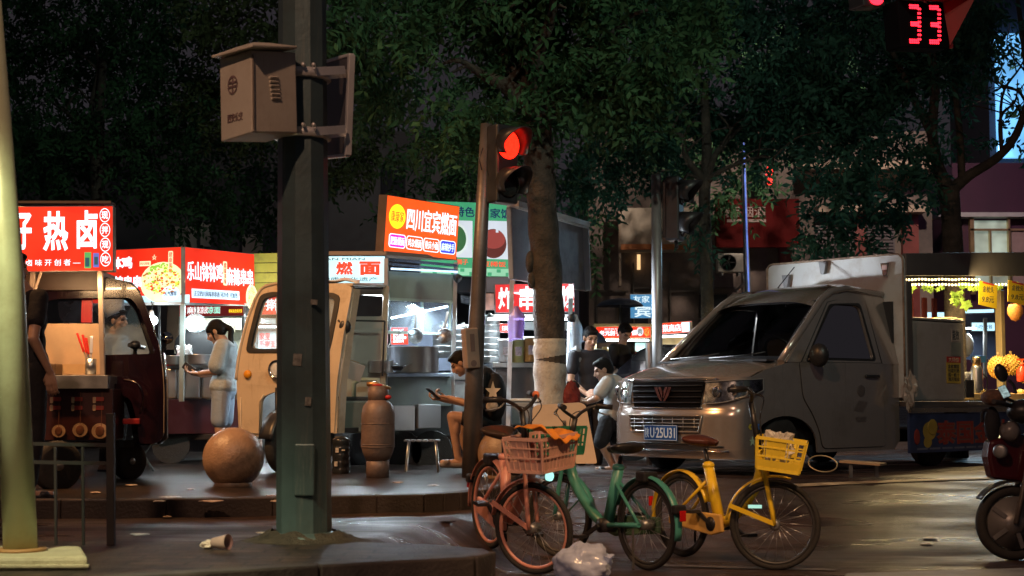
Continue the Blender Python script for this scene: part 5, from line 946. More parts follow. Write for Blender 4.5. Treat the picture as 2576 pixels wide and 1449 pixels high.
mb = MB(); plate(mb, grow(hole, -.06), [], onfront, .004); mb.build('windscreen', glass('tricycle_glass', (.9, .95, .96), .86, .05, .12), tri)
mb = MB(); ring = outer[:26] ; mb.tube([onfront(x, y, .02) for x, y in outer[2:30]], .016, 8); mb.tube([onfront(x + 5, y, .024) for x, y in ((604, 1000), (603, 1070), (612, 1088), (650, 1090), (651, 1010), (662, 993))], .01, 6); mb.build('edge_roll', CREAM, tri)
def roundlamp(u, v, r, m, name, deep=.03):
    q = onfront(u, v, .02); mb = MB(); k = 14.8 / FPX; mb.lathe([(r * k, 0), (r * k * .95, deep * .6), (r * k * .6, deep), (0, deep * 1.15)], q, 24, axis=NF); mb.build(name, m, tri)
roundlamp(627, 942, 11, mat('amber_lens', (.75, .3, .02), .2), 'indicator')
q = onfront(704, 930, .02); k = 14.7 / FPX; mb = MB(); mb.lathe([(24 * k, 0), (24 * k, .05), (21 * k, .055), (19 * k, .03)], q, 28, axis=NF); hl = mb.build('headlamp', M_CHROME, tri); mb = MB(); mb.lathe([(20 * k, .035), (12 * k, .05), (0, .056)], q, 24, axis=NF); mb.build('lens', glass('lens_glass', (.9, .95, 1), .4, .05), hl)
# roof, side pillars, rear wall
BK = lambda u, v: P(u, v, 15.4)
mb = MB(); mb.prism([P(664, 722, dfr(664, 722)), P(888, 720, dfr(888, 722)), BK(975, 722), BK(770, 724)], (0, 0, .03)); mb.build('roof', CREAM, tri, bevel=.01)
mb = MB(); mb.grid(lambda a, b: P(700 + 205 * a, 711 - 9 * abs(math.sin(3.3 * a + 4 * b)) - 3 * math.sin(17 * a), 14.55 + .8 * b), 26, 6); mb.build('roof_sheet', mat('plastic_sheet', (.75, .72, .7), .3, 0, .2, 14), tri, solid=.006)
for pts in ([(884, 726), (866, 845), (850, 960), (843, 1090)],):
    a = [P(u, v, dfr(u, v)) + Vector((.02, .03, 0)) for u, v in pts]; b = [p + Vector((.05, .08, 0)) for p in a]
    mb = MB(); mb.add(a + b, [(i, i + 1, 4 + i + 1, 4 + i) for i in range(3)]); mb.build('door_pillar', CREAM, tri, solid=.02)
mb = MB(); mb.bar(BK(972, 720), BK(962, 1000), .06, .06); mb.build('rear_pillar', CREAM, tri, bevel=.01)
mb = MB(); plate(mb, [(770, 728), (972, 728), (966, 1010), (770, 1010)], [rounded([(882, 742), (964, 742), (960, 796), (876, 796)], 6), ], lambda x, y, z: BK(x, y) + Vector((0, z, 0)), .02); mb.build('rear_wall', mat('grey_cream_wall', (.42, .4, .36), .5, 0, .1, 2), tri)
mb = MB(); fr_ = [(862, 806), (968, 808), (962, 946)]
for a, b in zip(fr_[:-1], fr_[1:]): mb.bar(P(*a, 15.2), P(*b, 15.2), .018, .018)
mb.build('door_frame', M_BPLAS, tri)
mb = MB(); mb.ell(P(868, 822, 14.4), (.06, .03, .07)); mb.tube([P(868, 822, 14.42), P(850, 805, 14.4)], .01, 6); mb.build('mirror', M_BPLAS, tri)
mb = MB(); mb.box(P(905, 1048, 15.0), (.5, .5, .32)); mb.build('seat_base', mat('grey_green_box', (.16, .18, .16), .5, .2), tri, bevel=.02); mb = MB(); mb.box(P(905, 1005, 15.05), (.48, .4, .06)); mb.build('seat', M_BPLAS, tri, bevel=.02)
mb = MB(); mb.tube([P(890, 1010, 15.25), P(890, 965, 15.25), P(905, 955, 15.25), P(950, 955, 15.25), P(950, 1010, 15.25)], .025, 8); mb.build('seat_rail', mat('greenish_rail', (.3, .34, .28), .4), tri)
mb = MB(); q = [P(845, 1088, 14.35), P(975, 1082, 15.3), P(820, 1082, 15.8), P(610, 1092, 14.85)]; mb.prism(q, (0, 0, .04)); mb.build('floor', M_BPLAS, tri)
mb = MB(); mb.bar(P(845, 1000, 14.36), P(843, 1090, 14.36), .03, .04); mb.build('step_edge', CREAM, tri)
wc = P(716, 1118, 14.5); wc.z = GZ + .285; ax = Vector((.85, -.43, 0)).normalized(); ax = Vector((.9, -.43, 0)).normalized()
def wheel(parent, c, ax, r, w, hub=.5, name='wheel', rimm=None):
    mb = MB(); mb.lathe([(r * .62, -w * .45), (r * .9, -w * .5), (r * .98, -w * .36), (r, -w * .15), (r, w * .15), (r * .98, w * .36), (r * .9, w * .5), (r * .62, w * .45)], c, 36, axis=ax); o = mb.build(name, M_TYRE, parent)
    mb = MB(); mb.lathe([(r * .63, -w * .4), (r * .6, -w * .3), (r * .2, -w * .25), (r * .18, -w * .5), (0, -w * .5)], c, 30, axis=ax); mb.lathe([(r * .63, w * .4), (r * .6, w * .3), (r * .2, w * .25), (r * .18, w * .5), (0, w * .5)], c, 30, axis=ax); mb.build('rim', rimm or M_DSTEEL, o); return o
wheel(tri, wc, ax, .285, .12)
mb = MB(); mb.tube([wc + ax * .09, wc + ax * .09 + Vector((0, .0, .55))], .025, 8); mb.tube([wc - ax * .09, wc - ax * .09 + Vector((0, 0, .55))], .025, 8); mb.build('fork', M_BPLAS, tri)
mb = MB(); mb.grid(lambda a, b: wc + Vector((0, 0, .0)) + Vector((-.43, -.9, 0)) * (.33 * math.cos(R_(10 + 150 * a))) + Vector((0, 0, .33 * math.sin(R_(10 + 150 * a)))) + ax * (b - .5) * .16, 16, 3); mb.build('mudguard', M_BPLAS, tri, solid=.008)
for u in (800, 900): cc = P(u, 1140, 15.9); cc.z = GZ + .26; wheel(tri, cc, Vector((.9, -.43, 0)).normalized(), .26, .12)
t = thing('carton', 'tilted white carton on the cream tricycle seat', 'box', P(880, 950, 14.8)); mb = MB(); mb.box(P(878, 930, 14.75), (.22, .2, .17), (Quaternion((0, 1, 0), R_(18)) @ Quaternion((0, 0, 1), R_(35)))); mb.build('carton_body', mat('white_carton', (.55, .46, .42), .6, 0, .08, 3), t, bevel=.004); mb = MB(); mb.box(P(883, 906, 14.75), (.2, .02, .008), (Quaternion((0, 1, 0), R_(18)) @ Quaternion((0, 0, 1), R_(35)))); mb.build('tape', mat('brown_tape', (.4, .28, .16), .4), t)
# ------------------------------------------------------------------ maroon cargo tricycle
MAR = mat('maroon_gloss', (.012, .003, .006), .22, 0, .1, 2, coat=.5)
c = P(300, 1180, 13.2); tm = thing('cargo_tricycle', 'dark maroon cargo tricycle facing right with an open sided cab', 'tricycle', (c.x, c.y, GZ))
o1 = rounded([(62, 770), (66, 722), (92, 702), (250, 696), (330, 712), (352, 735), (378, 800), (404, 880), (413, 960), (412, 1100), (396, 1116), (352, 1116), (346, 1060), (330, 1000), (290, 990), (262, 990), (258, 930), (262, 893), (392, 890), (352, 778), (330, 748), (150, 752), (90, 762)], [4, 12, 20, 60, 20, 20, 30, 30, 30, 16, 10, 10, 20, 20, 10, 6, 6, 4, 8, 16, 14, 10, 6])
mb = MB(); plate(mb, o1, [], lambda x, y, z: P(x, y, 12.75) + Vector((0, z, 0)), .04); mb.build('near_side', MAR, tm, bevel=.01)
o2 = [(x - 14, y + 4) for x, y in o1]; mb = MB(); plate(mb, o2, [], lambda x, y, z: P(x, y, 13.65) + Vector((0, z, 0)), .04); mb.build('far_side', MAR, tm)
top = [(62, 770), (66, 724), (92, 704), (250, 698), (330, 714), (352, 737), (378, 801), (390, 840)]
mb = MB(); mb.add([P(u, v, 12.77) for u, v in top[1:6]] + [P(u - 14, v + 4, 13.65) for u, v in top[1:6]], [(i, i + 1, 5 + i + 1, 5 + i) for i in range(4)]); mb.build('roof', MAR, tm, solid=.03)
nose = [(402, 888), (412, 960), (411, 1100), (396, 1115)]; mb = MB(); mb.add([P(u, v, 12.77) for u, v in nose] + [P(u + 10, v, 13.2) for u, v in nose] + [P(u - 14, v + 4, 13.65) for u, v in nose], [(i, i + 1, 4 + i + 1, 4 + i) for i in range(3)] + [(4 + i, 5 + i, 9 + i, 8 + i) for i in range(3)], 0, True); mb.build('nose', MAR, tm, solid=.02)
mb = MB(); plate(mb, rounded([(155, 756), (328, 750), (352, 782), (388, 889), (262, 892), (215, 850), (160, 800)], 10), [], lambda x, y, z: P(x - 10, y + 2, 13.6) + Vector((0, z, 0)), .005); mb.build('windscreen', glass('scratched_glass', (.88, .94, 1), .8, .08, .25), tm)
mb = MB(); mb.tube([P(341, 875, 12.9), P(338, 900, 12.95), P(325, 935, 13.0), P(322, 985, 13.0)], .018, 8); mb.tube([P(325, 868, 12.8), P(345, 872, 12.9), P(362, 874, 13.15)], .02, 8); mb.ell(P(340, 868, 12.88), (.05, .05, .04)); mb.build('handlebar', M_BPLAS, tm)
mb = MB(); mb.tube(spline([P(392, 905, 12.9), P(405, 890, 12.9), P(418, 868, 12.85)]), .006, 6); mb.lathe([(.055, 0), (.05, -.02), (.02, -.035), (0, -.035)], P(420, 850, 12.85), 20, axis=(.2, -1, .1)); mm = mb.build('mirror', M_BPLAS, tm); mb = MB(); mb.lathe([(.05, .001), (0, .003)], P(420, 850, 12.85), 20, axis=(.2, -1, .1)); mb.build('mirror_glass', mat('mirror_face', (.7, .78, .8), .06, 1), mm)
mb = MB(); mb.tube(spline([P(310, 955, 12.66), P(345, 965, 12.62), P(360, 1000, 12.62), P(352, 1040, 12.65)]), .012, 6); mb.build('trim_bar', MAR, tm)
mb = MB(); mb.box(P(330, 1060, 12.7), (.15, .03, .05)); mb.build('tail_lamp', mat('dim_red_lens', (.25, .02, .02), .25), tm, bevel=.008)
mb = MB(); M, w, h = frame(85, 965, 1000, 12.5, 290, 965, 12.55); mb.T = M; mb.box((0, 0, -.5), (w, h, .9)); mb.build('bed', MAR, tm)
wc = P(142, 1172, 12.05); wc.z = .39 + .2; wheel(tm, P(142, 1172, 12.1) * 1, Vector((.62, -.78, 0)), .205, .14); wheel(tm, P(325, 1160, 13.4), Vector((.8, -.6, 0)), .17, .1)
mb = MB(); mb.bar(P(190, 1120, 12.4), P(330, 1115, 13.2), .06, .06); mb.build('chassis_rail', M_BLACK, tm)
# ------------------------------------------------------------------ silver pickup with a fruit stall box
f_, l_ = Vector((-.75, -.6614, 0)), Vector((.6614, -.75, 0))
Q = P(1880, 1000, 14.2); RT = Vector((Q.x, Q.y, .4)) - l_ * .83
TT = Matrix((f_, l_, Vector((0, 0, 1)))).transposed().to_4x4(); TT.translation = RT
def TLc(u, v, Y):
    """truck coordinates of the point seen at u, v that lies Y to the driver's side"""
    a = (u - 1288) / FPX; k = None; X = 0
    for _ in range(6):
        y = RT.y + f_.y * X + l_.y * Y
        b = (724.5 - v) / FPX; kk = a / (CP - b * SP); X = (kk * (RT.y + l_.y * Y) - RT.x - l_.x * Y) / (f_.x - kk * f_.y)
    y = RT.y + f_.y * X + l_.y * Y; return Vector((X, Y, P(u, v, y).z - .4))
pass
tk = thing('pickup_truck', 'silver grey single cab pickup truck carrying an open fruit stall box', 'truck', RT)
SIL = mat('silver_paint', (.42, .37, .34), .2, .55, .05, 2, coat=.9, dirt=(.25, .21, .18), dscale=2, damt=.45)
streaks(SIL, (.2, .17, .15), .6, .8)
def xf(y, k=.25): return k * math.sqrt(max(0, 1 - abs(y / .845) ** 2.6))
def wz(z): return .83 - max(0, z - 1.1) * .24
def warp(p):
    x = p[0]; x = x if x > -.2 else (-.2 + (x + .2) * 1.4 if x > -.45 else -.55 + (x + .45) * 1.275); return (x, p[1], p[2])
def MC(): m = MB(TT); m.Wp = warp; return m
mb = MC()   # lower sides with wheel arch
arch = [(-.47 + .385 * math.cos(R_(a)), .27 + .3 * math.sin(R_(a))) for a in range(0, 181, 12)]
low = [(.02, .16), (.02, .55), (-.0, .93), (-.25, 1.02), (-.52, 1.1), (-1.98, 1.12), (-1.98, .3), (-1.9, .2), (-.86, .2)] + [(x, z) for x, z in reversed(arch)] + [(-.08, .16)]
for S in (1, -1): plate(mb, low, [], lambda x, y, z: (x, S * (.83 + z), y), .02)
up_ = rounded([(-.48, 1.1), (-1.14, 1.77), (-1.42, 1.9), (-1.98, 1.86), (-1.98, 1.1)], [0, .08, .1, .08, 0]); wh = rounded([(-.76, 1.15), (-1.2, 1.68), (-1.3, 1.72), (-1.6, 1.72), (-1.64, 1.15)], [.05, .06, .06, .07, .05])
for S in (1, -1): plate(mb, up_, [wh], lambda x, y, z: (x, S * (wz(y) + z), y), .03)
def fasc(a, b):
    y = .845 * math.sin((a - .5) * math.pi); z = .16 + .79 * b; p = .035 * sm((z - .16) / .1) * (1 - sm((z - .58) / .08)) - .03 * sm((z - .7) / .25); return (xf(y) + p - .03 * (abs(a - .5) > .49), y, z)
mb.grid(fasc, 40, 22)
def hood(a, b):
    y = (2 * a - 1) * (.835 - .02 * b); x0 = xf(y) - .03; x1 = -.44 - .1 * (y / .8) ** 2; x = x0 + (x1 - x0) * b; e = abs(2 * a - 1)
    return (x, y, .955 + .17 * b ** .8 - .03 * e ** 3 + .03 * (1 - e ** 2) * math.sin(3.14 * min(1, b * 1.1) * .5) - .0)
mb.grid(hood, 30, 12)
def roof(a, b):
    y = (2 * a - 1) * (.675 - .0 * b); X = -1.06 - .93 * b + .03; e = abs(2 * a - 1); z = 1.75 + .225 * math.sin(min(1, b * 1.5) * 1.57) - .06 * max(0, b - .74) / .26 - .08 * e ** 4; return (X, y, z)
mb.grid(roof, 20, 14)
body = mb.build('cab_body', SIL, tk, bevel=.006); mb = MC(); mb.box((-1.965, 0, 1.03), (.03, 1.58, 1.5)); mb.build('cab_rear_wall', mat('dark_upholstery', (.03, .03, .033), .7), tk)
mb = MC()
for S in (1, -1): mb.tube([(-.46, S * .79, 1.1), (-.8, S * .735, 1.45), (-1.12, S * .665, 1.765), (-1.25, S * .66, 1.85), (-1.45, S * .655, 1.895), (-1.96, S * .665, 1.86)], .036, 8)
mb.build('pillar_trim', SIL, tk)
def ws(a, b, o=0, s=1.0):
    y = (2 * a - 1); h0, h1 = .75 * s, .655 * s; yy = y * (h0 + (h1 - h0) * b); x0 = -.45 - .1 * y * y; x1 = -1.07 - .06 * y * y; return (x0 + (x1 - x0) * b + o * .7 + .02 * math.sin(3.14 * b), yy, 1.125 + .64 * b - .012 * y * y + o * .7)
mb = MC(); mb.grid(ws, 18, 8); mb.build('windscreen', wglass('truck_glass', (.55, .58, .6), .6), tk)
mb = MC(); N = 18; rim_ = [(i / N, 0) for i in range(N)] + [(1, i / N) for i in range(N)] + [(1 - i / N, 1) for i in range(N)] + [(0, 1 - i / N) for i in range(N)]
mb.add([ws(a, b, .004) for a, b in rim_] + [ws(.045 + .91 * a, .07 + .87 * b, .004) for a, b in rim_], [(i, (i + 1) % len(rim_), len(rim_) + (i + 1) % len(rim_), len(rim_) + i) for i in range(len(rim_))]); mb.build('windscreen_border', M_BPLAS, tk)
mb = MC()
for y0, y1 in ((-.55, .02), (-.02, .62)): mb.tube([(-.37, y0, 1.15), (-.41, (y0 + y1) / 2 + .1, 1.172), (-.44, y1, 1.2)], .009, 6)
mb.box((-.41, 0, 1.118), (.1, 1.45, .02)); mb.build('wiper', M_BPLAS, tk)
for S in (1, -1):
    mb = MC(); plate(mb, rounded([(-.77, 1.155), (-1.2, 1.675), (-1.3, 1.715), (-1.59, 1.715), (-1.63, 1.155)], .04), [], lambda x, y, z: (x, S * (wz(y) - .005 + z), y), .004)
    mb.build('side_window', wglass('truck_side_glass', (.62, .64, .66), .6), tk)
mb = MC(); plate(mb, [(x * 1.0, z) for x, z in rounded([(-.73, 1.13), (-1.19, 1.72), (-1.62, 1.75), (-1.67, 1.13)], .05)], [wh], lambda x, y, z: (x, wz(y) + .014 + z, y), .008); mb.build('window_rubber', M_BLACK, tk)
# cab interior
mb = MC(); mb.box((-1.65, 0, 1.15), (.18, 1.3, .7)); mb.box((-1.4, 0, .8), (.5, 1.3, .2)); mb.box((-.62, 0, 1.05), (.3, 1.4, .12)); mb.box((-1.66, .38, 1.52), (.1, .25, .2)); mb.box((-1.66, -.38, 1.52), (.1, .25, .2)); mb.build('seats', mat('dark_upholstery', (.03, .03, .033), .7), tk, bevel=.04)
mb = MC(); mb.tube([(-.86 + .07 * math.sin(a * .39), .38 + .18 * math.cos(a * .39), 1.2 + .17 * math.sin(a * .39)) for a in range(16)], .016, 8, closed=True); mb.build('steering_wheel', M_BPLAS, tk); mb = MC(); mb.ell((-1.5, .36, 1.26), (.12, .26, .1)); mb.ell((-1.5, .3, 1.5), (.05, .2, .11)); mb.build('seat_cover', mat('pale_seat_cover', (.5, .5, .52), .7), tk)
# door with seams
mb = MC(); door = rounded([(-.78, .24), (-.74, .9), (-.62, 1.11), (-1.74, 1.11), (-1.76, .24)], [.1, .1, .02, .02, .06]); arch2 = None
door = [(-.92, .24), (-.88, .42), (-.8, .58), (-.68, .75), (-.64, 1.1), (-1.74, 1.11), (-1.76, .24)]
plate(mb, rounded(door, [.05, .06, .06, .06, .02, .02, .05]), [], lambda x, y, z: (x, .846 + z, y), .012); d = mb.build('door', SIL, tk, bevel=.004)
mb = MC(); ring = rounded(door, [.05, .06, .06, .06, .02, .02, .05]); mb.tube([(x, .8425, z) for x, z in ring], .006, 6, closed=True); mb.tube([(-.66, .845, 1.1), (-1.17, .69, 1.735), (-1.3, .68, 1.765), (-1.7, .68, 1.765), (-1.74, .845, 1.1)], .006, 6); mb.build('door_seam', M_BLACK, tk)
mb = MC(); mb.box((-1.58, .865, .97), (.19, .03, .035)); mb.build('handle', M_BPLAS, d, bevel=.01)
mb = MC(); mb.ell((-.78, .95, 1.17), (.06, .11, .12)); mb.tube([(-.74, .82, 1.12), (-.78, .9, 1.14)], .02, 6); mb.build('mirror', M_BPLAS, tk)
# front details, laid on the fascia a few millimetres proud
def onf(y, z, o): x = fasc(.5 + math.asin(max(-1, min(1, y / .845))) / math.pi, (z - .16) / .79); return (x[0] + o, x[1], z)
def fpatch(mb, ring, o, mi=0, n=14):
    """quad strip patch following the fascia: ring is (y0, z0, y1, z1)"""
    y0, z0, y1, z1 = ring[:4]; top = ring[4] if len(ring) > 4 else (y0, y1)
    mb.grid(lambda a, b: onf((y0 + (y1 - y0) * a) * (1 - b) + (top[0] + (top[1] - top[0]) * a) * b, z0 + (z1 - z0) * b, o), n, 4, mi)
mb = MC(); fpatch(mb, (-.44, .655, .44, .905, (-.49, .49)), .012); g = mb.build('grille', MATS['matt_black'], tk)
mb = MC()
for i in range(4): mb.tube([onf(y * .46, .70 + i * .055, .022) for y in np.linspace(-1, 1, 15)], .008, 6)
mb.build('slat', mat('grille_slat', (.015, .015, .017), .6, spec=.15), g)
mb = MC(); mb.tube([onf(y, .925 - .0 * abs(y), .018) for y in np.linspace(-.62, .62, 17)], .012, 8); mb.tube([onf(y * .47, .648, .018) for y in np.linspace(-1, 1, 15)], .008, 8); mb.build('grille_trim', M_CHROME, tk)
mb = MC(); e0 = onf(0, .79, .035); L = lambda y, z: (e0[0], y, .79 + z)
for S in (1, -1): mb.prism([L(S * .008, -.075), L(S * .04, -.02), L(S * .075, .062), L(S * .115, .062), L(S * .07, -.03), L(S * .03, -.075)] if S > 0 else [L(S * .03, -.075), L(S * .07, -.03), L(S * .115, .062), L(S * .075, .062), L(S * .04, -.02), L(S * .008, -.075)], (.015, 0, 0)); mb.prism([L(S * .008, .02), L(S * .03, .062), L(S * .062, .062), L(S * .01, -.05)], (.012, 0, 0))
mb.build('emblem', mat('red_reflection_chrome', (.4, .17, .16), .15, .9), tk)  # red reflections put into the colour of dark chrome
HLG = wglass('headlamp_glass', (.85, .88, .9), .9)
for S in (1, -1):
    mb = MC()
    def hl(a, b, o=.016):
        z = (.69 + .13 * a ** 2.4) * (1 - b) + (.9 + .028 * a) * b
        if a <= .62: y = .49 + .31 * a / .62; p = onf(y, z, o); return (p[0], S * y, z)
        t = (a - .62) / .38; p = onf(.8, z, o); q = (-.2, .846 + o * .6, z); k = t; return (p[0] + (q[0] - p[0]) * k, S * (.8 + (q[1] - .8) * min(1, math.sin(1.57 * min(1, 1.6 * k)))), z)
    mb.grid(hl, 18, 5); h = mb.build('headlamp', mat('lamp_reflector', (.75, .72, .72), .24, .95, .7, 18), tk)
    mb = MC(); mb.grid(lambda a, b: hl(a, b, .03), 18, 5); mb.build('lens', HLG, h)
    for a in (.25, .55): mb = MC(); c = hl(a, .5, .02); mb.lathe([(.06, .0), (.05, .012), (.02, .004), (0, .004)], c, 18, axis=(1, 0, 0)); mb.build('reflector_bowl', M_CHROME, h)
    mb = MC(); mb.tube([hl(i / 18, 0, .028) for i in range(19)] + [hl(1, j / 5, .028) for j in range(1, 6)] + [hl(1 - i / 18, 1, .028) for i in range(19)], .006, 6); mb.build('lamp_rim', mat('dark_chrome', (.2, .2, .21)), h)
mb = MC(); fpatch(mb, (-.46, .43, .46, .56), .006); lg = mb.build('lower_grille', M_BPLAS, tk)
mb = MC()
for z in (.465, .5, .535): mb.tube([onf(y * .46, z, .014) for y in np.linspace(-1, 1, 13)], .006, 6)
for y in np.linspace(-.4, .4, 7): mb.tube([onf(y, .435, .013), onf(y, .555, .013)], .004, 5)
mb.build('slat', M_DSTEEL, lg); mb = MC(); rr_ = [onf(y * .48, .575, .012) for y in np.linspace(-1, 1, 13)] + [onf(y * .45, .418, .012) for y in np.linspace(1, -1, 13)]; mb.tube(rr_, .011, 8, closed=True); mb.build('surround', SIL, lg)
mb = MC(); px0 = onf(0, .4, .045)[0]; MP = TT @ Matrix(((0, 0, 1, px0), (1, 0, 0, 0), (0, 1, 0, .405), (0, 0, 0, 1)))
mb = MB(MP); mb.box((0, 0, -.006), (.44, .15, .012)); pl = mb.build('number_plate', mat('blue_plate', (.015, .08, .32), .35, 0, .05), tk, bevel=.004)
mb = MB(MP); put_text(mb, '陕', -.175, 0, .05, .1, .002, .0); put_text(mb, 'U', -.105, 0, .055, .1, .002, .01); put_text(mb, '25U31', .07, 0, .25, .1, .002, .01); mb.box((-.062, 0, .001), (.01, .012, .003)); mb.build('lettering', em('plate_white_glow', (.75, .8, .85), .12), pl)  # plate letters given a faint glow of their own
mb = MB(MP)
for s_ in (1, -1): mb.box((0, s_ * .071, .001), (.43, .004, .003)); mb.box((s_ * .216, 0, .001), (.004, .14, .003))
mb.build('border', MATS['plate_white_glow'], pl)
mb = MC(); mb.tube([onf(y, .3 - .02 * (abs(y) > .5), .014) for y in np.linspace(-.7, .7, 21)], .01, 6); fpatch(mb, (-.55, .25, .55, .28), .004); mb.build('bumper_groove', M_BPLAS, tk); mb = MC(); mb.tube([onf(y, .235, .02) for y in np.linspace(-.75, .75, 21)], .012, 8); mb.build('bumper_strip', M_CHROME, tk)
# stickers on the bumper corner
mb = MC()
for i, m in enumerate(((.78, .42), (.8, .42), (.815, .42))): pass
st = []
for i in range(3):
    c = (-.02 - .06 * i, .845, .47); w = .028; mb.add([(c[0] + w, c[1], c[2]), (c[0] + w * .2, c[1], c[2] + w), (c[0] - w, c[1], c[2] + w * .9), (c[0] - w * .1, c[1], c[2]), (c[0] - w, c[1], c[2] - w * .9), (c[0] + w * .2, c[1], c[2] - w)], [(0, 1, 2, 3), (0, 3, 4, 5)], i)
mb.prism([(-.05 + .05 * (1 if k % 2 == 0 else .4) * math.sin(k * math.pi / 5), .845, .33 + .05 * (1 if k % 2 == 0 else .4) * math.cos(k * math.pi / 5)) for k in range(10)], (0, .004, 0), 3)
mb.build('sticker', [mat('yellow_sticker', (.6, .5, .05), .4), mat('red_sticker', (.6, .06, .04), .4), mat('blue_sticker', (.05, .2, .6), .4), mat('pale_star_sticker', (.5, .7, .5), .4)], tk)
mb = MC(); mb.add([(-1.33 + .0, .857, .62), (-1.45, .857, .6), (-1.52, .857, .7), (-1.4, .857, .72)], [(0, 1, 2, 3)]); mb.ell((-1.43, .857, .82), (.05, .002, .06)); mb.add([(-1.35, .857, .55), (-1.5, .857, .55), (-1.48, .857, .5), (-1.37, .857, .5)], [(0, 1, 2, 3)]); mb.build('worn_decal', mat('worn_decal', (.12, .1, .1), .6), d)
mb = MB(TT); mb.tube([TLc(1938, 748, -.3), TLc(1998, 672, -.3)], .006, 5); mb.build('aerial', M_BLACK, tk)
for X, nm in ((-.56, 0), (-3.22, 1)):
    for S in (1, -1):
        c = TT @ Vector((X, S * .72, .285)); wheel(tk, c, TT.to_3x3() @ Vector((0, 1, 0)), .29, .17)
mb = MC(); mb.box((-2.0, 0, .33), (3.4, 1.3, .12)); mb.box((-.5, 0, .45), (.8, 1.45, .3)); mb.build('chassis', M_BLACK, tk)
# stall box
BX0, BX1, BY, BZ = -2.53, -5.4, .93, 2.29
WB = mat('white_box_panel', (.62, .63, .62), .45, 0, .05, 2, dirt=(.35, .26, .18), dscale=2.5, damt=.5); DG = mat('dark_grey_frame', (.13, .115, .11), .45, .2, .15, 3)
mb = MB(TT); plate(mb, rounded([(-.92, .75), (.92, .75), (.92, BZ), (-.92, BZ)], [0, 0, .09, .09]), [], lambda x, y, z: (BX0 + z, x, y), .05); fp = mb.build('front_panel', WB, tk, bevel=.012)
mb = MB(TT); mb.tube([(BX0 + .03, y, z) for y, z in rounded([(-.92, .9), (-.92, BZ), (.92, BZ), (.92, .9)], [0, .09, .09, 0])], .012, 6); mb.build('panel_edge', mat('rust_edge', (.36, .25, .18), .6, 0, .4, 14), tk)
for y, z in ((-.62, 2.08), (-.1, 2.2), (.72, 2.13)):
    mb = MB(TT); mb.prism([(BX0 + .027, y - .055, z + .07), (BX0 + .027, y + .055, z + .07), (BX0 + .027, y + .025, z - .07), (BX0 + .027, y - .025, z - .07)][::-1], (.05, 0, 0)); lm = mb.build('marker_lamp', M_GREYPL if y < .5 else M_CHROME, tk, bevel=.006)
    if y > .5: mb = MB(TT); mb.box((BX0 + .08, y, z + .02), (.004, .06, .05)); mb.build('lens', mat('pink_lens', (.8, .55, .5), .3), lm)
mb = MB(TT)
zA, zB = TLc(2268, 636, BY).z, TLc(2700, 633, BY); XB = zB.x; zB = zB.z; zC, zD = TLc(2268, 692, BY).z, TLc(2700, 694, BY).z
for Y_ in (BY - .02, -BY + .02): mb.add([(x_, Y_ + d_, z_) for d_ in (-.025, .025) for x_, z_ in ((BX0 - .01, zA), (XB, zB), (XB, zD), (BX0 - .01, zC))], [(0, 1, 2, 3), (7, 6, 5, 4), (0, 4, 5, 1), (1, 5, 6, 2), (2, 6, 7, 3), (3, 7, 4, 0)])
mb.add([(BX0 - .03, -BY + .06, zA - .03), (BX0 - .03, BY - .06, zA - .03), (XB, BY - .06, zB - .03), (XB, -BY + .06, zB - .03)], [(0, 1, 2, 3)]); mb.build('roof_beam', DG, tk, bevel=.006)
mb = MB(TT); mb.box((BX0 - .07, BY - .03, 1.36), (.1, .06, 1.28)); mb.box((BX0 - .07, -BY + .03, 1.36), (.1, .06, 1.28)); mb.build('corner_post', DG, tk, bevel=.006)
mb = MB(TT); mb.box(((BX0 + BX1) / 2, 0, .68), (BX0 - BX1, 1.82, .05)); mb.box(((BX0 + BX1) / 2, BY + .01, .66), (BX0 - BX1, .04, .03)); mb.build('stall_floor', DG, tk)
mb = MB(TT); mb.box(((BX0 + BX1) / 2, BY + .02, .615), (BX0 - BX1, .03, .05)); mb.build('steel_rail', mat('worn_brass_rail', (.55, .45, .32), .25, .85), tk)
mb = MB(TT); mb.box(((BX0 + BX1) / 2, BY, .37), (BX0 - BX1, .03, .42)); pn = mb.build('side_panel', mat('blue_print', (.03, .05, .13), .4, 0, .3, 4), tk)
MS = TT @ Matrix(((-1, 0, 0, BX0 - .03), (0, 0, 1, BY + .016), (0, 1, 0, .37), (0, 0, 0, 1)))
mb = MB(MS); put_text(mb, '泰国金枕', 1.22, .0, 1.5, .27, .004, .02, 0); put_text(mb, '泰国金枕', 1.22, .0, 1.5, .27, .002, .05, 1); mb.disc((.34, .02), .13, .1, .002, 18, 2); mb.disc((.3, -.1), .08, .06, .0025, 14, 2); mb.ell((.4, .06, .003), (.1, .09, .003), None, 10, 6, 2)
for i in range(9): mb.box((.2 + i * .24, -.17, .001), (.2, .02, .002), None, 3)
mb.ell((.1, -.04, .002), (.06, .09, .002), None, 8, 6, 0); mb.build('lettering', [mat('dull_red_print', (.3, .04, .03), .5), mat('pale_outline', (.2, .12, .1), .5), mat('dull_yellow_print', (.42, .3, .05), .5), mat('grey_print', (.16, .18, .25), .5)], pn)
areal('stall_box_light', TT @ Vector((-3.9, .55, 2.23)), TT @ Vector((-3.9, .5, .7)), 110, (1, .72, .34), 2.4, .04)
c0 = TLc(2518, 900, -.1); mb = MB(TT); mb.box((c0.x, c0.y, 1.4), (.09, .09, 1.45)); mb.build('inner_post', mat('tan_post', (.45, .34, .17), .5), tk, bevel=.01)
c0 = TLc(2385, 780, -.9)
for u0 in (2290, 2325, 2350): c1 = TLc(u0, 760, -.9); mb = MB(TT); mb.box((c1.x, c1.y, 1.5), (.09, .03, 1.1)); mb.build('far_slat', mat('red_column', (.16, .03, .025)), tk)
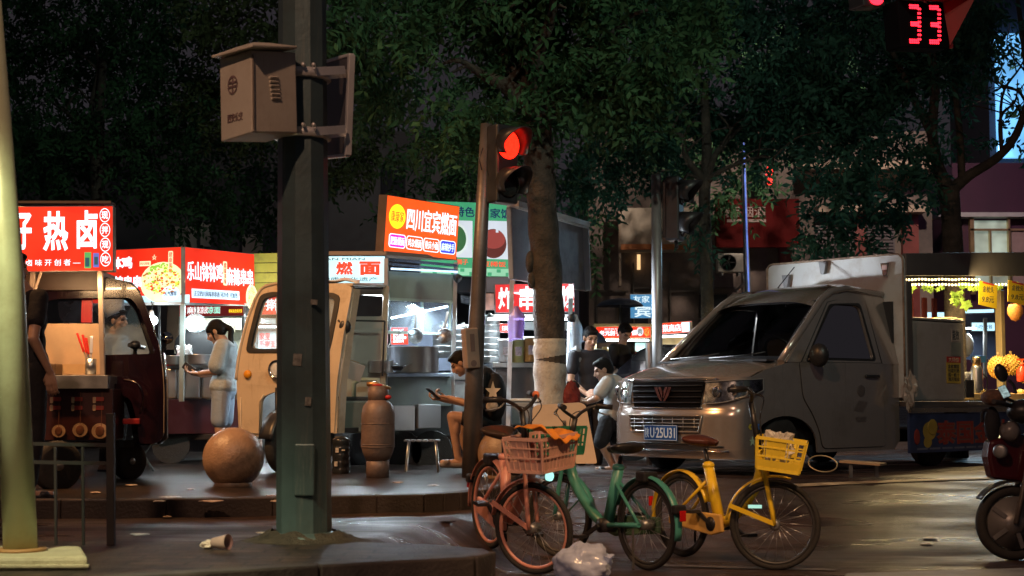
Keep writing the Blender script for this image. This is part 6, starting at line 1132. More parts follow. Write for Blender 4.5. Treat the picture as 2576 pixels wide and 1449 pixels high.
# things in the stall box
a = TLc(2282, 1003, .84); b = TLc(2424, 806, .84); fz = thing('chest_freezer', 'white boxy freezer with yellow and red labels in the fruit stall', 'freezer', TT @ Vector(((a.x + b.x) / 2, .55, a.z)))
mb = MB(TT); mb.box(((a.x + b.x) / 2, .54, (.71 + b.z - .03) / 2), (abs(a.x - b.x), .6, b.z - .03 - .71)); mb.build('cabinet', mat('freezer_white', (.42, .39, .37), .4, 0, .05, 2, dirt=(.25, .2, .16), damt=.4), fz, bevel=.02); mb = MB(TT); mb.box(((a.x + b.x) / 2, .54, b.z - .012), (abs(a.x - b.x) + .02, .62, .03)); mb.build('lid', M_GREYPL, fz, bevel=.008)
def lab(u0, v0, u1, v1, m, name, body=None, tm=None, o=.006):
    p, q = TLc(u0, v0, .846), TLc(u1, v1, .846); w, h = abs(p.x - q.x), abs(p.z - q.z); M = TT @ Matrix(((-1, 0, 0, (p.x + q.x) / 2), (0, 0, 1, .84 + o), (0, 1, 0, (p.z + q.z) / 2), (0, 0, 0, 1))); mb = MB(M); mb.box((0, 0, -.001), (w, h, .004)); x = mb.build(name, m, fz)
    if body: mb = MB(M); put_text(mb, body, 0, 0, w * .8, h * .8, .002, .0); mb.build('lettering', tm, x)
lab(2382, 964, 2416, 912, mat('yellow_label', (.62, .45, .08), .5), 'label', '金枕榴莲\n包甜包熟\n假一赔十\n现开现卖', M_DKTXT); lab(2382, 988 - 76, 2416, 898, mat('red_label', (.5, .04, .03), .5), 'label', '大特价', mat('cream_print', (.6, .5, .4), .5), .007)
lab(2393, 895, 2417, 862, mat('grey_label', (.24, .26, .24), .5), 'label'); lab(2394, 858, 2414, 828, mat('pale_label', (.5, .45, .42), .5), 'label', '能效', M_DKTXT)
def led(u, v, Y): return TT @ TLc(u, v, Y)
t = thing('light_string', 'double row of tiny warm lights under the fruit stall roof', 'string lights', led(2360, 710, .88))
for v in (703, 716):
    pts = [led(2278 + i * 8.4, v + .8 * math.sin(i), .86) for i in range(23 if v < 710 else 32)]
    mb = MB(); mb.tube(pts, .004, 5); mb.build('wire', mat('wire_tan', (.4, .3, .15), .5), t); mb = MB()
    for p in pts: mb.ell(p, .0125, None, 8, 6)
    mb.build('bulbs', em('warm_bulb', (1, .78, .38), 5, .1, 30), t)
LV = leafm('plastic_vine', (.2, .32, .06), .3); rr = random.Random(9)
t = thing('ivy_garland', 'plastic ivy garland with pale green leaves hanging under the fruit stall roof', 'garland', led(2400, 730, .8)); mb = MB()
def ileaf(c, s, mi=0):
    a = rr.uniform(-.6, .6); pts = [(0, -.9), (.35, -.35), (.85, -.3), (.5, .15), (.6, .65), (0, .5), (-.6, .65), (-.5, .15), (-.85, -.3), (-.35, -.35)]; y = rr.uniform(-.02, .02)
    mb.add([c + Vector((s * (x * math.cos(a) - z * math.sin(a)), y + rr.uniform(-.012, .012), s * (x * math.sin(a) + z * math.cos(a)))) for x, z in pts] + [c + Vector((0, y - .01, 0))], [(i, (i + 1) % 10, 10) for i in range(10)])
for i in range(46): ileaf(led(2290 + rr.random() * 285, 716 + rr.random() * 16, .8), rr.uniform(.03, .05))
for i in range(14): ileaf(led(2395 + rr.random() * 50, 730 + rr.random() * 35, .78), rr.uniform(.035, .06))
ileaf(led(2428, 768, .8), .09); mb.build('leaves', LV, t)
for (u0, v0, u1, v1, lb) in ((2463, 713, 2507, 770, 'yellow price card with handwritten 9.8, the one left of the hanging net'), (2536, 712, 2582, 762, 'yellow price card with handwritten 9.8, the one above the hanging net')):
    Y = .9; p, q = TLc(u0, v1, Y), TLc(u1, v0, Y); t = thing('price_card', lb, 'price card', TT @ ((p + q) / 2)); w, h = abs(p.x - q.x), abs(q.z - p.z); M = TT @ Matrix(((-1, 0, 0, (p.x + q.x) / 2), (0, 0, 1, Y), (0, 1, 0, (p.z + q.z) / 2), (0, 0, 0, 1))) @ Matrix.Rotation(R_(-5), 4, 'Z'); mb = MB(M); mb.box((0, 0, 0), (w, h, .004)); mb.build('card', mat('yellow_card', (.9, .6, .02), .5, 0, .04), t); mb = MB(M); put_text(mb, '金枕头', 0, h * .22, w * .62, h * .26, .004, .0, 0, .08, .2); put_text(mb, '9.8元', 0, -h * .2, w * .66, h * .26, .004, .0, 0, .1, .25); mb.build('lettering', M_DKTXT, t)
    mb = MB(M); mb.box((-.0, h / 2 - .012, .004), (w * .6, .02, .004)); mb.build('tape', mat('red_tape', (.6, .06, .04), .4), t)
areal('price_card_light', led(2520, 705, 1.25), led(2520, 745, .9), 4, (1, .75, .35), .8, .02)
DUR = mat('durian_skin', (.55, .33, .06), .6, 0, .25, 18); 
def durian(mb, c, r, n=150, sq=1.1):
    mb.ell(c, (r, r, r * sq), None, 18, 14)
    for i in range(n):
        z = 1 - 2 * (i + .5) / n; a = i * 2.39996; d = Vector((math.sqrt(1 - z * z) * math.cos(a), math.sqrt(1 - z * z) * math.sin(a), z)); b = c + Vector((d.x * r, d.y * r, d.z * r * sq)); e = d.orthogonal().normalized(); g = d.cross(e); s = r * .17
        mb.add([b + e * s - d * .01, b + g * s - d * .01, b - e * s - d * .01, b - g * s - d * .01, b + d * r * .2], [(0, 1, 4), (1, 2, 4), (2, 3, 4), (3, 0, 4)])
for u, v, Y, r, lb in ((2512, 924, .55, .115, 'spiky durian on the fruit stall counter, left of its neighbour'), (2543, 918, .35, .11, 'spiky durian on the fruit stall counter behind the scooter mirror'), (2585, 940, .5, .11, 'spiky durian beside the red bottle')):
    c = led(u, v, Y); t = thing('durian', lb, 'durian', c); mb = MB(); durian(mb, c, r); mb.build('fruit', DUR, t); mb = MB(); mb.cyl(c + Vector((0, 0, r)), c + Vector((0, 0, r * 1.55)), .014, .018, 8); mb.build('stalk', mat('stalk', (.2, .13, .05), .7), t)
t = thing('durian_net', 'orange netted fruit hanging below the second price card', 'fruit', led(2554, 788, .85)); mb = MB(); c = led(2554, 785, .85); mb.lathe([(.0, -.11), (.05, -.09), (.088, -.02), (.09, .04), (.07, .09), (.0, .1)], c, 24); mb.build('fruit', mat('orange_net', (.75, .28, .05), .5, 0, .35, 90, .8, 120), t)
mb = MB(TT); a = TLc(2440, 990, .75); b = TLc(2600, 968, .75); 
t = thing('display_tray', 'cream tray with cut fruit at the fruit stall edge', 'tray', TT @ Vector(((a.x + b.x) / 2, .6, .71))); mb.box(((a.x + b.x) / 2, .55, .76), (abs(a.x - b.x), .5, .08)); mb.build('tray', mat('cream_tray', (.7, .52, .25), .5), t, bevel=.01); mb = MB(TT)
for i in range(9):
    mb = MB(TT); mb.ell((b.x + (a.x - b.x) * (i + .5) / 9, .62 + .1 * math.sin(i * 2), .82), (.04, .06, .03)); mb.build('fruit_piece', mat('fruit_flesh', (.8, .6, .2), .5), t)
c = led(2458, 985, .7); c.z = .4 + .71; k = 15.9 / FPX; t = thing('thermos', 'tall steel vacuum flask on the fruit stall counter', 'thermos', c); H2 = led(2458, 898, .7).z - c.z
mb = MB(); mb.lathe([(.068, 0), (.07, .02), (.07, H2 * .68), (.058, H2 * .76), (.05, H2 * .8)], c, 24); mb.build('flask', M_STEEL, t); mb = MB(); mb.lathe([(.05, H2 * .8), (.048, H2 * .98), (.04, H2), (0, H2)], c, 24); mb.build('cup_lid', mat('gold_lid', (.6, .45, .25), .25, .9), t); mb = MB(); mb.tube(spline([c + Vector((.07, 0, H2 * .62)), c + Vector((.12, 0, H2 * .5)), c + Vector((.11, 0, H2 * .3)), c + Vector((.07, 0, H2 * .22))]), .008, 6); mb.build('handle', M_BPLAS, t)
c = led(2572, 948, .85); t = thing('red_bottle', 'red plastic pump bottle at the right end of the fruit stall counter', 'bottle', c); mb = MB(); mb.lathe([(.06, -.06), (.065, -.05), (.065, .08), (.03, .12), (.025, .13)], c, 20); mb.build('bottle_body', mat('red_bottle_plastic', (.75, .06, .02), .3), t); mb = MB(); mb.lathe([(.026, .13), (.026, .16), (.01, .165), (.01, .2)], c, 14); mb.box(c + Vector((-.02, 0, .205)), (.09, .02, .02)); mb.build('pump', mat('red_pump', (.8, .1, .03), .3), t)
c = led(2436, 978, .8); t = thing('cash_box', 'dark box and white cup beside the freezer', 'box', c); mb = MB(); mb.box(c, (.1, .12, .2)); mb.build('box_body', M_BPLAS, t, bevel=.01); mb = MB(); mb.lathe([(.03, .1), (.036, .19)], c, 14); mb.build('cup', M_WHITEPL, t)
t = thing('cloth', 'crumpled cloth lying on the freezer lid', 'cloth', led(2370, 803, .6)); mb = MB(); crumple(mb, led(2378, 802, .6), (.17, .1, .018), 4); mb.build('cloth', mat('tan_cloth', (.6, .4, .2), .8), t)
t = thing('plastic_bag', 'clear plastic bag tied behind the truck cab', 'plastic bag', led(2290, 980, 1.0)); mb = MB(); crumple(mb, led(2290, 985, 1.02), (.07, .07, .17), 7); mb.build('bag', glass('smoky_bag', (.6, .55, .5), .5, .25, .2), t)
# stalls seen through the box
s = thing('food_stall', 'far white lit stall seen through the fruit stall box', 'food stall', P(2450, 1000, 21)); s.location.z = .4
board(s, frame(2330, 786, 800, 21, 2375, 786, 21), em('far_cyan', (.5, .85, 1), 1), [], th=.05); board(s, frame(2405, 780, 788, 21.5, 2500, 778, 21.5), MATS['far_cyan'], [], th=.05); board(s, frame(2445, 812, 832, 21.5, 2502, 812, 21.5), MATS['far_cyan'], [('t', '小吃快餐', .5, .5, .8, .6, .0, M_INK)], th=.05)
slab(2400, 790, 2520, 905, 21.9, 21.9, .05, 'dark_back', mat('night_blue', (.02, .03, .06), .5), s); mb = MB(); mb.ell(P(2432, 868, 21.2), (.1, .1, .17)); mb.build('pale_bag', M_WHITEPL, s); tube_lamp(s, 2430, 826, 21.3, 2455, 826, 21.3, 6); post(s, 2478, 800, 2478, 950, 21.3, .05); slab(2445, 895, 2480, 912, 21.1, 21.1, .05, 'blue_tray', mat('blue_tray', (.1, .35, .7), .4), s)
# trestle stand under the truck tail
p = P(2175, 1188, 13.9); p.z = .4
s = thing('folding_stand', 'low folded plank on short legs lying below the truck door', 'plank', p); mb = MB(); mb.bar(P(2120, 1160, 13.9), P(2222, 1168, 13.7), .2, .02); mb.build('board', mat('plank_wood', (.4, .3, .2), .6), s)
for u in (2140, 2205): mb = MB(); mb.bar(P(u, 1168, 13.8), (P(u, 1168, 13.8).x, 13.8, .41), .03, .03); mb.build('leg', M_DSTEEL, s)
t = thing('hoop', 'thin pale wire hoop lying by the road near the yellow basket', 'wire', gp(2072, 1178)); c = P(2070, 1172, 13.6); mb = MB(); mb.tube([c + Vector((.13 * math.cos(a * .3), .1 * math.sin(a * .3), .07 * math.sin(a * .3) + .02)) for a in range(21)], .006, 6, closed=True); mb.build('wire', mat('pale_wire', (.6, .5, .3), .4, .4), t)
# ------------------------------------------------------------------ people
def cone(mb, a, b, ra, rb, n=12):
    a = Vector(a); b = Vector(b); mb.tube([a, b], [ra, rb], n); mb.ell(a, ra, None, n, 8); mb.ell(b, rb, None, n, 8)
def fuse(mb, voxel, name, mats, parent, smooth_it=4, paint_fn=None):
    """one continuous skin from overlapping volumes"""
    me = bpy.data.meshes.new('t'); me.from_pydata(mb.v, [], mb.f); o = bpy.data.objects.new('t', me); COL.objects.link(o)
    md = o.modifiers.new('r', 'REMESH'); md.mode = 'VOXEL'; md.voxel_size = voxel
    md = o.modifiers.new('s', 'SMOOTH'); md.factor = .5; md.iterations = smooth_it
    dg = bpy.context.evaluated_depsgraph_get(); dg.update(); m2 = bpy.data.meshes.new_from_object(o.evaluated_get(dg)); bpy.data.objects.remove(o); bpy.data.meshes.remove(me)
    off = Vector((0, 0, 0)); q = parent
    while q is not None: off += q.location; q = q.parent
    if paint_fn:
        idx = [paint_fn(Vector(p.center)) for p in m2.polygons]
    else: idx = [0] * len(m2.polygons)
    m2.transform(Matrix.Translation(-off)); m2.materials.clear()
    for m in (mats if isinstance(mats, (list, tuple)) else [mats]): m2.materials.append(m)
    m2.polygons.foreach_set('material_index', idx); m2.polygons.foreach_set('use_smooth', [True] * len(m2.polygons)); m2.name = name; m2.update()
    o = bpy.data.objects.new(name, m2); COL.objects.link(o); o.parent = parent; return o
EYEM = mat('eye_dark', (.02, .015, .015), .2); LIPM = mat('lips', (.3, .12, .1), .5)
def hand(mb, wr, d, pn, curl=.5, side=1, s=1.0):
    """palm and five bent fingers; d forward, pn palm normal, side = which way the thumb lies"""
    d = Vector(d).normalized(); pn = Vector(pn); pn = (pn - d * pn.dot(d)).normalized(); x = d.cross(pn) * side
    c = Vector(wr) + d * .045 * s
    for k in (-.5, -.17, .17, .5): cone(mb, Vector(wr) + x * k * .03 * s + d * .01, Vector(wr) + d * .085 * s + x * k * .066 * s, .016 * s, .013 * s, 8)
    for i, k in enumerate((-.5, -.17, .17, .5)):
        L = (.062, .075, .08, .07)[i] * s; p = Vector(wr) + d * .088 * s + x * k * .07 * s; a = 0
        for j, f in enumerate((.45, .32, .26)):
            a += curl * (.55 + .25 * j + .06 * i); q = p + (d * math.cos(a) + pn * math.sin(a)) * L * f * 1.25; cone(mb, p, q, (.0098 - .0008 * j) * s, (.009 - .0008 * j) * s, 7); p = q
    p = Vector(wr) + d * .025 * s + x * .026 * s; q = p + (d * .7 + x * .55 + pn * .35) * .045 * s; r = q + (d * .85 + x * .05 + pn * .5) * .036 * s; cone(mb, p, q, .014 * s, .011 * s, 8); cone(mb, q, r, .011 * s, .009 * s, 8)
def head_frame(look, up=(0, 0, 1)):
    f = Vector(look).normalized(); u = Vector(up); u = (u - f * u.dot(f)).normalized(); l = u.cross(f); return f, u, l
def person(label, base, J, look, shirt, pants, sleeve=.6, leg=.95, hair='short', voxel=.0065, shoe=None, hands=((0, 0, -1), (0, 0, -1)), pn=((0, 1, 0), (0, 1, 0)), curl=(.35, .35), female=False, s=1.0, up=(0, 0, 1), loose=.012, cap=None):
    root = thing('person', label, 'person', base)
    J = {k: Vector(v) for k, v in J.items()}; f, u, l = head_frame(look, up); hc = J['head']
    b = MB()
    # torso, neck
    w = (J['shL'] - J['shR']); wd = w.normalized(); ax = (J['neck'] - J['pelvis']).normalized(); fr = wd.cross(ax).normalized()
    if fr.dot(f) < 0: fr = -fr
    ch = J['neck'].lerp(J['pelvis'], .38); wa = J['neck'].lerp(J['pelvis'], .72)
    if 'mid' in J: ch = J['mid'].lerp(J['neck'], .35); wa = J['mid'].lerp(J['pelvis'], .4)
    def torso(mb, g):
        B = Matrix((wd, fr, ax)).transposed(); tw = w.length / 2
        mb.ell(ch, (tw * .82 + g, .105 * s + g, .17 * s), B); mb.ell(wa, (tw * .68 + g, .095 * s + g, .16 * s), B); mb.ell(J['pelvis'], ((.165 if female else .155) * s + g, .115 * s + g, .13 * s + g * .5), B); mb.ell(J['neck'].lerp(J['pelvis'], .13), (tw * .8 + g, .08 * s + g, .09 * s), B)
        cone(mb, J['shL'].lerp(J['shR'], .12), J['shR'].lerp(J['shL'], .12), .052 * s + g, .052 * s + g)
    torso(b, 0); cone(b, J['neck'].lerp(J['pelvis'], .05), hc - u * .05 * s - f * .015, .058 * s, .05 * s)
    for S in 'LR':
        cone(b, J['sh' + S], J['el' + S], .05 * s, .039 * s); cone(b, J['el' + S], J['wr' + S], .04 * s, .025 * s)
        i = 0 if S == 'L' else 1; hand(b, J['wr' + S], hands[i], pn[i], curl[i], 1 if S == 'L' else -1, s)
        if 'kn' + S in J:
            cone(b, J['hip' + S], J['kn' + S], .082 * s, .054 * s); k, a = J['kn' + S], J['an' + S]; cone(b, k, a, .053 * s, .036 * s); d = (a - k); cal = k + d * .32 - f * .018; b.ell(cal, (.05 * s, .054 * s, .1 * s))
            t = J.get('toe' + S) or a + Vector((f.x, f.y, 0)).normalized() * .16 * s - Vector((0, 0, .05 * s)); h = a - Vector((0, 0, .05 * s)) - Vector((f.x, f.y, 0)).normalized() * .04
            cone(b, a, h, .036 * s, .03 * s); cone(b, h, t, .032 * s, .024 * s); J['toe' + S] = t; J['heel' + S] = h
    Hm = Matrix((l, f, u)).transposed()
    b.ell(hc + u * .025 * s - f * .012, (.075 * s, .094 * s, .088 * s), Hm, 20, 14); b.ell(hc - u * .035 * s + f * .022 * s, (.06 * s, .068 * s, .078 * s), Hm, 18, 12)
    b.ell(hc - u * .092 * s + f * .062 * s, (.024 * s, .024 * s, .02 * s), Hm)
    cone(b, hc + u * .005 * s + f * .088 * s, hc - u * .03 * s + f * .104 * s, .009 * s, .0135 * s, 8); b.ell(hc + u * .022 * s + f * .078 * s, (.055 * s, .016 * s, .012 * s), Hm)
    for q in (-1, 1):
        b.ell(hc + l * q * .076 * s - u * .01 * s - f * .005, (.012 * s, .02 * s, .032 * s), Hm); b.ell(hc + l * q * .04 * s - u * .03 * s + f * .055 * s, (.022 * s, .022 * s, .02 * s), Hm)
    b.ell(hc - u * .057 * s + f * .088 * s, (.024 * s, .012 * s, .009 * s), Hm)
    E_ = [hc + l * q * .031 * s + u * .003 * s + f * .085 * s for q in (-1, 1)]; B_ = [hc + l * q * .032 * s + u * .026 * s + f * .09 * s for q in (-1, 1)]; Mo = hc - u * .058 * s + f * .098 * s
    def pf(c):
        for e in E_:
            d = c - e
            if abs(d.dot(u)) < .0055 * s and abs(d.dot(l)) < .012 * s and d.length < .035 * s: return 1
        for e in B_:
            d = c - e
            if abs(d.dot(u)) < .0045 * s and abs(d.dot(l)) < .019 * s and d.length < .04 * s: return 2
        d = c - Mo
        if abs(d.dot(u)) < .009 * s and abs(d.dot(l)) < .023 * s and d.length < .032 * s: return 3
        return 0
    fuse(b, voxel, 'body', [SKIN, EYEM, HAIR, LIPM], root, 4, pf)
    # clothes
    c = MB(); torso(c, loose)
    for S in 'LR':
        e = J['sh' + S].lerp(J['el' + S], sleeve * (1 + 0)); cone(c, J['sh' + S], e, .055 * s + loose, .05 * s + loose * 1.5)
        if 'pelvis' in J: c.ell(J['pelvis'] - ax * .02, ((.17 if female else .16) * s + loose, .12 * s + loose, .1 * s), Matrix((wd, fr, ax)).transposed())
    fuse(c, .012, 'shirt', shirt, root, 5)
    if 'knL' in J:
        c = MB(); Bm = Matrix((wd, fr, ax)).transposed(); c.ell(J['pelvis'] - ax * .05, (.165 * s + loose * .6, .12 * s + loose * .6, .12 * s), Bm)
        for S in 'LR':
            e = J['hip' + S].lerp(J['kn' + S], min(1, leg)); cone(c, J['hip' + S], e, .09 * s + loose * .5, (.064 if leg <= 1 else .058) * s + loose)
            if leg > 1: cone(c, J['kn' + S], J['kn' + S].lerp(J['an' + S], leg - 1), .06 * s + loose, .046 * s + loose)
        fuse(c, .012, 'shorts' if leg <= 1.2 else 'trousers', pants, root, 5)
        for S in 'LR':
            c = MB(); h, t = J['heel' + S], J['toe' + S]; z = Vector((0, 0, -.022)); cone(c, h + z, t + z, .036 * s, .03 * s); c.ell(h.lerp(t, .75), (.042 * s, .05 * s, .03 * s)); fuse(c, .009, 'shoe', shoe or M_BPLAS, root, 3)
    if hair:
        c = MB(); k = (.083 * s, .099 * s, .092 * s); c.ell(hc + u * .036 * s - f * .022 * s, k, Hm, 20, 14); c.ell(hc + u * .0 - f * .05 * s, (.078 * s, .07 * s, .08 * s), Hm)
        if hair == 'pony':
            q = hc - f * .1 * s + u * .02; c.ell(q, (.035, .035, .035)); pts = spline([q, q - f * .06 - u * .06 - Vector((0, 0, .02)), q - f * .09 - Vector((0, 0, .15)), q - f * .1 - Vector((0, 0, .26))], 4)
            for a, d in zip(pts[:-1], pts[1:]): cone(c, a, d, .03, .028)
            c.ell(hc + u * .05 + f * .05, (.075, .045, .045), Hm)
            for q in (-1, 1): cone(c, hc + l * q * .07 + f * .03 + u * .02, hc + l * q * .072 + f * .035 - u * .09, .014, .008)
        else: c.ell(hc + u * .085 * s + f * .03 * s, (.07 * s, .06 * s, .03 * s), Hm)
        fuse(c, .009, 'hair', HAIR, root, 3)
    if cap: cap(root, hc, f, u, l)
    return root
def upright(x, y, z, look=(0, -1, 0), h=1.68, arms=None):
    """standing joints at x, y, z; look gives the way it faces"""
    f = Vector((look[0], look[1], 0)).normalized(); l = Vector((0, 0, 1)).cross(f); o = Vector((x, y, z)); k = h / 1.68
    g = lambda a, b, c: o + (l * a + f * b + Vector((0, 0, c))) * k
    J = dict(pelvis=g(0, 0, .93), neck=g(0, -.02, 1.4), head=g(0, .03, 1.56), shL=g(.185, -.02, 1.36), shR=g(-.185, -.02, 1.36), elL=g(.22, -.02, 1.07), elR=g(-.22, -.02, 1.07), wrL=g(.2, .1, .85), wrR=g(-.2, .1, .85), hipL=g(.085, 0, .88), hipR=g(-.085, 0, .88), knL=g(.1, .02, .48), knR=g(-.1, .01, .48), anL=g(.1, -.02, .09), anR=g(-.1, -.03, .09))
    return J, g

# man in black by the left edge
SHB = mat('black_cloth', (.008, .008, .011), .85, 0, .25, 9, .6, 18); SHN = mat('navy_cloth', (.012, .013, .02), .85, 0, .25, 9, .15, 70)
SHW = mat('white_tshirt', (.36, .41, .44), .8, 0, .07, 8, .7, 17); SHG = mat('pale_grey_tshirt', (.36, .4, .42), .8, 0, .08, 8, .7, 17); BLS = mat('light_blue_shorts', (.27, .33, .42), .8, 0, .08, 8, .6, 15)
p = P(70, 1200, 10.75); J, g = upright(p.x, 10.75, .41, (.75, .6, 0), 1.8)
J['head'] = g(-.02, -.14, 1.565)
J['elR'] = g(-.25, -.08, 1.08); J['wrR'] = g(-.22, .05, .86); J['elL'] = g(.24, -.06, 1.08); J['wrL'] = g(.2, .06, .86)
person('man in black seen from behind, half hidden by the pale green pole', g(0, 0, 0), J, (.8, .55, -.1), SHB, SHB, .55, 1.9, hands=((.1, .1, -1), (.1, .1, -1)), pn=((0, 1, 0), (0, 1, 0)))
# woman with ponytail at the hotpot stall
p = P(560, 1165, 15.45); J, g = upright(p.x, 15.45, .42, (-1, .05, 0), 1.55)
J['head'] = g(0, .1, 1.535); J['elL'] = g(.2, .05, 1.08); J['elR'] = g(-.2, .05, 1.08); J['wrL'] = g(.07, .27, 1.06); J['wrR'] = g(-.1, .29, 1.04)
w1 = person('woman with dark ponytail, white t-shirt and pale shorts, looking down at her phone', g(0, 0, 0), J, (-1, .02, -.55), SHW, BLS, .75, .85, 'pony', hands=((-1, 0, .1), (-1, 0, .15)), pn=((0, 0, 1), (0, 0, 1)), curl=(.6, .5), female=True, loose=.03)
ph = g(0, .4, 1.12); s = thing('phone', 'dark phone held by the woman with the ponytail', 'phone', ph); mb = MB(); mb.box(ph, (.14, .012, .072), Quaternion((0, 1, 0), R_(35))); mb.build('case', M_BPLAS, s, bevel=.005)
# seated man with phone and starred top
DM = 14.4; q = lambda u, v, d=0: P(u, v, DM + d)
J = dict(pelvis=q(1228, 1045), mid=q(1232, 985), neck=q(1205, 925), head=q(1158, 914), shL=q(1212, 945, -.18), shR=q(1198, 945, .19), elL=q(1195, 1020, -.24), wrL=q(1128, 1000, -.12), elR=q(1178, 1015, .22), wrR=q(1112, 1005, .06),
         hipL=q(1216, 1058, -.1), hipR=q(1216, 1058, .1), knL=q(1138, 1048, -.11), knR=q(1150, 1050, .13), anL=q(1152, 1150, -.1), anR=q(1178, 1150, .12), toeL=q(1112, 1163, -.1), toeR=q(1140, 1165, .13))
sm_ = person('man in a dark starred top hunched on a stool, looking at his phone', q(1228, 1190), J, (-1, 0, -.7), SHB, SHB, .35, .55, 'short', hands=((-1, .1, .15), (-1, 0, .05)), pn=((0, 0, 1), (0, 0, 1)), curl=(1.0, .95), shoe=mat('sandal', (.2, .17, .15), .6), up=(0, 0, 1), loose=.016)
s = thing('phone', 'dark phone held upright by the seated man', 'phone', q(1092, 990, -.06)); mb = MB(); mb.box(q(1090, 990, -.08), (.014, .08, .16), Quaternion((0, 0, 1), R_(25)) @ Quaternion((0, 1, 0), R_(-52))); mb.build('case', M_BPLAS, s, bevel=.005)
st = thing('shoulder_bag', 'dark shoulder bag with a pale star, on the seated man\'s back', 'bag', q(1240, 1000, -.2)); mb = MB(); mb.ell(q(1243, 1000, -.06), (.12, .22, .25), None, 20, 14); mb.build('bag_body', SHB, st)
cst = q(1240, 985, -.292); mb = MB(); mb.prism([(cst.x + (.078 if k % 2 == 0 else .032) * math.sin(k * math.pi / 5), cst.y, cst.z + (.1 if k % 2 == 0 else .04) * math.cos(k * math.pi / 5)) for k in range(10)], (0, .012, 0)); mb.build('star', mat('pale_star', (.62, .5, .38), .6), st)
cst = q(1238, 1022, -.27); mb = MB(); mb.ell(cst, (.06, .012, .05)); mb.build('patch', mat('pale_patch2', (.4, .32, .26), .7, 0, .5, 20), st)
s = thing('stool', 'low dark stool under the seated man', 'stool', q(1225, 1190)); s.location.z = .412
mb = MB(); zt = q(1225, 1068).z; x0 = s.location.x; mb.box((x0, DM, zt - .015), (.3, .28, .03)); mb.build('seat', M_BPLAS, s, bevel=.008)
for a in (-1, 1):
    for b_ in (-1, 1): mb = MB(); mb.tube([(x0 + a * .1, DM + b_ * .1, zt - .03), (x0 + a * .14, DM + b_ * .12, .412)], .012, 6); mb.build('leg', M_DSTEEL, s)
# two men talking, right of the tree
DM = 16.3; q = lambda u, v, d=0: P(u, v, DM + d)
gnd = .4
J, g = upright(q(1487, 1000).x, DM + .25, q(1487, 1112).z - .35, (.35, -1, 0), 1.62)
J['elL'] = g(.24, .04, 1.06); J['wrL'] = g(.12, .2, .86); J['elR'] = g(-.25, .03, 1.06); J['wrR'] = g(-.12, .22, .9); hd = q(1489, 925, .25); dz = hd - J['head']
person('man in a black polo shirt smiling down, facing the road beside the tree', g(0, 0, 0), J, (.35, -1, -.42), SHN, SHB, .6, 1.9, hands=((0, -1, .2), (.3, -1, .2)), pn=((-1, 0, 0), (1, 0, 0)), curl=(.7, .7))
DM = 15.7
J = dict(pelvis=q(1536, 1046), mid=q(1552, 1000), neck=q(1535, 950), head=q(1517, 930), shL=q(1528, 962, -.17), shR=q(1545, 958, .19), elL=q(1500, 1002, -.22), wrL=q(1478, 1012, -.15), elR=q(1505, 1000, .2), wrR=q(1476, 1005, .1), hipL=q(1530, 1060, -.09), hipR=q(1538, 1060, .1), knL=q(1512, 1112, -.12), knR=q(1545, 1118, .1), anL=q(1540, 1168, -.1), anR=q(1560, 1170, .12))
person('person in a pale t-shirt and black shorts leaning towards the polo shirted man', q(1540, 1182), J, (-1, -.1, -.35), SHG, SHB, .6, .98, 'short', hands=((-1, 0, .1), (-1, 0, 0)), pn=((0, 0, 1), (0, 0, 1)), curl=(.5, .5), loose=.02)
# vendor under the small far sign
p = P(1580, 1150, 18.6); J, g = upright(P(1568, 1000, 18.6).x, 18.6, .4, (.8, -.6, 0), 1.68)
J['wrL'] = g(.15, .3, .88); J['elL'] = g(.24, .05, 1.08)
person('vendor in a black t-shirt bending over the small far stall', g(0, 0, 0), J, (.4, -.7, -.6), SHB, SHB, .6, 1.9)
# cook seen through the windscreen of the maroon tricycle
def chef(root, hc, f, u, l):
    mb = MB(); c = hc + Vector((0, 0, .06)); mb.lathe([(.098, -.01), (.1, .05), (.12, .12), (.115, .17), (.05, .19), (0, .19)], c - f * .02, 20, axis=u - f * .4); mb.build('cook_hat', mat('white_cloth', (.7, .72, .75), .8, 0, .06, 6, .2, 30), root)
p = P(283, 1150, 14.6); J, g = upright(p.x, 14.6, .42, (.95, -.3, 0), 1.6)
person('cook in a white hat and white shirt seen through the maroon tricycle windscreen', g(0, 0, 0), J, (.95, -.3, 0), SHW, SHB, .7, 1.9, 'short', cap=chef)
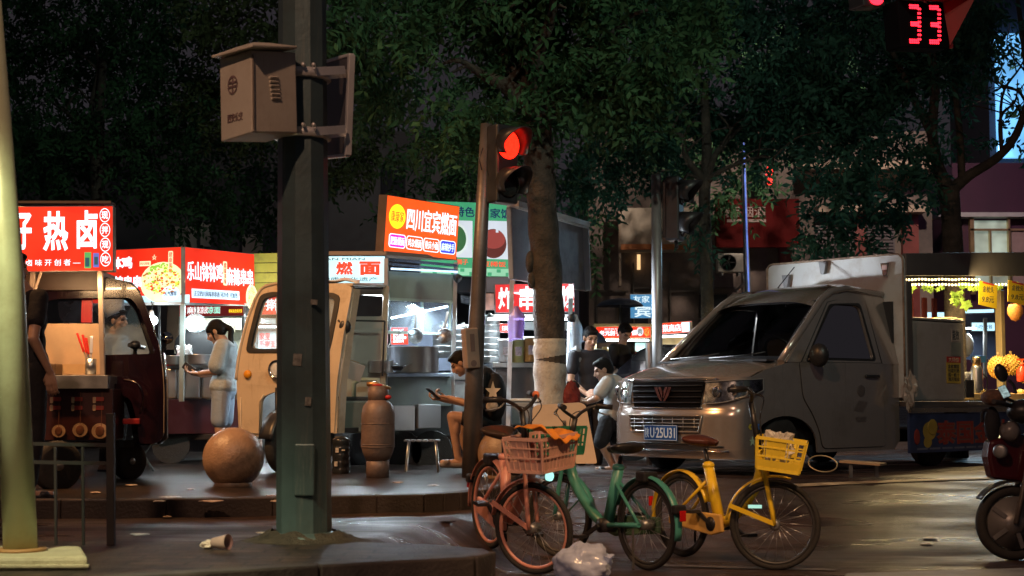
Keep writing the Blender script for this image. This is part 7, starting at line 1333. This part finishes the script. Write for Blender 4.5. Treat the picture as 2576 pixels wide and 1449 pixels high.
# ------------------------------------------------------------------ shared bicycles
def bicycle(label, rear, front, steer, paintm, seatm, basketm, opts={}):
    Rp, Fp = gp(*rear), gp(*front); r = opts.get('r', .3); R0 = Rp + Vector((0, 0, r)); F0 = Fp + Vector((0, 0, r)); d = F0 - R0; wb = d.length; x = d.normalized(); y = Vector((0, 0, 1)).cross(x).normalized(); z = x.cross(y)
    lean = opts.get('lean', 0); B = Matrix((x, y, z)).transposed().to_4x4(); B.translation = R0 - z * r; B = B @ Matrix.Rotation(R_(lean), 4, 'X')   # origin: rear contact, x forward
    slope = math.degrees(math.asin(-x.z)); root = thing('bicycle', label, 'bicycle', Rp, 'shared bicycles parked by the island')
    S = B @ Matrix.Translation((wb, 0, 0)) @ Matrix.Rotation(R_(steer), 4, 'Z') @ Matrix.Translation((-wb, 0, 0))
    rimm = opts.get('rim', paintm)
    def whl(T, cx, nm):
        mb = MB(T); c = Vector((cx, 0, r)); mb.tube([c + Vector((math.cos(a * math.pi / 24) * (r - .018), 0, math.sin(a * math.pi / 24) * (r - .018))) for a in range(48)], .02, 8, closed=True); o = mb.build('wheel', M_TYRE, root)
        mb = MB(T); mb.tube([c + Vector((math.cos(a * math.pi / 24) * (r - .043), 0, math.sin(a * math.pi / 24) * (r - .043))) for a in range(48)], .013, 6, closed=True); mb.build('rim', rimm, o)
        mb = MB(T)
        for k in range(20): a = k * math.pi / 10; q = .02 * (1 if k % 2 else -1); mb.tube([c + Vector((.03 * math.cos(a + .5), q, .03 * math.sin(a + .5))), c + Vector(((r - .05) * math.cos(a), 0, (r - .05) * math.sin(a)))], .0018, 4)
        mb.build('spokes', M_STEEL, o); mb = MB(T); mb.lathe([(.02, -.05), (.035, -.045), (.035, .045), (.02, .05)], c, 16, axis=(0, 1, 0)); mb.build('hub', opts.get('hub', M_DSTEEL), o)
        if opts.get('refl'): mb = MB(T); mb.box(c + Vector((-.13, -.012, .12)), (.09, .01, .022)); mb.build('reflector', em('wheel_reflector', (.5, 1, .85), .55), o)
    whl(B, 0, 'r'); whl(S, wb, 'f')
    def fender(T, cx, a0, a1, w=.03, rr=.03):
        mb = MB(T); n = 18
        def fn(a, b):
            th = R_(a0 + (a1 - a0) * a); q = (b - .5) * 2; R2 = r + rr - .012 * q * q; return (cx + R2 * math.cos(th), q * w, r + R2 * math.sin(th))
        mb.grid(fn, n, 6); mb.build('fender', paintm, root, solid=.004)
    fender(B, 0, 20, opts.get('ra', 195)); fender(S, wb, opts.get('fa', 60), 175)
    # frame
    bb = Vector((wb * .43, 0, .27)); st = Vector((wb * .43 - .12, 0, .66)); hb = Vector((wb - .1, 0, .66)); ht = Vector((wb - .13, 0, .84))
    mb = MB(B); mb.tube([bb, st], [.04, .038], 12); mb.tube(spline([ht, hb.lerp(bb, .12) + Vector((0, 0, -.02)), hb.lerp(bb, .6) + Vector((.0, 0, -.07)), bb + Vector((.02, 0, .0)), bb], 5), .038, 12)
    for q in (-1, 1): mb.tube([bb + Vector((0, q * .03, 0)), Vector((0, q * .07, r))], .017, 8); mb.tube([st + Vector((0, q * .02, -.1)), Vector((0, q * .07, r))], .012, 8)
    mb.tube([hb + Vector((.012, 0, -.05)), ht], .03, 12); mb.ell(st + Vector((0, 0, .01)), (.045, .045, .03)); mb.build('frame', paintm, root)
    mb = MB(B); mb.prism([(-.05, -.055, r + .05), (bb.x + .1, -.055, .34), (bb.x + .12, -.055, .22), (bb.x, -.055, .19), (-.05, -.055, r - .06)], (0, -.03, 0)); mb.build('chain_guard', opts.get('guard', paintm), root, bevel=.01)
    mb = MB(B); mb.lathe([(.05, -.09), (.05, .07)], bb, 16, axis=(0, 1, 0)); cr = mb.build('crank', M_BPLAS, root)
    for q in (-1, 1):
        e = bb + Vector((q * .13, q * .1, -q * .08)); mb = MB(B); mb.bar(bb + Vector((0, q * .085, 0)), e, .02, .025); mb.box(e + Vector((0, q * .05, 0)), (.09, .08, .022)); mb.build('pedal', M_BPLAS, root)
    mb = MB(B); mb.bar(Vector((.05, .08, r - .03)), Vector((-.06, .17, .02)), .016, .016); mb.build('kickstand', M_TYRE, root)
    mb = MB(B); mb.tube([st, st + (st - bb).normalized() * (opts.get('sz', .9) - st.z - .03)], .015, 10); sp = st + (st - bb).normalized() * (opts.get('sz', .9) - st.z); mb.build('seat_post', M_BPLAS, root)
    mb = MB(B)
    def sad(a, b):
        t = a; w = .105 * (1 - sm((t - .25) / .5)) + .032; cl = math.sin(min(1, t * 7) * 1.57) * math.sin(min(1, (1 - t) * 6) * 1.57); w *= cl; th = 2 * math.pi * b; return (sp.x - .13 + .29 * t, w * math.cos(th), sp.z + .025 + cl * (.03 if math.sin(th) > 0 else .055) * math.sin(th) * (1 - .45 * t) + .025 * (1 - t) ** 2)
    mb.grid(sad, 24, 18); mb.build('saddle', seatm, root)
    if opts.get('lock'):
        mb = MB(B); mb.box((-.0, 0, 2 * r + .02), (.1, .12, .07)); mb.build('lock_box', M_BPLAS, root, bevel=.012)
        mb = MB(B); mb.box((-r - .02, 0, r + .12), (.05, .1, .06)); mb.build('tail_lamp', M_BPLAS, root, bevel=.012)
    mb = MB(B); mb.box((-r - .06, 0, r + .08), (.012, .05, .07)); mb.build('tail_reflector', mat('red_reflector', (.5, .01, .01), .2), root, bevel=.004)
    # fork, bars
    mb = MB(S); fc = Vector((wb - .07, 0, r * 2 + .05))
    for q in (-1, 1): mb.tube(spline([fc + Vector((0, q * .015, .04)), fc + Vector((.01, q * .045, -.02)), Vector((wb, q * .055, r))], 4), [.016] * 8 + [.013], 8)
    mb.tube([fc + Vector((0, 0, .02)), Vector((wb - .1, 0, .8))], .022, 10); mb.build('fork', paintm, root)
    mb = MB(S); mb.bar(Vector((wb - .3, -.058, r + .13)), Vector((wb, -.06, r + .01)), .012, .03) if opts.get('stay') else mb.bar(Vector((wb - .24, -.05, r + .2)), Vector((wb, -.06, r)), .008, .008); mb.build('fender_stay', paintm, root)
    hz = opts.get('hz', 1.12); mb = MB(S); top = Vector((wb - .15, 0, hz - .08)); mb.tube([Vector((wb - .1, 0, .8)), top], .02, 10)
    for q in (-1, 1): mb.tube(spline([top, top + Vector((.01, q * .1, .05)), top + Vector((-.03, q * .2, .09)), top + Vector((-.13, q * .27, .08))], 5), .0125, 8)
    hbm = mb.build('handlebar', opts.get('bar', M_BPLAS), root)
    for q in (-1, 1):
        mb = MB(S); a = top + Vector((-.03, q * .2, .09)); b = top + Vector((-.13, q * .27, .08)); mb.tube([a, b], .02, 10); mb.build('grip', M_BPLAS, hbm); mb = MB(S); mb.tube(spline([a + Vector((.02, q * .0, -.02)), a + Vector((.01, q * .05, -.05)), b + Vector((.04, q * .02, -.06))], 4), .006, 6); mb.build('brake_lever', opts.get('lever', M_DSTEEL), hbm)
    if opts.get('collar'): mb = MB(S); a = top + Vector((-.03, .2, .09)); mb.ell(a, (.026, .026, .026)); mb.build('collar', opts['collar'], hbm)
    mb = MB(S); mb.tube(spline([top + Vector((0, .2, .06)), top + Vector((.08, .1, .02)), top + Vector((.06, 0, -.1)), Vector((wb - .07, 0, .78))], 5), .004, 5); mb.tube(spline([top + Vector((0, -.2, .06)), top + Vector((.09, -.08, .03)), top + Vector((.06, 0, -.12)), Vector((wb - .08, 0, .76))], 5), .004, 5); mb.build('brake_cable', M_BLACK, root)
    # basket
    bx = opts.get('bx', (.38, .27, .19)); bc = Vector((wb + .03, 0, opts.get('bz', .78))); T2 = S @ Matrix.Translation(bc) @ Matrix.Rotation(R_(opts.get('btilt', 2) - slope), 4, 'Y'); mb = MB(T2); L, D_, Hh = bx[1], bx[0], bx[2]
    def wpt(e, t, zz):   # e side 0..3, t along, zz height
        k = .86 + .14 * zz; hx, hy = L / 2 * k, D_ / 2 * k; c = [(hx, -hy), (hx, hy), (-hx, hy), (-hx, -hy)]; a, b = c[e], c[(e + 1) % 4]; return Vector((a[0] + (b[0] - a[0]) * t + .0, a[1] + (b[1] - a[1]) * t, zz * Hh))
    for e in range(4):
        for zz, w in ((0, .02), (.42, .012), (.72, .01), (1, .022)): mb.bar(wpt(e, -.0, zz), wpt(e, 1, zz), .008, w)
        n = 9 if e % 2 == 0 else 6
        for k in range(n + 1):
            mb.bar(wpt(e, k / n, 0), wpt(e, k / n, 1), .006, .009 if 0 < k < n else .02, up=(wpt(e, 1, 0) - wpt(e, 0, 0)).normalized())
        mb.add([wpt(e, .2, .42), wpt(e, .62, .42), wpt(e, .62, 1), wpt(e, .2, 1)], [(0, 1, 2, 3)])
        mb.add([wpt(e, 0, 0), wpt(e, 1, 0), wpt(e, 1, .3), wpt(e, 0, .3)], [(0, 1, 2, 3)])
    for k in range(7): mb.bar((-L * .42, (k / 6 - .5) * D_ * .82, 0), (L * .42, (k / 6 - .5) * D_ * .82, 0), .012, .006)
    mb.build('basket', basketm, root); mb = MB(S); mb.bar(Vector((wb - .12, 0, .76)), Vector((wb + .04, 0, opts.get('bz', .78) - .01)), .05, .02); mb.build('basket_bracket', paintm, root)
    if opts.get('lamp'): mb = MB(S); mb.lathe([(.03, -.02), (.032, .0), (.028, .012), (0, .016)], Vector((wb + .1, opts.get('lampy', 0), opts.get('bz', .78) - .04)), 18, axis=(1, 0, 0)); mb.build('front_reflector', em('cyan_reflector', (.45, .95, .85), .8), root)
    return root, T2, bx
YELP = mat('yellow_paint', (.9, .62, .03), .3, 0, .07, 4, coat=.4, dirt=(.25, .12, .02), dscale=4, damt=.4); PINK = mat('coral_paint', (.75, .34, .27), .35, 0, .08, 4, coat=.3, dirt=(.3, .1, .06), dscale=4, damt=.4); GRNP = mat('green_paint', (.06, .28, .24), .35, 0, .1, 4, coat=.3)
PINKB = mat('coral_basket', (.72, .43, .36), .5, 0, .08, 6); 
yb, YT, ybx = bicycle('yellow step-through bicycle with a yellow basket, nearest the truck', (1716, 1400), (1951, 1434), 46, YELP, mat('worn_brown_saddle', (.09, .03, .022), .3, 0, .3, 6), mat('yellow_basket', (.85, .64, .05), .45, 0, .07, 6), dict(stay=1, rim=mat('dark_rim', (.05, .05, .052), .4, .3), refl=1, fa=70, bz=.67, hz=1.2, sz=.82, bx=(.5, .32, .2), guard=mat('pale_yellow_guard', (.75, .45, .12), .35), btilt=8))
pb, PT, pbx = bicycle('coral pink bicycle with a pink basket holding orange cloth', (1233, 1379), (1342, 1446), 31, PINK, mat('black_orange_saddle', (.05, .03, .02), .35), PINKB, dict(stay=1, lock=1, lamp=1, lampy=.0, bz=.7, hz=1.13, sz=.8, collar=mat('orange_collar', (.8, .2, .06), .4), fa=80, bx=(.43, .3, .21)))
gb, GT, gbx = bicycle('green bicycle standing behind the coral pink one, its rear to the yellow one', (1628, 1434), (1408, 1402), 12, GRNP, M_BPLAS, mat('green_basket', (.03, .22, .13), .45), dict(lock=1, bz=.74, hz=1.08, sz=.78, rim=mat('dark_rim', (.05, .05, .052)), guard=mat('dull_green_guard', (.12, .22, .12), .5)))
# what lies in the baskets
t = thing('cloth', 'bright orange folded sheet lying in the pink bicycle basket', 'cloth', PT @ Vector((0, 0, pbx[2]))); mb = MB(PT); mb.grid(lambda a, b: ((a - .5) * .27 + .04 + .05 * max(0, a - .8), (b - .45) * .36, pbx[2] + .06 + .02 * math.sin(5 * b + 2 * a) - .1 * max(0, a - .75) * 4 * .6 + .012 * math.sin(17 * b + 9 * a) - .03 * b), 18, 16); mb.build('sheet', mat('orange_sheet', (.85, .3, .035), .6, 0, .12, 5), t, solid=.006)
t = thing('plastic_bag', 'crumpled clear bag lying in the yellow bicycle basket', 'plastic bag', YT @ Vector((0, 0, .05))); mb = MB(YT); crumple(mb, (-.02, -.03, .15), (.1, .12, .1), 11, 22, 16, .22); mb.build('bag', glass('clear_crumpled', (.8, .78, .74), .45, .2, .3), t)
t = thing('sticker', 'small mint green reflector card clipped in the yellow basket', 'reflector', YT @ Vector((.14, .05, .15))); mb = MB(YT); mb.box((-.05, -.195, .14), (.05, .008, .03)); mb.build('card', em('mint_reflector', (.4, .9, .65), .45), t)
t = thing('plastic_bag', 'large crumpled milky plastic bag lying on the road in front of the bicycles', 'plastic bag', gp(1470, 1449)); p = gp(1470, 1470); mb = MB(); c = P(1470, 1422, 8.6)
def bagp(i, j):
    a = 6.28318 * i; t = math.pi * j; d = Vector((math.sin(t) * math.cos(a), math.sin(t) * math.sin(a), math.cos(t))); k = 1 + .22 * noise.noise(d * 1.7) + .13 * abs(noise.noise(d * 4.1 + Vector((3, 1, 7)))) - .05 * abs(noise.noise(d * 8.5)) + .012 * noise.noise(d * 17)
    return c + Vector((d.x * .165 * k, d.y * .13 * k, max(-.12, d.z * .125 * k)))
mb.grid(bagp, 72, 44, closeu=True); kn = P(1526, 1408, 8.56)
mb.grid(lambda i, j: kn + Vector((.03 * math.cos(6.283 * i) * (.3 + j) * (1 + .3 * math.sin(19 * i)), .03 * math.sin(6.283 * i) * (.3 + j), .05 * j - .03 + .01 * math.sin(13 * i))), 26, 5, closeu=True); mb.build('bag', glass('road_bag', (.6, .68, .88), .42, .16, .35), t)
# ------------------------------------------------------------------ scooter at the right edge
cg = gp(2550, 1409); DS = cg.y; k = DS / FPX
sc = thing('scooter', 'dark red electric scooter cut by the right edge of the picture, front wheel visible', 'scooter', cg)
SQ = lambda u, v, d=0: P(u, v, DS + d)
ax = Vector((.12, 1, 0)).normalized(); c = cg + Vector((0, 0, 92 * k))
mb = MB(); r = 92 * k; mb.tube([c + Vector((math.cos(a * math.pi / 24) * (r - .035), 0, math.sin(a * math.pi / 24) * (r - .035))) for a in range(48)], .038, 10, closed=True); w = mb.build('wheel', M_TYRE, sc)
mb = MB(); mb.lathe([(r * .72, -.03), (r * .68, -.012), (r * .3, -.02), (r * .26, -.05), (0, -.05)], c, 30, axis=(0, 1, 0)); mb.lathe([(r * .72, .03), (r * .68, .012), (r * .3, .02), (r * .26, .05), (0, .05)], c, 30, axis=(0, 1, 0)); mb.build('rim', mat('grey_rim', (.25, .24, .24), .4, .5), w); mb = MB()
for i in range(5): a = i * 1.256; mb.bar(c + Vector((.05 * math.cos(a), -.035, .05 * math.sin(a))), c + Vector((r * .7 * math.cos(a), -.03, r * .7 * math.sin(a))), .02, .03)
mb.build('spokes', mat('grey_rim', (.25, .24, .24)), w)
mb = MB()
for q in (-1, 1): mb.tube([c + Vector((0, q * .07, 0)), SQ(2572, 1200, 0) + Vector((0, q * .07, 0)), SQ(2590, 1100, 0) + Vector((0, q * .05, 0))], .02, 8)
mb.build('fork', mat('fork_steel', (.4, .36, .33), .3, .8), sc)
RED = mat('dark_red_paint', (.06, .007, .01), .25, 0, .1, 3, coat=.5)
mb = MB(); mb.grid(lambda a, b: c + Vector(((r + .03) * math.cos(R_(35 + 110 * a)), (b - .5) * .13, (r + .03) * math.sin(R_(35 + 110 * a)))), 16, 4); mb.build('fender', M_BPLAS, sc, solid=.008)
mb = MB(); mb.prism([SQ(2490, 1108), SQ(2484, 1150), SQ(2496, 1205), SQ(2560, 1212), SQ(2640, 1250), SQ(2640, 1105), SQ(2560, 1090)], (0, .16, 0)); mb.T = Matrix.Translation((0, -.08, 0)); mb.build('front_cowl', RED, sc, bevel=.03, seg=3)
mb = MB(); mb.lathe([(.075, 0), (.07, .05), (.03, .08), (0, .085)], SQ(2545, 1085, -.02), 24, axis=(-.75, -.66, 0)); mb.build('headlamp', mat('cloudy_lamp', (.14, .13, .13), .3), sc); mb = MB(); mb.lathe([(.05, 0), (.05, .03), (.03, .035)], SQ(2518, 1135, -.06), 20, axis=(-.5, -.8, 0)); mb.build('horn', M_DSTEEL, sc)
mb = MB(); mb.ell(SQ(2500, 1000, .0), (.09, .11, .06)); mb.build('hand_muff', mat('brown_muff', (.14, .075, .05), .9, 0, .3, 30, .5, 80), sc)
mb = MB(); mb.ell(SQ(2496, 1068, .05), (.06, .05, .13)); mb.tube(spline([SQ(2470, 1062, .05), SQ(2472, 1035, .05), SQ(2490, 1030, .05)]), .012, 6); mb.build('leg_guard', SHN, sc)
mb = MB(); mb.tube([SQ(2500, 1010, -.25), SQ(2540, 1020, 0), SQ(2600, 1005, .25)], .018, 8); mb.ell(SQ(2575, 1035, 0), (.12, .12, .09)); mb.build('handlebar', M_BPLAS, sc)
mb = MB(); mb.tube(spline([SQ(2556, 990, -.1), SQ(2550, 970, -.1), SQ(2538, 955, -.1)]), .011, 8); mb.ell(SQ(2518, 938, -.1), (.045, .03, .068), Matrix.Rotation(R_(-20), 3, 'Y')); mb.build('mirror', M_BPLAS, sc)
mb = MB(); mb.tube([SQ(2550, 1010, -.05), SQ(2528, 1000, -.08)], .01, 6); mb.build('phone_holder', M_BPLAS, sc)
q = SQ(2526, 986, -.1); t = thing('phone', 'lit phone clipped to the scooter handlebar', 'phone', q); M = Matrix.Translation(q) @ Matrix.Rotation(R_(-20), 4, 'Y') @ Matrix.Rotation(R_(-25), 4, 'X'); mb = MB(M); mb.box((0, 0, 0), (.062, .01, .1)); o = mb.build('case', M_BPLAS, t, bevel=.004); mb = MB(M)
mb.box((0, -.006, 0), (.052, .002, .088)); mb.build('screen', em('phone_screen', (.35, .5, .5), .5, .7, 60), o)
mb = MB(); mb.prism([SQ(2600, 1090), SQ(2600, 1290), SQ(2760, 1300), SQ(2760, 1090)], (0, .25, 0)); mb.T = Matrix.Translation((0, -.1, 0)); mb.build('footboard', RED, sc, bevel=.02); mb = MB(); mb.box(SQ(2850, 1120, 0), (.5, .25, .12)); mb.build('seat', M_BPLAS, sc, bevel=.04)
# rounded pale board behind the bicycles
p = P(1415, 1168, 12.9); p.z = gz(p.x, 12.9); s = thing('board', 'pale rounded board standing upright behind the coral bicycle handlebar', 'board', p)
mb = MB(); plate(mb, rounded([(1336, 1166), (1340, 1020), (1460, 1012), (1474, 1020), (1502, 1166)], [2, 14, 10, 12, 6]), [], lambda x, y, z: P(x, y, 12.9 + (1166 - y) * .0015) + Vector((0, z, 0)), .03); mb.build('panel', mat('beige_board', (.5, .36, .24), .5, 0, .06, 2, dirt=(.3, .2, .12), damt=.3), s, bevel=.006); mb = MB(); mb.bar(P(1420, 1060, 12.98), (p.x + .05, 13.3, .4), .03, .03); mb.build('strut', M_DSTEEL, s)
p = P(1440, 1010, 15.2); p.z = GZ; s = thing('jacket', 'dark red jacket hanging on a chair right of the whitewashed trunk', 'jacket', P(1438, 1010, 15.2)); mb = MB(); crumple(mb, P(1438, 1000, 15.2), (.09, .08, .16), 8, 20, 14, .12); mb.build('cloth', mat('dark_red_cloth', (.16, .02, .02), .8), s); mb = MB(); crumple(mb, P(1440, 972, 15.25), (.07, .06, .06), 9, 16, 10, .1); mb.build('hood', SHN, s)
p = P(1290, 1110, 15.0); s = thing('water_box', 'small grey cooler box on the pavement beside the trunk', 'box', (P(1310, 1060, 15).x, 15, GZ)); mb = MB(); q = P(1310, 1040, 15); mb.box(q, (.2, .2, .24)); mb.build('box_body', mat('cooler_grey', (.3, .32, .36), .45), s, bevel=.02); mb = MB(); mb.box(q + Vector((0, 0, .135)), (.22, .22, .03)); mb.build('lid', M_WHITEPL, s, bevel=.01); mb = MB(); mb.box((q.x, 15, (GZ + q.z - .12) / 2), (.16, .16, q.z - .12 - GZ)); mb.build('foot', M_BPLAS, s)
# ------------------------------------------------------------------ litter
LP = mat('litter_paper', (.6, .5, .42), .7, 0, .1, 8); LF = mat('litter_film', (.6, .6, .62), .35, 0, .1, 8)
lit = [(522, 1376, .045, 'small crumpled tissue lying on the near island', LP), (520, 1292, .06, 'crumpled paper wrapper on the kerb edge, biggest of the scraps there', LP), (575, 1297, .07, 'long flattened wrapper on the kerb edge', LP), (352, 1349, .06, 'flat plastic scrap on the wet road left of the island', LF), (372, 1303, .02, 'tiny paper scrap on the wet road, left of the other', LP), (420, 1304, .03, 'small paper scrap on the wet road', LP), (680, 1248, .04, 'paper scrap beside the mast on the pavement', LP), (660, 1345, .04, 'orange tinted scrap by the mast foot', LP), (440, 1172, .05, 'white scrap beneath the skewer stall', LF), (520, 1178, .05, 'white scrap left of the granite ball', LF), (450, 1150, .03, 'small white cup under the skewer stall', LF), (642, 1182, .05, 'white crumpled bag under the cream tricycle', LF), (1160, 1272, .06, 'thin pale strip on the road beside the coral bicycle', LP), (1130, 1316, .05, 'dark leaf scrap on the road', mat('dark_leafscrap', (.03, .02, .02), .7)), (2340, 1357, .06, 'white scratch of litter on the open road', LF), (2330, 1372, .05, 'thin litter strip on the open road', LF), (1180, 1180, .04, 'orange peel scrap near the seated man', LP), (430, 1252, .08, 'flat wet wrapper on the pavement', LF), (530, 1262, .08, 'flat pale wrapper on the pavement near the granite ball', LP)]
rr = random.Random(12)
spots_ = ['among the wheels of the maroon tricycle', 'near the skewer stall wheels', 'in front of the maroon tricycle', 'left of the granite ball', 'near the mast', 'close to the kerb', 'behind the railing', 'by the folding stool', 'beside the gas cylinder', 'in front of the low steel stool']
for k_, (u_, v_) in enumerate(((300, 1190), (455, 1188), (330, 1222), (480, 1232), (690, 1262), (400, 1262), (240, 1240), (395, 1178), (1000, 1215), (1090, 1222))): lit.append((u_, v_, rr.uniform(.03, .06), ('pale flat scrap of litter ' if k_ % 2 else 'crushed white scrap of litter ') + spots_[k_], LF if k_ % 2 else LP))
for i, (u, v, s_, lb, m) in enumerate(lit):
    p = gp(u, v)
    if v < 1270 and p.x < .3 and p.y > kerbline(p.x): 
        D = .74 * 0 + (CAMH - GZ) * FPX / (v - 1000); p = P(u, v, D); p.z = GZ
    elif p.z < .33 and v > 1357 and u < 1200: D = (CAMH - .312) * FPX / (v - 1000); p = P(u, v, D)
    mb = MB(); crumple(mb, p + Vector((0, 0, .012)), (s_, s_ * .6, .006 if i not in (0, 1) else s_ * .5), i * 1.37 + 1, 14, 8, .2); tag(mb.build('litter_scrap', m, None, p), lb, 'litter', 'litter on the ground')
t = thing('paper_cup', 'pinkish paper cup lying on its side on the near island', 'cup', P(545, 1380, 8.25)); c = P(555, 1376, 8.25); c.z = .312 + .04; mb = MB(); mb.lathe([(.028, -.05), (.042, .05), (.044, .052), (.04, .048), (.027, -.046)], c, 20, axis=(.9, -.4, .1)); mb.build('cup', mat('pink_cup', (.55, .38, .34), .6), t)
